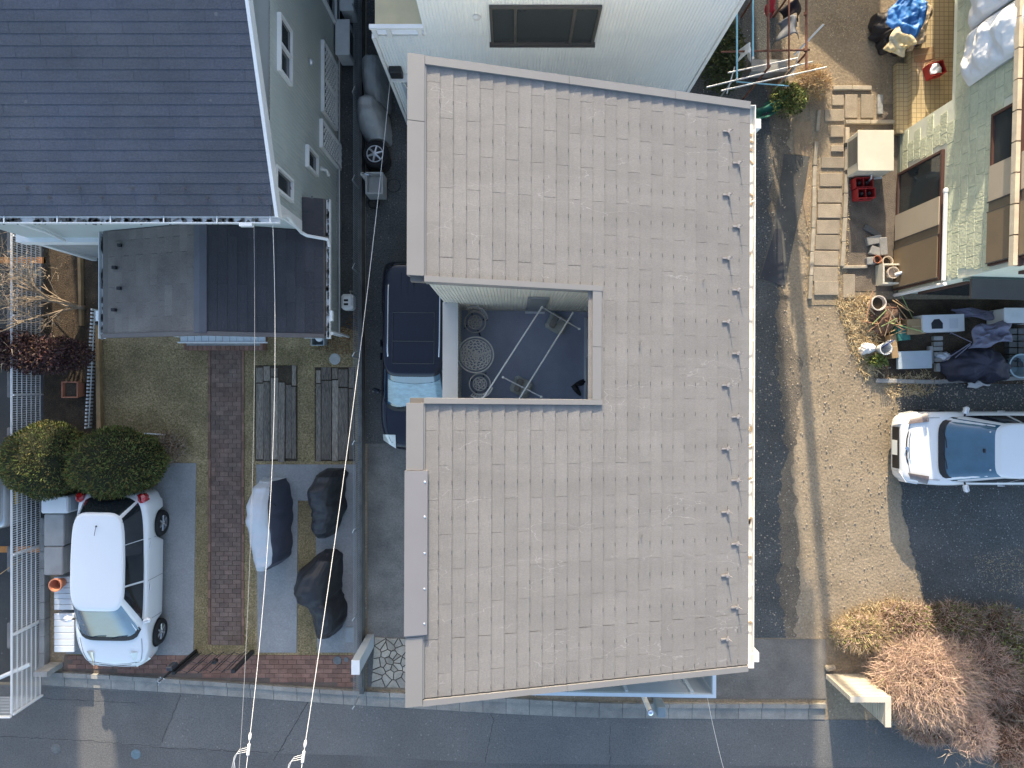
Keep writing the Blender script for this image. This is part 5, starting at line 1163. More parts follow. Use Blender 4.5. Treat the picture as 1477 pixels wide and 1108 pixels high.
# white gate pillar
gpz = thing('gate_pillar', 'slim white gate pillar with pale grey-blue sides at the driveway mouth', 'pillar', (-3.39,-6.14,0))
MB().box(-.085,.085,-.15,.15,0,1.6).build('shaft', mat('pillar_grey',(0.45,0.48,0.50),0.6,0.06,2), gpz, local=True); MB().box(-.09,.09,-.155,.155,1.601,1.63).build('cap', M_white, gpz, local=True); MB().box(-.04,.04,-.156,-.1505,1.15,1.25).build('intercom', M_blackpl, gpz, local=True)
# accordion gate
ga = thing('accordion_gate', 'black folding accordion gate across the brick path', 'gate', W(310,960))
A0, A1 = W(284,942), W(364,940); n = 11
zt = 1.15
for k in range(n):
    p = A0.lerp(A1, k/(n-1)); s = .03 if k % 2 else -.03
    MB().tube([(p.x,p.y+s,.05),(p.x,p.y+s,zt)],.009,6).build('bar', M_iron, ga)
for z in (.10,zt-.05,.6):
    for k in range(n-1):
        p, q = A0.lerp(A1,k/(n-1)), A0.lerp(A1,(k+1)/(n-1)); s = .03 if k % 2 else -.03
        MB().tube([(p.x,p.y+s,z),(q.x,q.y-s,z+.0)],.007,4).build('link', M_iron, ga)
for p, w_ in ((A0,.035),(A1,.045)): MB().box(p.x-w_,p.x+w_,p.y-.035,p.y+.035,0,zt+.04).build('post', M_iron, ga)
p = A0.lerp(A1,.5); MB().bbox((p.x,p.y,.55),(.10,.09,.16),0,.02).build('lock', M_iron, ga)
cp = thing('light_post', 'slim black post with a box lantern beside the folding gate', 'post', W(290,938))
MB().tube([(-.12,0,0),(-.12,0,1.55)],.03,8).build('post', M_iron, cp, local=True); MB().bbox((-.13,.08,1.18),(.13,.10,.30),0,.015).build('lantern', mat('lantern',(0.04,0.045,0.055),0.35,0.1,3), cp, local=True); MB().tube([(-.12,-.0,1.55),(-.12,-.0,1.80)],.014,6).build('rod', M_iron, cp, local=True)
for k in range(5): MB().tube([(-.12,0,1.62+k*.05),(-.12+.07*math.cos(k*1.6),.07*math.sin(k*1.6),1.68+k*.05)],.012,5).build('finial', mat('finial_blue',(0.25,0.30,0.36),0.5,0.1,3), cp, local=True)

# left side: storage boxes, panels, pot, white bin box
def sbox(px0, px1, py0, py1, h, label, m, name='storage_box', front=True):
    a = W(px0,py1,h); b = W(px1,py0,h); t = thing(name, label, 'box', ((a.x+b.x)/2,(a.y+b.y)/2,0)); MB().bbox(((a.x+b.x)/2,(a.y+b.y)/2,(h-.06)/2),(b.x-a.x-.02,b.y-a.y-.02,h-.06),0,.015).build('bin', m, t)
    MB().bbox(((a.x+b.x)/2,(a.y+b.y)/2,h-.03),(b.x-a.x,b.y-a.y,.058),0,.02).build('lid', m, t)
    if front: MB().box(b.x-.009,b.x-.003,a.y+.06,b.y-.06,.12,h-.16).build('door_panel', M_alud if False else m, t); MB().bbox((b.x+.0,(a.y+b.y)/2,h*.55),(.03,.12,.02),0,.006).build('handle', M_alud, t)
    return t
M_sb = mat('storage_grey',(0.30,0.295,0.28),0.8,0.12,3,0.2,40)
sbox(63,92,742,788,.75,'grey storage box standing between the white meter cabinet and its twin',M_sb); sbox(63,90,789,830,.75,'grey storage box standing next to the terracotta pot',M_sb)
t = thing('meter_cabinet','white cabinet with a dark slot beside the clipped bush','cabinet',W(88,728)); a = W(58,741,.85); b = W(97,716,.85)
MB().bbox(((a.x+b.x)/2,(a.y+b.y)/2,.42),(b.x-a.x,b.y-a.y,.84),0,.03).build('cabinet', M_white, t); MB().box(b.x+.001,b.x+.012,a.y+.05,b.y-.05,.1,.75).build('door', mat('cabinet_grey',(0.48,0.52,0.54),0.4,0.05,3), t); MB().box(b.x+.013,b.x+.018,a.y+.08,b.y-.08,.40,.43).build('slot', M_blackpl, t)
def panelbox(px0,px1,py0,py1,h,label):
    a = W(px0,py1,h); b = W(px1,py0,h); t = thing('compost_bin', label, 'bin', ((a.x+b.x)/2,(a.y+b.y)/2,0))
    MB().bbox(((a.x+b.x)/2,(a.y+b.y)/2,h/2-.02),(b.x-a.x-.02,b.y-a.y-.02,h-.04),0,.02).build('body', mat('panel_grey',(0.40,0.42,0.43),0.6,0.08,3), t)
    n = 6
    for k in range(n): y0 = lerp(a.y,b.y,k/n); MB().bbox(((a.x+b.x)/2,y0+(b.y-a.y)/n/2,h-.012),(b.x-a.x,(b.y-a.y)/n-.008,.03),0,.008).build('lid_slat', mat('panel_light',(0.50,0.53,0.55),0.5,0.06,3), t)
panelbox(78,107,832,880,.55,'pale grey ribbed bin standing under the terracotta pot'); panelbox(78,107,885,941,.55,'pale grey ribbed bin beside the car bonnet at the wall end')
c = W(86,842,.70); t = thing('flower_pot','empty terracotta flower pot standing on the ribbed bin','flower pot',(c.x-.02,c.y,.555))
MB().lathe([(.085,0),(.10,.02),(.135,.22),(.15,.235),(.15,.285),(.13,.285),(.115,.22),(.075,.03),(.001,.03)],(0,0,0),20).build('pot', M_terra, t, local=True, sharp=35); MB().lathe([(.05,.035),(.06,.10),(.045,.10),(.001,.05)],(.02,.0,0),12).build('inner_pot', M_terra, t, local=True)
# block wall at the left end of the plot
bl = thing('block_wall','grey concrete block wall stub below the ribbed bins at the street','wall',W(75,945))
a = W(67,966); b = W(97,945)
for r in range(1):
    for k in range(9):
        y0 = W(0,962).y + k*.4; 
        MB().box(-11.19,-11.07,y0+.003,y0+.393,r*.2+.002,r*.2+.196).build('block', M_block, bl)
for r in range(3):
    MB().box(-11.06,-10.75,W(0,962).y,W(0,962).y+.12,r*.2+.002,r*.2+.196).build('block', M_block, bl)
# white wire fence along the parking lot, in panels between posts
wf = thing('wire_fence','white wire mesh fence along the parking lot','fence',(-11.25,-1.0,0))
FXb = -11.27; zlo, zhi = .05, 1.0
segs = [(-7.45,-5.65),(-5.65,-3.85),(-3.85,-2.05),(-2.05,-.25),(-.25,1.55),(1.55,3.35),(3.35,5.2)]
for a, b in segs:
    f = MB(); y = a+.02
    while y < b-.01: f.box(FXb-.005,FXb+.005,y,y+.013,zlo,zhi); y += .052
    z = zlo
    while z < zhi+.01: f.box(FXb+.006,FXb+.018,a+.01,b-.01,z,z+.018); z += .158
    f.box(FXb-.02,FXb-.004,a+.005,b-.005,zhi-.02,zhi+.02); f.build('mesh_panel', M_mesh, wf)
    MB().box(FXb+.012,FXb+.05,a-.02,a+.02,0,zhi).build('post', M_mesh, wf)
f = MB(); x = FXb-1.8
while x < FXb-.02: f.box(x,x+.006,-7.485,-7.478,zlo,zhi); x += .05
for k in range(7): f.box(FXb-1.8,FXb-.01,-7.477,-7.470,zlo+k*.158,zlo+k*.158+.008)
f.build('mesh_panel', M_mesh, wf); MB().box(FXb-1.8,FXb-.02,-7.52,-7.49,zhi-.03,zhi+.03).build('top_rail', M_mesh, wf)
A = W(62,958,.4); B = W(-60,1015,.9)
MB().tube([(FXb+.1,-6.5,.55),(FXb-1.8,-7.25,1.3)],.045,8).build('pole', M_white, label='thick white pole leaning across the end of the wire fence', cat='pole')
A = W(58,806,.7); MB().tube([(FXb+.03,A.y,.72),(-12.6,A.y-1.1,1.35)],.010,6).build('guy_wire', M_card, label='slanted tan guy wire tied to the white wire fence', cat='wire')
# parking lines and wheel stops
for py0, py1 in ((371,380),(651,660),(788,797)):
    a = W(66,py0); b = W(-900,py1); MB().sheet([(b.x,b.y),(a.x,b.y),(a.x,a.y),(b.x,a.y)], .0).build('parking_line', M_orange, kind='structure')
for py in (350,462,555,635,723,805,915):
    c = W(18,py); t = MB().bbox((c.x,c.y,.05),(.13,.62,.13),0,.025).build('wheel_stop', M_stop, label='concrete wheel stop in the parking lot', cat='wheel stop', group='wheel stops along the parking lot')
# white picket edging, board edging
pe_ = thing('picket_edging','low white plastic picket edging between the soil bed and lawn','edging',W(137,530)); y0, y1 = W(0,616).y, W(0,448).y; n = 34
for k in range(n):
    t = k/(n-1); p = W(lerp(133,142,t), lerp(616,448,t)); MB().box(p.x-.045,p.x-.005,p.y-.022,p.y+.022,0,.24).build('picket', M_wpl, pe_)
MB().tube([W(133,617)+Vector((.002,0,.15)),W(142,447)+Vector((.002,0,.15))],.012,5).build('rail', M_wpl, pe_)
be = thing('board_edging','brown timber edging board along the lawn','edging',W(146,560))
MB().hexa([(*XY(144,618),0),(*XY(150,618),0),(*XY(147,470),0),(*XY(142,470),0)],[(*XY(144,618),.14),(*XY(150,618),.14),(*XY(147,470),.14),(*XY(142,470),.14)]).build('board', mat('edging_wood',(0.34,0.22,0.11),0.9,0.25,4), be)
MB().hexa([(*XY(118,470),0),(*XY(122,470),0),(*XY(120,372),0),(*XY(116,372),0)],[(*XY(118,470),.12),(*XY(122,470),.12),(*XY(120,372),.12),(*XY(116,372),.12)]).build('board', mat('edging_wood',(0.34,0.22,0.11),0.9,0.25,4), be)
# square terracotta planter
c = W(116,562); t = thing('square_planter','square red-brown planter standing in the soil bed','planter',(c.x,c.y,0)); s_ = MB()
for k in range(4):
    a = k*math.pi/2; R2 = Matrix.Rotation(a,3,'Z'); b0 = [(-.14,-.14),(.14,-.14),(.12,-.12),(-.12,-.12)]; t0 = [(-.19,-.19),(.19,-.19),(.165,-.165),(-.165,-.165)]
    s_.hexa([R2@Vector((x,y,0)) for x,y in b0],[R2@Vector((x,y,.42)) for x,y in t0])
s_.build('planter', M_terra, t, local=True); MB().box(-.15,.15,-.15,.15,.02,.33).build('soil', M_soil, t, local=True)
MB().tube([W(208,625)+Vector((0,0,.05)),W(240,627)+Vector((0,0,.06))],.016,6).build('white_rod', M_white, label='thin white rod lying on the lawn behind the clipped bush', cat='rod')
# gas meter and pipe, water tank under downpipe
c = W(502,436,.6); t = thing('gas_meter','white gas meter with two dark dials by the porch wall','gas meter',(c.x,c.y,0)); MB().bbox((0,0,.55),(.28,.36,.34),0,.05).build('case', M_wpl, t, local=True)
for y in (.03,-.06): MB().bbox((-.02,y,.722),(.10,.05,.01),0,.004).build('dial', M_blackpl, t, local=True)
MB().tube([(.05,.18,.55),(.05,.25,.6),(.05,.28,.2),(.05,.28,0)],.018,6).build('pipe', M_galv, t, local=True); MB().tube([(-.1,-.1,.38),(-.1,-.1,0)],.018,6).build('pipe', M_galv, t, local=True)
c = W(457,489,.5); t = thing('water_basin','grey rounded basin under the porch downpipe','basin',(c.x,c.y,0))
MB().lathe([(.17,0),(.20,.42),(.215,.45),(.19,.45),(.17,.1),(.001,.08)],(0,0,0),4,rot=Matrix.Rotation(rad(45),3,'Z')).build('basin', mat('basin_grey',(0.36,0.40,0.42),0.5,0.08,4), t, local=True); MB().tube([(-.30,.03,.46),(.1,.03,.47)],.013,6).build('pipe', M_white, t, local=True); MB().lathe([(.09,.40),(.09,.46),(.04,.48),(.001,.485)],(.04,.03,0),14).build('strainer', M_wpl, t, local=True)
# air conditioners by the left house
def aircon(cx, cy, rz, label, m, w=.80, d=.30, h=.58, slots=True):
    t = thing('air_conditioner', label, 'air conditioner', (cx,cy,0), rz)
    for x in (-w*.35,w*.35): MB().box(x-.05,x+.05,-d*.55,d*.55,0,.08).build('foot', M_blackpl, t, local=True)
    MB().bbox((0,0,.08+h/2),(w,d,h),0,.02).build('case', m, t, local=True); MB().bbox((0,0,.08+h+.008),(w+.02,d+.03,.02),0,.007).build('lid', m, t, local=True)
    if slots:
        for k in range(8): MB().box(-w*.38,w*.28,-d/2-.006,-d/2-.001,.16+k*.055,.185+k*.055).build('grille_slat', M_blackpl, t, local=True)
    MB().tube([(w/2,.05,.35),(w/2+.08,.07,.3),(w/2+.1,.12,.02)],.02,6).build('hose', M_wpl, t, local=True)
aircon(-3.90,7.98,rad(90),'white air conditioner unit along the grey-sided house below the lattice windows',M_wpl)
aircon(-3.80,9.0,rad(90),'white air conditioner unit further along the grey-sided wall',M_wpl)

# ------------------------------------------------------------ overhead service cables
def catenary(A, B, sag, n=26): return [A.lerp(B,k/n) - Vector((0,0,sag*4*(k/n)*(1-k/n))) for k in range(n+1)]
def service(label, A, B, sag, r, m, clamp=False):
    t = thing('service_cable', label, 'cable', A.lerp(B,.5)); P = catenary(A,B,sag,44); MB().tube(P, r, 6).build('cable', m, t, smooth=True)
    if clamp:
        pix = [CY - p.y*FPX/(CAM_H-p.z) for p in P]; i1 = min(range(len(P)-2), key=lambda i: abs(pix[i]-1074)); Q = P[i1]; D = (P[i1+1]-P[i1]).normalized(); MB().lathe([(.012,-.05),(.022,-.02),(.022,.02),(.012,.05)],Q,8,rot=D.to_track_quat('Z','Y').to_matrix()).build('insulator', M_wpl, t)
        Q2 = Q + D*.17; MB().lathe([(.01,-.08),(.022,-.07),(.022,.07),(.01,.08)],Q2,8,rot=D.to_track_quat('Z','Y').to_matrix()).build('clamp', M_wpl, t)
        for k in range(3):
            a0 = Q2 + Vector((-.02,.03-.03*k,.0)); MB().tube([a0,a0+Vector((-.10-.02*k,-.02,.02)),a0+Vector((-.19,-.14,-.01)),a0+Vector((-.23+.03*k,-.32,-.02)),a0+Vector((-.24+.03*k,-.60,-.02))],.0035,5).build('tail_wire', m, t)
service('white service cable with clamp running from the blue-roofed house eave over the pads', Vector((-4.06,2.70,4.95)), W(352,1135,7.0), .55, .0042, M_cable, True)
service('thick white service cable with clamp running from the white house over the alley', Vector((-2.37,6.0,3.15)), W(430,1140,7.0), .40, .005, M_cable, True)
service('thin grey wire running from the blue-roofed house eave to the street', Vector((-4.37,2.72,4.98)), W(343,1140,7.0), .25, .0035, M_cableg)
service('thin white wire dropping from the south balcony to the street', W(1020,1004,4.0), W(1048,1125,5.5), .1, .004, M_cable)
# ------------------------------------------------------------ vegetation helpers
def leaf_quads(C, Nrm, size, rng, tilt=.6, asp=.45):
    n = len(C); A = rng.normal(size=(n,3)); D = Nrm + A*tilt; D /= np.linalg.norm(D,axis=1,keepdims=True)
    B = rng.normal(size=(n,3)); T = np.cross(D,B); T /= np.linalg.norm(T,axis=1,keepdims=True)
    s = (size*rng.uniform(.6,1.3,n))[:,None]
    return np.stack([C - T*s*asp, C + D*s - T*s*asp*.35, C + D*s*1.1 + T*s*asp*.35, C + T*s*asp],1)
def add_leaves(mb, Q, mi):
    n0 = len(mb.v); mb.v.extend(map(tuple, Q.reshape(-1,3).tolist())); k = len(Q)
    mb.f.extend([(n0+4*i,n0+4*i+1,n0+4*i+2,n0+4*i+3) for i in range(k)]); mb.mi.extend(list(mi))
def ell_points(n, r, rng, lo=-.75, shell=.10):
    P = rng.normal(size=(n*2,3)); P /= np.linalg.norm(P,axis=1,keepdims=True); P = P[P[:,2] > lo][:n]
    q = 1 - np.abs(rng.normal(size=len(P)))*shell; return P*q[:,None]*np.array(r), P
def clipped_bush(label, c, r, n, mats, w, seed, leaf=.055):
    rng = np.random.default_rng(seed); t = thing('clipped_bush', label, 'bush', (c[0],c[1],0)); mb = MB()
    P, D = ell_points(n, r, rng, -.9, .085); ph = rng.uniform(0,6.28,6)
    lump = 1 + .055*np.sin(6*D[:,0]+ph[0])*np.sin(7*D[:,1]+ph[1]) + .035*np.sin(13*D[:,0]+9*D[:,2]+ph[2])*np.sin(11*D[:,1]+ph[3]) + np.maximum(0, rng.normal(size=len(P))-1.7)*.06
    P *= lump[:,None]; P += np.array([0,0,c[2]]); ok = P[:,2] > .06; P, D = P[ok], D[ok]
    nn = D/np.array(r); nn /= np.linalg.norm(nn,axis=1,keepdims=True)
    mi = rng.choice(len(mats), len(P), p=w); add_leaves(mb, leaf_quads(P, nn, leaf, rng, .55, .22), mi)
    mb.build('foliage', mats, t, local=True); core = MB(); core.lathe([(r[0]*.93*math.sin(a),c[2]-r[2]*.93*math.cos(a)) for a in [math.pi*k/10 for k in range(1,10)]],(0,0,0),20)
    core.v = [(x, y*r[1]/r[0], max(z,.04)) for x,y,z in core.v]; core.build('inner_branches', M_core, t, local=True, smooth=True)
    MB().tube([(0,0,0),(0,0,.5)],[.07,.05],8).build('trunk', M_bark, t, local=True)
def twig_cloud(mb, c, r, n, ln, th, rng, nm, outward=.6, up=.3, lo=-.2, shell=.35, w=None):
    P, D = ell_points(n, r, rng, lo, shell); n = len(P); V = D*outward + rng.normal(size=(n,3))*.7 + np.array([0,0,up]); V /= np.linalg.norm(V,axis=1,keepdims=True)
    A = P + np.array(c); L = (ln*rng.uniform(.5,1.4,n))[:,None]; bend = rng.normal(size=(n,3))*.25
    M1 = A + V*L*.5; B = A + V*L + bend*L*.5; A[:,2] = np.maximum(A[:,2],.01); M1[:,2] = np.maximum(M1[:,2],.01); B[:,2] = np.maximum(B[:,2],.01)
    S = np.cross(V, rng.normal(size=(n,3))); S /= np.linalg.norm(S,axis=1,keepdims=True); S2 = np.cross(V,S); t = (th*rng.uniform(.6,1.5,n))[:,None]
    vs = np.stack([A+S*t, A-S*.5*t+S2*.87*t, A-S*.5*t-S2*.87*t, M1+S*t*.8, M1-S*.4*t+S2*.7*t, M1-S*.4*t-S2*.7*t, B],1); n0 = len(mb.v); mb.v.extend(map(tuple, vs.reshape(-1,3).tolist()))
    mi = rng.choice(nm, n, p=w)
    for i in range(n):
        o = n0+7*i; mb.f.extend([(o,o+1,o+4,o+3),(o+1,o+2,o+5,o+4),(o+2,o,o+3,o+5),(o+3,o+4,o+6),(o+4,o+5,o+6),(o+5,o+3,o+6)]); mb.mi.extend([int(mi[i])]*6)
def branch(mb, p, d, L, r, depth, rng, spread=.5, tips=None, droop=0.0):
    pts = [Vector(p)]; dd = Vector(d).normalized(); k = 4
    for i in range(k):
        dd = (dd + Vector(rng.normal(size=3))*.14 + Vector((0,0,-droop))).normalized(); pts.append(pts[-1] + dd*L/k)
    for q in pts: q.z = max(q.z, .02)
    mb.tube(pts, [lerp(r, r*.55, i/k) for i in range(k+1)], 5 if depth > 1 else 4, cap=False)
    if depth == 0:
        if tips is not None: tips.append(pts[-1])
        return
    for i in range(int(rng.integers(2,4)) + (1 if depth > 1 else 0)):
        q = pts[int(rng.integers(1,k+1))]; nd = (dd + Vector(rng.normal(size=3))*spread).normalized(); branch(mb, q, nd, L*rng.uniform(.5,.8), r*.55, depth-1, rng, spread, tips, droop)
def blades(mb, pts, h, w, rng, nm, lean=.7):
    n = len(pts); A = np.array(pts); V = rng.normal(size=(n,3))*lean; V[:,2] = np.abs(V[:,2])*.5+.45; V /= np.linalg.norm(V,axis=1,keepdims=True); L = (h*rng.uniform(.4,1.3,n))[:,None]
    S = np.cross(V, np.array([0,0,1.0])) + 1e-6; S /= np.linalg.norm(S,axis=1,keepdims=True); t = (w*rng.uniform(.6,1.4,n))[:,None]; M1 = A + V*L*.55; V2 = V.copy(); V2[:,2] -= .6; B = M1 + V2*L*.45; B[:,2] = np.maximum(B[:,2], .012)
    vs = np.stack([A-S*t, A+S*t, M1+S*t*.8, M1-S*t*.8, B],1); n0 = len(mb.v); mb.v.extend(map(tuple, vs.reshape(-1,3).tolist())); mi = rng.integers(0,nm,n)
    for i in range(n): o = n0+5*i; mb.f.extend([(o,o+1,o+2,o+3),(o+3,o+2,o+4)]); mb.mi.extend([int(mi[i])]*2)
def rand_poly(poly, n, rng):
    P = [XY(*p) for p in poly]; xs = [p[0] for p in P]; ys = [p[1] for p in P]; out = []
    while len(out) < n:
        x = rng.uniform(min(xs),max(xs)); y = rng.uniform(min(ys),max(ys)); c = False
        for i in range(len(P)):
            (x1,y1),(x2,y2) = P[i],P[i-1]
            if (y1>y) != (y2>y) and x < (x2-x1)*(y-y1)/(y2-y1)+x1: c = not c
        if c: out.append((x,y,0.0))
    return out

# left garden ---------------------------------------------------------------
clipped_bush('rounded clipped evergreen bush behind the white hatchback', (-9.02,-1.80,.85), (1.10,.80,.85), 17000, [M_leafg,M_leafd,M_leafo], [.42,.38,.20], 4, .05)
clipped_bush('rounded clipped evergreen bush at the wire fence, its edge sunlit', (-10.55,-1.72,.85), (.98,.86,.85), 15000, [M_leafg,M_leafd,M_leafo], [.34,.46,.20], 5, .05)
rng = np.random.default_rng(11); t = thing('bare_tree','leafless pale tree spreading over the wire fence','tree',W(121,444)); b0 = W(121,444)
mb = MB(); tips = []
for d, L in (((-.95,.22,.62),1.55),((-.9,-.14,.60),1.6),((-.75,.5,.7),1.2),((-.9,.02,.9),1.3),((-.5,.25,.9),1.0)): branch(mb, b0+Vector((0,0,.12)), d, L, .028, 3, rng, .42, tips)
mb.tube([b0,b0+Vector((-.03,0,.2))],[.07,.05],7); mb.build('trunk', M_bark, t, smooth=True)
mb = MB()
for q in tips: twig_cloud(mb, tuple(q), (.14,.14,.12), 5, .16, .0042, rng, 2, .5, .3, -1, .6)
mb.build('crown', [M_twig,mat('twig_pale',(0.46,0.36,0.25),0.95,0.2,5)], t)
rng = np.random.default_rng(12); t = thing('purple_shrub','dark purple-leaved shrub beside the wire fence','shrub',W(60,512)); mb = MB()
for px, py, r in ((24,506,.62),(50,512,.60),(78,512,.58),(102,512,.46),(2,500,.5),(-20,505,.6)):
    c = W(px,py,.75); P, D = ell_points(2300, (r,r*.78,r*.9), rng, -.8, .28); add_leaves(mb, leaf_quads(P+np.array(c), D, .055, rng, .9, .3), rng.choice(3, len(P), p=[.62,.26,.12]))
mb.build('crown', [M_leafp,mat('leaf_plum',(0.09,0.035,0.035),0.6,0.3,5),M_leafb], t); mb = MB()
for k in range(7): a = k*.9; mb.tube([W(60,512),W(20+16*k,512,.8)],[.03,.012],6)
mb.build('trunk', M_bark, t)
rng = np.random.default_rng(13); c = W(247,645); t = thing('dead_shrub','low dry brown shrub at the corner of the car pad','shrub',c); mb = MB(); twig_cloud(mb, (0,0,.12), (.42,.36,.32), 1500, .16, .005, rng, 3, .7, .5, -.1, .5); mb.build('branches', [M_twigg,M_leafb,M_twig], t, local=True)
# lawn: short dormant blades, tufts along edges (uncountable)
rng = np.random.default_rng(14); mb = MB()
for poly, n in (([(146,492),(300,505),(300,665),(150,615)],9000),([(352,505),(512,495),(512,528),(352,528)],2200),([(352,528),(368,528),(368,940),(352,940)],2200),([(284,668),(300,668),(300,935),(281,940)],2200),([(430,722),(455,722),(458,958),(430,958)],2200),([(429,528),(455,528),(455,668),(429,668)],1400),([(292,905),(368,905),(368,940),(280,945)],1500)):
    blades(mb, [(x,y,-.004) for x,y,_ in rand_poly(poly,n,rng)], .035, .006, rng, 4, .9)
mb.build('grass', [M_lawn, mat('blade_straw',(0.27,0.22,0.10),1,0.2,3), mat('blade_olive',(0.17,0.165,0.06),1,0.2,3), mat('blade_tan',(0.23,0.18,0.09),1,0.2,3)], kind='stuff')
mb = MB(); blades(mb, rand_poly([(64,350),(146,350),(140,620),(64,640)],1500,rng), .05, .004, rng, 3, 1.2); mb.build('bed_litter', [M_leafb,mat('litter_brown',(0.20,0.12,0.06),0.95,0.2,4),M_soil], kind='stuff')
mb = MB(); blades(mb, rand_poly([(487,478),(519,440),(519,515),(455,505)],700,rng), .05, .008, rng, 2, 1.3); mb.build('leaf_litter', [mat('leaf_rust',(0.25,0.13,0.05),0.9,0.3,4),M_leafb], kind='stuff')

# right lane: dry grass, shrubs ---------------------------------------------
rng = np.random.default_rng(20); mb = MB()
blades(mb, rand_poly([(1205,432),(1250,425),(1262,470),(1270,530),(1248,548),(1225,500)],1700,rng), .20, .006, rng, 3, 1.3); blades(mb, rand_poly([(1235,180),(1248,200),(1250,255),(1238,255)],150,rng), .12, .006, rng, 3)
blades(mb, rand_poly([(1210,250),(1226,250),(1222,420),(1206,420)],450,rng), .07, .006, rng, 3, 1.1); blades(mb, rand_poly([(1168,200),(1180,200),(1172,430),(1160,430)],300,rng), .06, .006, rng, 3, 1.1); blades(mb, rand_poly([(1195,900),(1240,872),(1300,862),(1300,900),(1230,925),(1205,935)],1600,rng), .22, .006, rng, 3, 1.1)
blades(mb, rand_poly([(1270,545),(1340,535),(1350,565),(1280,575)],500,rng), .16, .005, rng, 3, 1.2); blades(mb, rand_poly([(1400,800),(1477,790),(1477,860),(1420,850)],420,rng), .06, .003, rng, 3, 1.3)
blades(mb, rand_poly([(1170,0),(1260,0),(1250,60),(1180,50)],500,rng), .07, .004, rng, 3, 1.3)
mb.build('dry_grass', [M_straw, mat('straw_pale',(0.60,0.48,0.29),0.95,0.2,4), mat('straw_brown',(0.33,0.22,0.11),0.95,0.2,4)], kind='stuff')
rng = np.random.default_rng(21); c = W(1167,125); t = thing('dry_shrub','straw-coloured dry shrub beside the drying rack ends','shrub',c); mb = MB(); twig_cloud(mb, (0,0,.15), (.42,.40,.42), 2200, .14, .006, rng, 3, .8, .4, -.1, .5); mb.build('branches', [M_straw,M_twig,mat('straw_orange',(0.50,0.33,0.16),0.95,0.2,4)], t, local=True)
c = W(1132,150); t = thing('green_shrub','small green leafy shrub under the drying rack','shrub',c); mb = MB(); P, D = ell_points(1500,(.42,.40,.38),rng,-.2,.45); P += np.array([0,0,.22]); add_leaves(mb, leaf_quads(P,D,.06,rng,1.0,.3), rng.choice(3,len(P))); mb.build('leaves', [M_leafg,M_leafd,M_leafl], t, local=True)
c = W(1034,92); t = thing('dark_shrub','dark green shrub in the shade beside the white house wall','shrub',c); mb = MB(); P, D = ell_points(3500,(.55,.9,.6),rng,-.2,.4); P += np.array([0,0,.35]); add_leaves(mb, leaf_quads(P,D,.06,rng,1.0,.35), rng.choice(2,len(P))); mb.build('leaves', [M_leafd,mat('leaf_deep',(0.04,0.06,0.02),0.8,0.3,4)], t, local=True)
# hedge strip along the gravel
rng = np.random.default_rng(22)
def shrub(label, px, py, r, hc, n, ln, th, mats, w, seed, green=0, name='dry_shrub', shell=.35):
    rng = np.random.default_rng(seed); c = W(px,py,hc); t = thing(name, label, 'shrub', (c.x,c.y,0)); mb = MB()
    twig_cloud(mb, (0,0,hc), r, n, ln, th, rng, len(mats), .65, .25, -.55, shell, w)
    for k in range(6): a = rng.uniform(0,6.28); mb.tube([(.05*math.cos(a),.05*math.sin(a),0),(r[0]*.45*math.cos(a),r[1]*.45*math.sin(a),hc)],[.018,.008],5,cap=False)
    if green:
        P, D = ell_points(green, r, rng, -.3, .3); P[:,0] += rng.normal(size=len(P))*.05; P += np.array([0,0,hc]); n0 = len(mats); mats = mats + [M_leafl, M_leafg]; add_leaves(mb, leaf_quads(P,D,.055,rng,.9,.28), n0 + rng.choice(2,len(P)))
    core = None
    mb.build('branches', mats, t, local=True)
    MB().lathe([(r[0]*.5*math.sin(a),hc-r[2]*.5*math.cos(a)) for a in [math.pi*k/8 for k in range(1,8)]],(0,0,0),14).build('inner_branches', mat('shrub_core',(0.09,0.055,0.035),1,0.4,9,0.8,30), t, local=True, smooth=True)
shrub('dry tan weed clump with green tips at the corner of the gate wall',1248,915,(.72,.42,.34),.24,2600,.17,.005,[M_straw,M_twig,M_twigr],[.4,.4,.2],31,700)
shrub('dry brown weed clump at the shade edge along the gravel',1310,896,(.72,.45,.38),.28,2600,.17,.005,[M_twigr,M_leafb,M_twig],[.4,.35,.25],32,600)
shrub('green-tipped dry hedge clump in the shade beside the gravel',1372,898,(.75,.5,.42),.30,2600,.17,.005,[M_leafb,M_twigg,M_twigr],[.4,.35,.25],33,900)
shrub('dry grey-brown hedge clump in the shade behind the red shrub',1440,905,(.8,.55,.45),.32,2600,.17,.005,[M_leafb,M_twigg,M_twigr],[.4,.4,.2],34,500)
shrub('large rounded reddish-tan dry shrub beside the slatted gate wall',1338,982,(1.22,1.02,.80),.72,13000,.27,.0042,[M_twigr,M_twig,mat('twig_peach',(0.60,0.44,0.33),0.95,0.2,5)],[.42,.30,.28],35,200)
shrub('shaded reddish dry shrub growing into the large round shrub',1412,968,(.80,.80,.62),.62,6000,.25,.0045,[M_twigr,M_leafb,M_twigg],[.5,.3,.2],36)
shrub('dark green shrub in shade behind the reddish shrubs',1455,940,(.62,.62,.5),.5,1500,.16,.005,[M_leafb,M_twigg],[.5,.5],37,1800)
shrub('low reddish dry shrub overhanging the street kerb',1345,1050,(.78,.32,.42),.45,3500,.16,.005,[M_twigr,M_twig,M_leafb],[.5,.3,.2],38)
shrub('bright orange-brown feathery shrub tuft at the street',1398,1052,(.42,.52,.62),1.0,2600,.20,.0055,[M_twigr,mat('twig_peach',(0.60,0.44,0.33),0.95,0.2,5)],[.5,.5],39)
shrub('pink-brown feathery shrub tuft under the bare branches at the street',1462,1080,(.5,.45,.55),1.0,2600,.20,.0055,[M_twigr,M_leafb],[.6,.4],40)
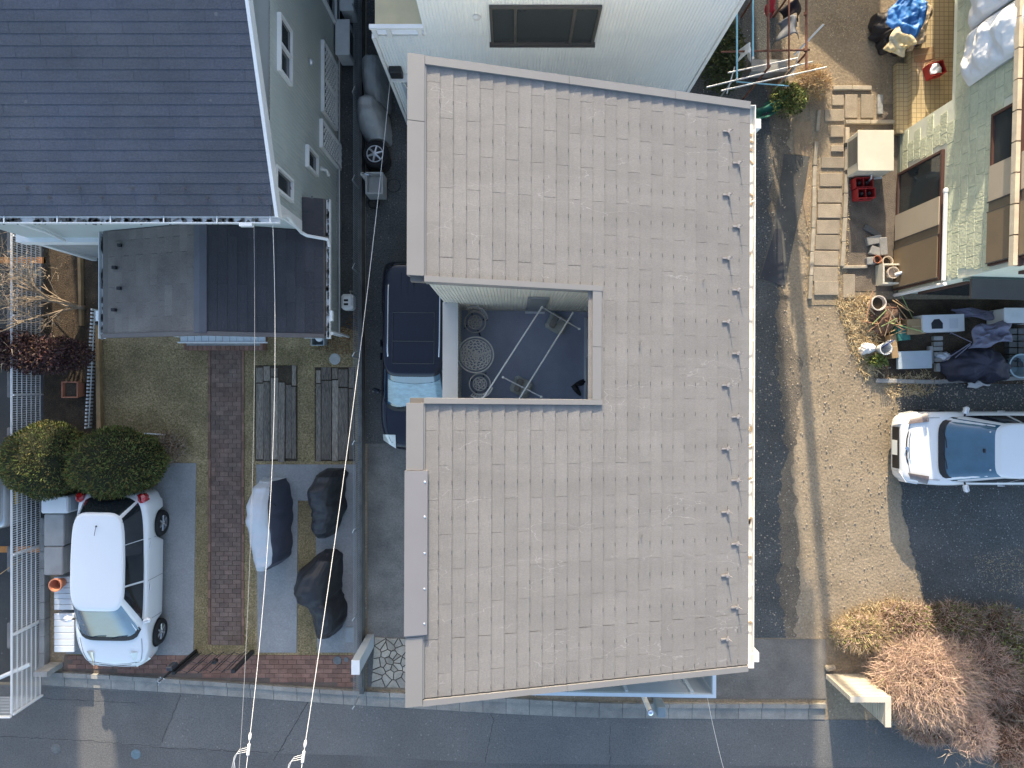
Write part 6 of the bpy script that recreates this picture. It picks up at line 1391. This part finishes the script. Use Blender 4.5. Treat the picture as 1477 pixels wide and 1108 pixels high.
shrub('brown bramble clump under the bare grey-branched tree',1462,1010,(.75,.62,.5),.45,4200,.24,.005,[M_leafb,M_twigg,M_twigr],[.45,.35,.2],43)
shrub('dark brown bramble clump beside the kerb under the bare tree',1440,1058,(.6,.4,.45),.42,3000,.24,.005,[M_leafb,M_twigg],[.6,.4],44)
rng = np.random.default_rng(41); c = W(1406,1018); t = thing('bare_tree','leafless grey-branched tree leaning over the street','tree',c); mb = MB(); tips = []
for d, L in (((.9,.25,.5),1.7),((1,.0,.7),1.9),((.5,-.8,.5),1.7),((.75,-.3,.5),1.8),((.7,-.5,.8),1.6),((.25,-.9,.7),1.5),((.9,-.2,.9),1.6),((.4,-.4,1.0),1.5),((.8,.05,.35),1.4),((.1,-.7,1.0),1.4)): branch(mb, c+Vector((0,0,.5)), d, L, .034, 3, rng, .40, tips, .02)
mb.tube([c,c+Vector((.0,0,.3)),c+Vector((.01,0,.55))],[.09,.075,.055],8); mb.build('trunk', mat('bark_grey',(0.26,0.22,0.165),0.95,0.25,9), t, smooth=True)
mb = MB()
for q in tips[:160]: twig_cloud(mb, tuple(q), (.14,.14,.12), 8, .20, .005, rng, 2, .5, .2, -1, .6)
mb.build('crown', [M_twigg,M_twigr], t)

# slatted gate wall (L-shape) at the lane mouth
gw = thing('gate_wall','L-shaped beige slatted gate wall beside the large dry shrub','wall',W(1216,970)); A = W(1190,971); B = W(1243,969); h = 1.28; Mw = mat('wall_beige',(0.60,0.52,0.40),0.85,0.08,3,0.2,60)
n = 16
for k in range(n):
    z = .04 + k*(h-.06)/n
    MB().box(A.x,B.x,A.y-.11,A.y+.0,z,z+(h-.06)/n-.022).build('slat', Mw, gw)
MB().box(A.x+.006,B.x-.006,A.y-.10,A.y-.012,0,h-.03).build('core', M_blockd, gw)
for k in range(n):
    z = .04 + k*(h-.06)/n
    MB().box(B.x-.11,B.x,A.y-.66,A.y-.115,z,z+(h-.06)/n-.022).build('slat', Mw, gw)
MB().box(B.x-.10,B.x-.012,A.y-.65,A.y-.112,0,h-.03).build('core', M_blockd, gw)
MB().box(A.x-.01,B.x+.01,A.y-.12,A.y+.01,h-.015,h+.02).build('coping', Mw, gw); MB().box(B.x-.12,B.x+.01,A.y-.67,A.y-.1205,h-.015,h+.02).build('coping', Mw, gw)
c = W(1196,962); MB().bbox((c.x,c.y,.06),(.24,.13,.12),.1,.03).build('rock', M_paver, label='pale flat rock at the foot of the slatted gate wall', cat='rock')

# ------------------------------------------------------------ drying frames and poles at the top of the lane
fr = thing('pipe_frame','rusty steel pipe drying frame on the lane beside the white house','frame',W(1120,60)); hz = 1.9
for px in (1108,1138,1163): 
    a = W(px,100,hz); b = W(px,-60,hz); MB().tube([a,b],.027 if px != 1138 else .02,8).build('bar', M_rust, fr)
a = W(1040,75,hz-.06); b = W(1168,72,hz-.06); MB().tube([a,b],.022,8).build('bar', M_rust, fr)
for px, py in ((1110,96),(1162,78),(1162,-40),(1110,-40)): q = W(px,py,hz-.05); MB().tube([(q.x,q.y,0),(q.x,q.y,hz-.03)],.024,8).build('post', M_rust, fr)
for px, py in ((1162,20),(1162,72)): q = W(px,py,hz); MB().lathe([(.045,-.03),(.045,.03)],q,8,axis='Y').build('coupler', M_rust, fr)
for (a, b, lb) in (((1063,6),(1063,113),'long blue drying pole hung nearest the white house'),((1086,-30),(1086,82),'blue drying pole hung next to the rusty frame, with cloth')):
    t = thing('drying_pole', lb, 'pole', W(a[0],60,2.02)); MB().tube([W(*a,2.02),W(*b,2.02)],.02,8).build('pole', M_bluep, t); MB().tube([W(*b,2.02),W(b[0],b[1]+3,2.02)],.025,8).build('end_cap', M_wpl, t)
def rag(px, py, h, sx, sy, m, label, seed, name='hanging_cloth', cat='cloth', drop=.5):
    r = random.Random(seed); c = W(px,py,h); ph = [r.uniform(0,6) for _ in range(5)]
    def f(u, v):
        x = (u-.5)*sx*(1+.25*math.sin(5*v+ph[0])); y = (v-.5)*sy*(1+.2*math.sin(4*u+ph[1])); z = h - drop*((abs(u-.5)*2)**1.4)*.8 + .03*math.sin(9*u+ph[2])*math.cos(7*v+ph[3])
        return (c.x+x, c.y+y, z)
    o = MB().grid(f, 12, 12).build(name, m, label=label, cat=cat, smooth=True); s = o.modifiers.new('solid','SOLIDIFY'); s.thickness = .012; return o
rag(1082,68,2.05,.22,.26,M_white,'small white cloth hanging on the blue pole',3); rag(1146,34,1.5,.42,.36,mat('cloth_grey',(0.20,0.21,0.23),0.9,0.1,4),'grey cloth hanging under the rusty frame',4); rag(1150,8,1.5,.40,.30,mat('cloth_black',(0.02,0.015,0.02),0.9,0.1,4),'black garment hanging at the far bar of the rusty frame',5); rag(1118,2,1.9,.14,.30,mat('cloth_red',(0.45,0.03,0.05),0.8,0.1,4),'thin red cloth strip on the rusty frame',6)
rk = thing('drying_rack','aluminium drying rack of slanted poles behind the gutter corner','drying rack',W(1105,115))
for a, b in (((1019,126),(1172,89)),((1040,131),(1192,97)),((1050,105),(1150,84))):
    MB().tube([W(*a,1.55),W(*b,1.55)],.018,8).build('pole', M_galv, rk)
for px, py in ((1056,117),(1150,93)):
    q = W(px,py,1.5); MB().tube([(q.x,q.y,0),(q.x,q.y,1.53)],.018,8).build('post', M_galv, rk); MB().tube([(q.x-.12,q.y-.28,1.52),(q.x+.05,q.y+.3,1.52)],.014,6).build('arm', M_galv, rk)
MB().tube([W(1145,80,1.2),W(1188,35,1.7)],.022,8).build('pole', M_galv, rk)
MB().tube([W(1062,118,1.0),W(1138,124,1.0)],.014,6).build('pole', M_bluep, rk)
q = W(1102,104); MB().box(q.x-.42,q.x+.42,q.y-.14,q.y+.14,0,.35).build('stone_trough', M_block, label='grey concrete trough under the aluminium drying rack', cat='trough')
rng = random.Random(9)
c0 = W(1105,160); mb = MB(); mb.grid(lambda u,v: (c0.x+(u-.5)*.9+(v-.5)*.2, c0.y+(v-.5)*.5+(u-.5)*.45, .12+.12*math.sin(7*u+3*v)+.09*math.sin(11*v+2*u)+.05), 26, 18); mb.build('net_heap', M_net, label='crumpled green garden net heaped by the house corner', cat='net', smooth=True)

# ------------------------------------------------------------ right side clutter
def place(px, py, h=0): v = W(px,py,h); return v
tr = MB(); a = XY(1289,197); b = XY(1306,95)
t = thing('tiled_terrace','cream tiled terrace step at the green house door','terrace',(9.1,6.9,0))
MB().box(W(1288,0).x, W(1304,0).x, W(0,198).y+.03, W(0,96).y, 0, .16).build('lower_step', M_tile, t); MB().box(W(1304,0).x+.001, 10.74, W(0,198).y+.03, 9.6, 0, .32).build('upper_step', M_tile, t)
aircon(*XY(1262,218,.6), rad(-90), 'beige air conditioner unit beside the cream tiled terrace', M_bgpl, .92, .80, .55)
def crate(px, py, z0, rz, m, label, s=(.34,.30,.28)):
    c = W(px,py,z0+.2); t = thing('bottle_crate', label, 'crate', (c.x,c.y,z0), rz); w,d,h = s; th = .018; f = MB()
    f.box(-w/2,w/2,-d/2,-d/2+th,0,h).box(-w/2,w/2,d/2-th,d/2,0,h).box(-w/2,-w/2+th,-d/2+th,d/2-th,0,h).box(w/2-th,w/2,-d/2+th,d/2-th,0,h).box(-w/2+th,w/2-th,-d/2+th,d/2-th,0,.02).build('shell', m, t, local=True)
    g = MB(); g.box(-.008,.008,-d/2+th,d/2-th,.021,h-.03).build('divider', m, t, local=True)
    for x in (-w*.2,w*.2): MB().box(x-.04,x+.04,-d/2-.004,-d/2-.0005,h*.55,h*.8).build('handle_slot', M_blackpl, t, local=True)
    for x in (-w*.22,w*.22): MB().lathe([(.05,.03),(.05,h-.06),(.03,h-.03)],(x,0,0),10).build('bottle', M_blackpl, t, local=True)
crate(1245,264,0,.05,M_redpl,'red plastic bottle crate closest to the beige air conditioner',(.42,.24,.26)); crate(1247,280,0,.05,M_redpl,'red plastic bottle crate with a grey base beside its twin on the shaded soil',(.42,.24,.30)); crate(1350,100,.32,.3,M_redpl,'red plastic crate with white cloth on the cream terrace')
rag(1353,98,.75,.24,.2,M_cloth,'white cloth lying in the red crate on the terrace',31,'cloth','cloth',.1)
def cbox(px, py, s, rz, m, label, z0=0.0, name='cardboard_box', tape=True):
    c = W(px,py,z0+s[2]); t = thing(name, label, 'box', (c.x,c.y,z0), rz); MB().bbox((0,0,s[2]/2),s,0,.006).build('carton', m, t, local=True)
    if tape: MB().box(-s[0]/2+.01,s[0]/2-.01,-.012,.012,s[2]+.0002,s[2]+.002).build('tape', mat('tape_tan',(0.40,0.30,0.17),0.4,0.05), t, local=True)
    return t
cbox(1333,78,(.50,.30,.34),.15,M_card,'open cardboard carton on the ground behind the terrace'); 
MB().tube([W(1335,92,.34),W(1372,78,.8)],.015,6).build('wooden_stick', M_card, label='thin wooden stick leaning on the red crate at the terrace', cat='stick')
# blue tarp bundle with bags
def heap(px, py, h, rx, ry, hz, m, label, seed, name, cat, amp=.12, freq=5):
    r = random.Random(seed); c = W(px,py,h); ph = [r.uniform(0,6.28) for _ in range(8)]; n = 56; k = 20; P = []
    for i in range(k):
        el = (math.pi/2)*i/(k-1); 
        for j in range(n):
            a = 2*math.pi*j/n; f = 1 + amp*(math.sin(2*a+ph[0])*.7+math.sin(3*a+ph[1])*.5+math.sin(freq*a+ph[2]+4*el)*.35+math.sin(freq*1.7*a+ph[3]-5*el)*.25)
            z = hz*math.sin(el)*(1+amp*.8*math.sin(4*a+ph[4]+3*el)*math.cos(el)); rr = math.cos(el)**.75
            v3 = Vector((rx*rr*f*math.cos(a), ry*rr*f*math.sin(a), z)); cr_ = amp*.55*max(rx,hz)*crumple(v3+Vector((seed,0,0)), 1.6/max(rx,.25), 3); v3 = v3*(1+cr_*.5/max(rx,.2)) + Vector((0,0,cr_*.5*math.sin(el))); P.append((c.x+v3.x, c.y+v3.y, max(v3.z,0.0)))
    F = [(i*n+j, i*n+(j+1)%n, (i+1)*n+(j+1)%n, (i+1)*n+j) for i in range(k-1) for j in range(n)]; F.append(tuple(range(n-1,-1,-1)))
    o = MB().add(P,F).build(name, m, label=label, cat=cat, smooth=True); s = o.modifiers.new('sub','SUBSURF'); s.levels = 1; s.render_levels = 1; return o
heap(1300,42,.45,.55,.42,.55,mat('bag_black',(0.02,0.02,0.024),0.5,0.1,4),'black plastic sheet heap under the blue tarp',50,'plastic_heap','plastic sheet',.26,7)
def drape(px_poly, h0, h1, m, label, seed, name, cat, nu=44, nv=34, amp=.05, thick=.01):
    """crumpled sheet over a quad of four surveyed corners (px,py,height)"""
    r = random.Random(seed); ph = [r.uniform(0,6.28) for _ in range(8)]; Q = [W(*p) for p in px_poly]
    def f(u, v):
        p = (Q[0].lerp(Q[1],u)).lerp(Q[3].lerp(Q[2],u), v); e = min(1, 6*min(u,1-u,v,1-v)+.35)
        d = amp*(math.sin(9*u+ph[0]+5*v)+.7*math.sin(13*v-6*u+ph[1])+.5*math.sin(21*u+8*v+ph[2])+.35*math.sin(27*v+ph[3]+12*u))*.28 + amp*.8*crumple((p.x+seed,p.y,0),3.0,3)
        w = .03*math.sin(8*(u+v)+ph[4]); return (p.x+w*(1-e)*2, p.y+.03*math.sin(9*u-7*v+ph[5]), max(.01, p.z + d*e))
    o = MB().grid(f, nu, nv).build(name, m, label=label, cat=cat, smooth=True); s = o.modifiers.new('solid','SOLIDIFY'); s.thickness = thick; return o
drape([(1274,34,.78),(1320,66,.8),(1340,2,.8),(1298,-12,.85)],0,0,M_tarpb,'crumpled blue tarp draped over the black heap',51,'blue_tarp','tarp',amp=.10)
drape([(1274,72,.7),(1300,82,.72),(1322,60,.85),(1292,38,.88)],0,0,mat('bag_print',(0.62,0.60,0.52),0.6,0.12,3,col2=(0.62,0.42,0.10),c2scale=5),'printed white and yellow feed bag lying on the tarp heap',52,'feed_bag','bag',amp=.05)
drape([(1308,74,.4),(1332,60,.5),(1345,12,.6),(1326,2,.7)],0,0,mat('sack_tan',(0.42,0.33,0.22),0.8,0.3,6),'tan sack lying between the blue tarp and the house wall',53,'tan_sack','sack',amp=.06)
# bedding hung over the upper wall
def futon(y0, y1, ztop, zbot, m, label, seed, thick=.16):
    r = random.Random(seed); ph = [r.uniform(0,6.28) for _ in range(6)]; t = thing('futon', label, 'bedding', (GX-.1,(y0+y1)/2,zbot)); X0 = GX-.035
    def f(u, v):
        y = lerp(y0,y1,u); z = lerp(zbot,ztop,v) + .05*math.sin(5*u+ph[0])*(1-v); b = math.sin(math.pi*min(max(u,0),1))**.5*math.sin(math.pi*min(max(v*.98+.01,0),1))**.35
        q = .55+.45*abs(math.sin(2.6*math.pi*v+ph[1]+1.3*math.sin(3*u))); x = X0 - .03 - thick*b*q - .05*b*max(-.6,crumple((seed,y*1.2,z*2.2),1.7,3)) - .03*math.sin(9*u+ph[2]+4*v); return (x,y,z)
    MB().grid(f, 44, 48).build('quilt', m, t, smooth=True)
    MB().grid(lambda u,v:(X0-.012,lerp(y0,y1,u),lerp(zbot,ztop,v)),2,2).build('backing', m, t); return t
futon(6.02,7.05,4.30,2.62,M_cloth,'puffy white futon hung on the green wall beside the blue-shadowed corner',61,.26); futon(7.1,8.0,4.30,2.75,M_cloth,'puffy white futon hung between its neighbour and the cream blanket',62,.24); futon(8.05,9.1,4.32,2.35,M_cream,'cream blanket hung flat at the end of the bedding row',63,.10)
MB().tube([(GX-.12,5.9,4.36),(GX-.12,9.6,4.36)],.02,8).build('bedding_rail', M_galv, label='metal rail holding the bedding on the green wall', cat='rail')
# black bag on AC, soil scraps, planks
heap(1291,208,.66,.20,.17,.16,mat('bag_black',(0.02,0.02,0.024),0.5,0.1,4),'small black bag stuffed behind the beige air conditioner',54,'black_bag','bag',.2,6).location.z = .0
for k,(px,py,s,rz,lb,m) in enumerate(((1262,346,(.36,.20,.12),.2,'pale concrete slab leaning in the shaded strip by the wall',M_block),(1275,355,(.18,.42,.14),.05,'long grey concrete block by the wall',M_block),(1264,362,(.26,.2,.12),-.3,'broken grey concrete block in the shaded strip',M_block),(1258,333,(.42,.14,.05),-.55,'dark flat plank lying in the shaded soil strip',M_blockd),(1257,376,(.2,.18,.12),.1,'small grey concrete cube near the clay pots',M_block),(1267,255,(.20,.09,.06),.1,'small white plastic piece beside the red crates',M_wpl))):
    c = W(px,py,s[2]); MB().bbox((c.x,c.y,s[2]/2),s,rz,.012).build('concrete_block' if m is not M_wpl else 'plastic_piece', m, label=lb, cat='block' if m is not M_wpl else 'scrap')
def pot(px, py, r, h, m, label, name='flower_pot', cat='flower pot', soil=True):
    c = W(px,py,h); t = thing(name, label, cat, (c.x,c.y,0)); MB().lathe([(r*.7,0),(r*.95,h*.85),(r*1.06,h*.86),(r*1.06,h),(r*.92,h),(r*.86,h*.6),(.001,h*.6)],(0,0,0),18,cap=False).build('pot', m, t, local=True, sharp=35)
    if soil: MB().lathe([(r*.84,h*.62),(.001,h*.63)],(0,0,0),14,cap=False).build('soil', M_soil, t, local=True)
pot(1266,374,.09,.18,M_terra,'small dark clay pot beside the cube block'); pot(1281,377,.12,.24,mat('pot_cream',(0.55,0.46,0.36),0.6,0.1,4),'cream round flower pot next to the small clay pot')
t = thing('square_basin','cream square basin with a round pot standing in it','basin',W(1276,398)); s_ = MB()
for (x0,x1,y0,y1) in ((-.22,-.18,-.24,.24),(.18,.22,-.24,.24),(-.179,.179,-.24,-.20),(-.179,.179,.20,.24)): s_.box(x0,x1,y0,y1,0,.34)
s_.box(-.179,.179,-.199,.199,0,.08).build('basin', M_bgpl, t, local=True); c = W(1277,396,.42); 
pp = thing('round_pot','pale round pot standing in the square basin','flower pot',(*XY(1276,398),.08)); MB().lathe([(.10,0),(.125,.28),(.14,.285),(.14,.32),(.12,.32),(.11,.2),(.001,.2)],(0,0.02,0),18,cap=False).build('pot', mat('pot_cream',(0.55,0.46,0.36),0.6,0.1,4), pp, local=True, sharp=35)
MB().tube([W(1285,397,.3)+Vector((.05,0,.08)),W(1302,393,.4)+Vector((0,0,.05))],.035,8).build('vent_pipe', M_white, label='short white vent pipe sticking out of the wall foot', cat='pipe')
pot(1268,437,.17,.30,mat('pot_white',(0.60,0.52,0.44),0.6,0.1,4),'wide pale pot lying at the top of the junk pile')
# junk pile: sticks, bucket, boxes, bags
rng = random.Random(77)
for k in range(26):
    px, py = rng.uniform(1252,1312), rng.uniform(438,478); L = rng.uniform(.25,.75); a = rng.uniform(-.9,.9) if k % 3 else rng.uniform(1.2,2.2); c = W(px,py,.25); dz = rng.uniform(-.10,.12); z = .16+rng.uniform(0,.28); d = Vector((math.cos(a)*L/2, math.sin(a)*L/2, dz)); A = Vector((c.x,c.y,z))-d; B = Vector((c.x,c.y,z))+d; A.z = max(A.z,.02); B.z = max(B.z,.02)
    col = [M_card, M_rust, mat('stick_brown',(0.30,0.17,0.10),0.9,0.2,6), mat('stick_pale',(0.50,0.36,0.22),0.9,0.2,6), mat('stick_green',(0.30,0.36,0.14),0.8,0.2,6)][k % 5]
    MB().tube([A,B],rng.uniform(.007,.016),6).build('garden_stick', col, label='thin garden stick in the tangled junk pile', cat='stick', group='sticks in the junk pile')
heap(1278,458,.1,.42,.32,.20,mat('rubbish_brown',(0.15,0.09,0.06),0.95,0.5,9,0.9,20),'brown heap of garden waste under the tangled sticks',78,'waste_heap','heap',.2,6)
c = W(1278,503,.32); bk = thing('white_bucket','white plastic bucket filled with bottles beside the junk pile','bucket',(c.x,c.y,0)); MB().lathe([(.10,0),(.135,.30),(.148,.30),(.148,.33),(.128,.33),(.095,.03),(.001,.03)],(0,0,0),20,cap=False).build('bucket', M_wpl, bk, local=True, sharp=35)
for k in range(4): MB().tube([(-.05+.035*k,.02,.05),(-.07+.05*k,.18,.55)],.013,6).build('rod', [M_galv,M_wpl,mat('rod_blue',(0.08,0.12,0.4),0.5,0.1),M_galv][k], bk, local=True)
heap(1252,503,.12,.16,.15,.22,mat('bag_white',(0.68,0.65,0.62),0.5,0.1,6),'small white plastic bag beside the white bucket',79,'white_bag','bag',.2,6)
cr = cbox(1304,480,(.28,.36,.3),.1,mat('crate_teal',(0.03,0.13,0.11),0.6,0.3,6),'teal plastic basket standing between the sticks and the white carton',0,'plastic_basket')
cr = cbox(1290,500,(.16,.55,.22),.12,M_card,'narrow brown carton standing behind the white bucket')
t = cbox(1322,471,(.42,.36,.36),.06,M_card,'brown open end carton beside the white printed carton')
t = cbox(1361,466,(.98,.40,.42),.03,M_paperw,'long white carton with a black appliance picture on its lid',0,'printed_carton',False); 
MB().prism([(-.28,-.13),(-.02,-.13),(-.02,.0),(-.10,.10),(-.22,.09),(-.29,.0)],.4224,.4232).build('print', M_blackpl, t, local=True); MB().box(.13,.34,-.13,.10,.4224,.4230).build('print', mat('print_grey',(0.52,0.52,0.54),0.8,0), t, local=True)
t = cbox(1320,519,(.80,.42,.10),.03,mat('panel_bluegrey',(0.36,0.42,0.46),0.7,0.06,3),'flat pale blue-grey board lying on blocks in the yard',.10,'flat_board',False)
for k,(px,py,sx,sy,rz) in enumerate(((1343,512,.10,.42,.02),(1353,488,.22,.10,0),(1353,496,.22,.10,.02),(1353,503,.22,.10,.01),(1354,511,.22,.10,0),(1354,519,.22,.10,.02),(1353,530,.10,.2,0),(1365,527,.09,.36,0))):
    c = W(px,py,.1); MB().bbox((c.x,c.y,.06),(sx,sy,.12),rz,.01).build('garden_brick', M_block, label='grey garden brick stacked flat in the shaded yard', cat='brick', group='grey bricks in the yard')
c = W(1376,528,.19); hb = thing('hollow_block','hollow concrete block tilted against the dark tarp','block',(c.x,c.y,0),rad(-65)); f = MB(); w,d,h2 = .39,.15,.19
for y in (-d/2,d/2-.03): f.box(-w/2,w/2,y,y+.03,0,h2)
for x in (-w/2,-w/6-.01,w/6-.02,w/2-.03): f.box(x,x+.03,-d/2+.0305,d/2-.0305,0,h2)
f.build('block', M_bgpl, hb, local=True)
heap(1420,527,.45,.66,.48,.55,M_tarpd,'large dark navy tarp heap beside the hollow block',80,'dark_tarp','tarp',.20,9)
drape([(1398,505,.62),(1458,492,.70),(1456,462,.66),(1404,470,.60)],0,0,M_tarpg,'crumpled grey-lilac plastic sheet tied over the dark tarp',81,'plastic_sheet','plastic sheet',amp=.09)
drape([(1378,458,.25),(1450,462,.30),(1446,448,.3),(1372,444,.25)],0,0,M_tarpg,'narrow strip of grey plastic sheet along the house wall',82,'plastic_sheet','plastic sheet',amp=.05)
for (a,b) in (((1400,495),(1362,520)),((1400,497),(1378,516)),((1402,494),(1372,480))): MB().tube([W(*a,.66),W(*b,.35),W(b[0]-2,b[1]+2,.03)],.012,5).build('tie_strap', M_tarpg, label='twisted plastic tie running off the grey sheet', cat='strap', group='ties of the plastic sheet')
heap(1363,515,.1,.19,.13,.16,mat('bag_bluewhite',(0.52,0.56,0.62),0.5,0.1,6),'crumpled blue-white plastic bag beside the flat board',83,'plastic_bag','bag',.2,6)
aircon(*XY(1475,455,.7),0,'white air conditioner unit at the shaded south wall of the green house',M_wpl,.85,.32,.62)
k = 0
for i in range(6):
    for j in range(2):
        c = W(1459+j*13,478+i*9.5,.12); MB().bbox((c.x,c.y,.09),(.19,.13,.18),0,.008).build('garden_brick', M_blockd, label='dark mossy paving brick in the double row by the wall', cat='brick', group='dark paving bricks by the air conditioner')
c = W(1473,528,.4); t = thing('blue_tub','pale blue plastic tub at the yard edge','tub',(c.x,c.y,0)); MB().lathe([(.20,0),(.27,.38),(.29,.38),(.29,.41),(.26,.41),(.19,.03),(.001,.03)],(0,0,0),22,cap=False).build('tub', mat('tub_blue',(0.35,0.45,0.48),0.5,0.1,4), t, local=True, sharp=35)
drape([(1392,553,.10),(1428,548,.12),(1425,556,.03),(1400,560,.03)],0,0,M_paperw,'white torn sheet lying at the kerb below the dark tarp',84,'torn_sheet','sheet',10,8,.03)
rng = np.random.default_rng(90); c = W(1262,520); t = thing('green_weed','small green weed below the white plastic bag','weed',c); mb = MB(); P, D = ell_points(260,(.26,.14,.16),rng,-.1,.5); P += np.array([0,0,.08]); add_leaves(mb, leaf_quads(P,D,.07,rng,.9,.3), rng.choice(2,len(P))); mb.build('leaves', [M_leafg,M_leafl], t, local=True)
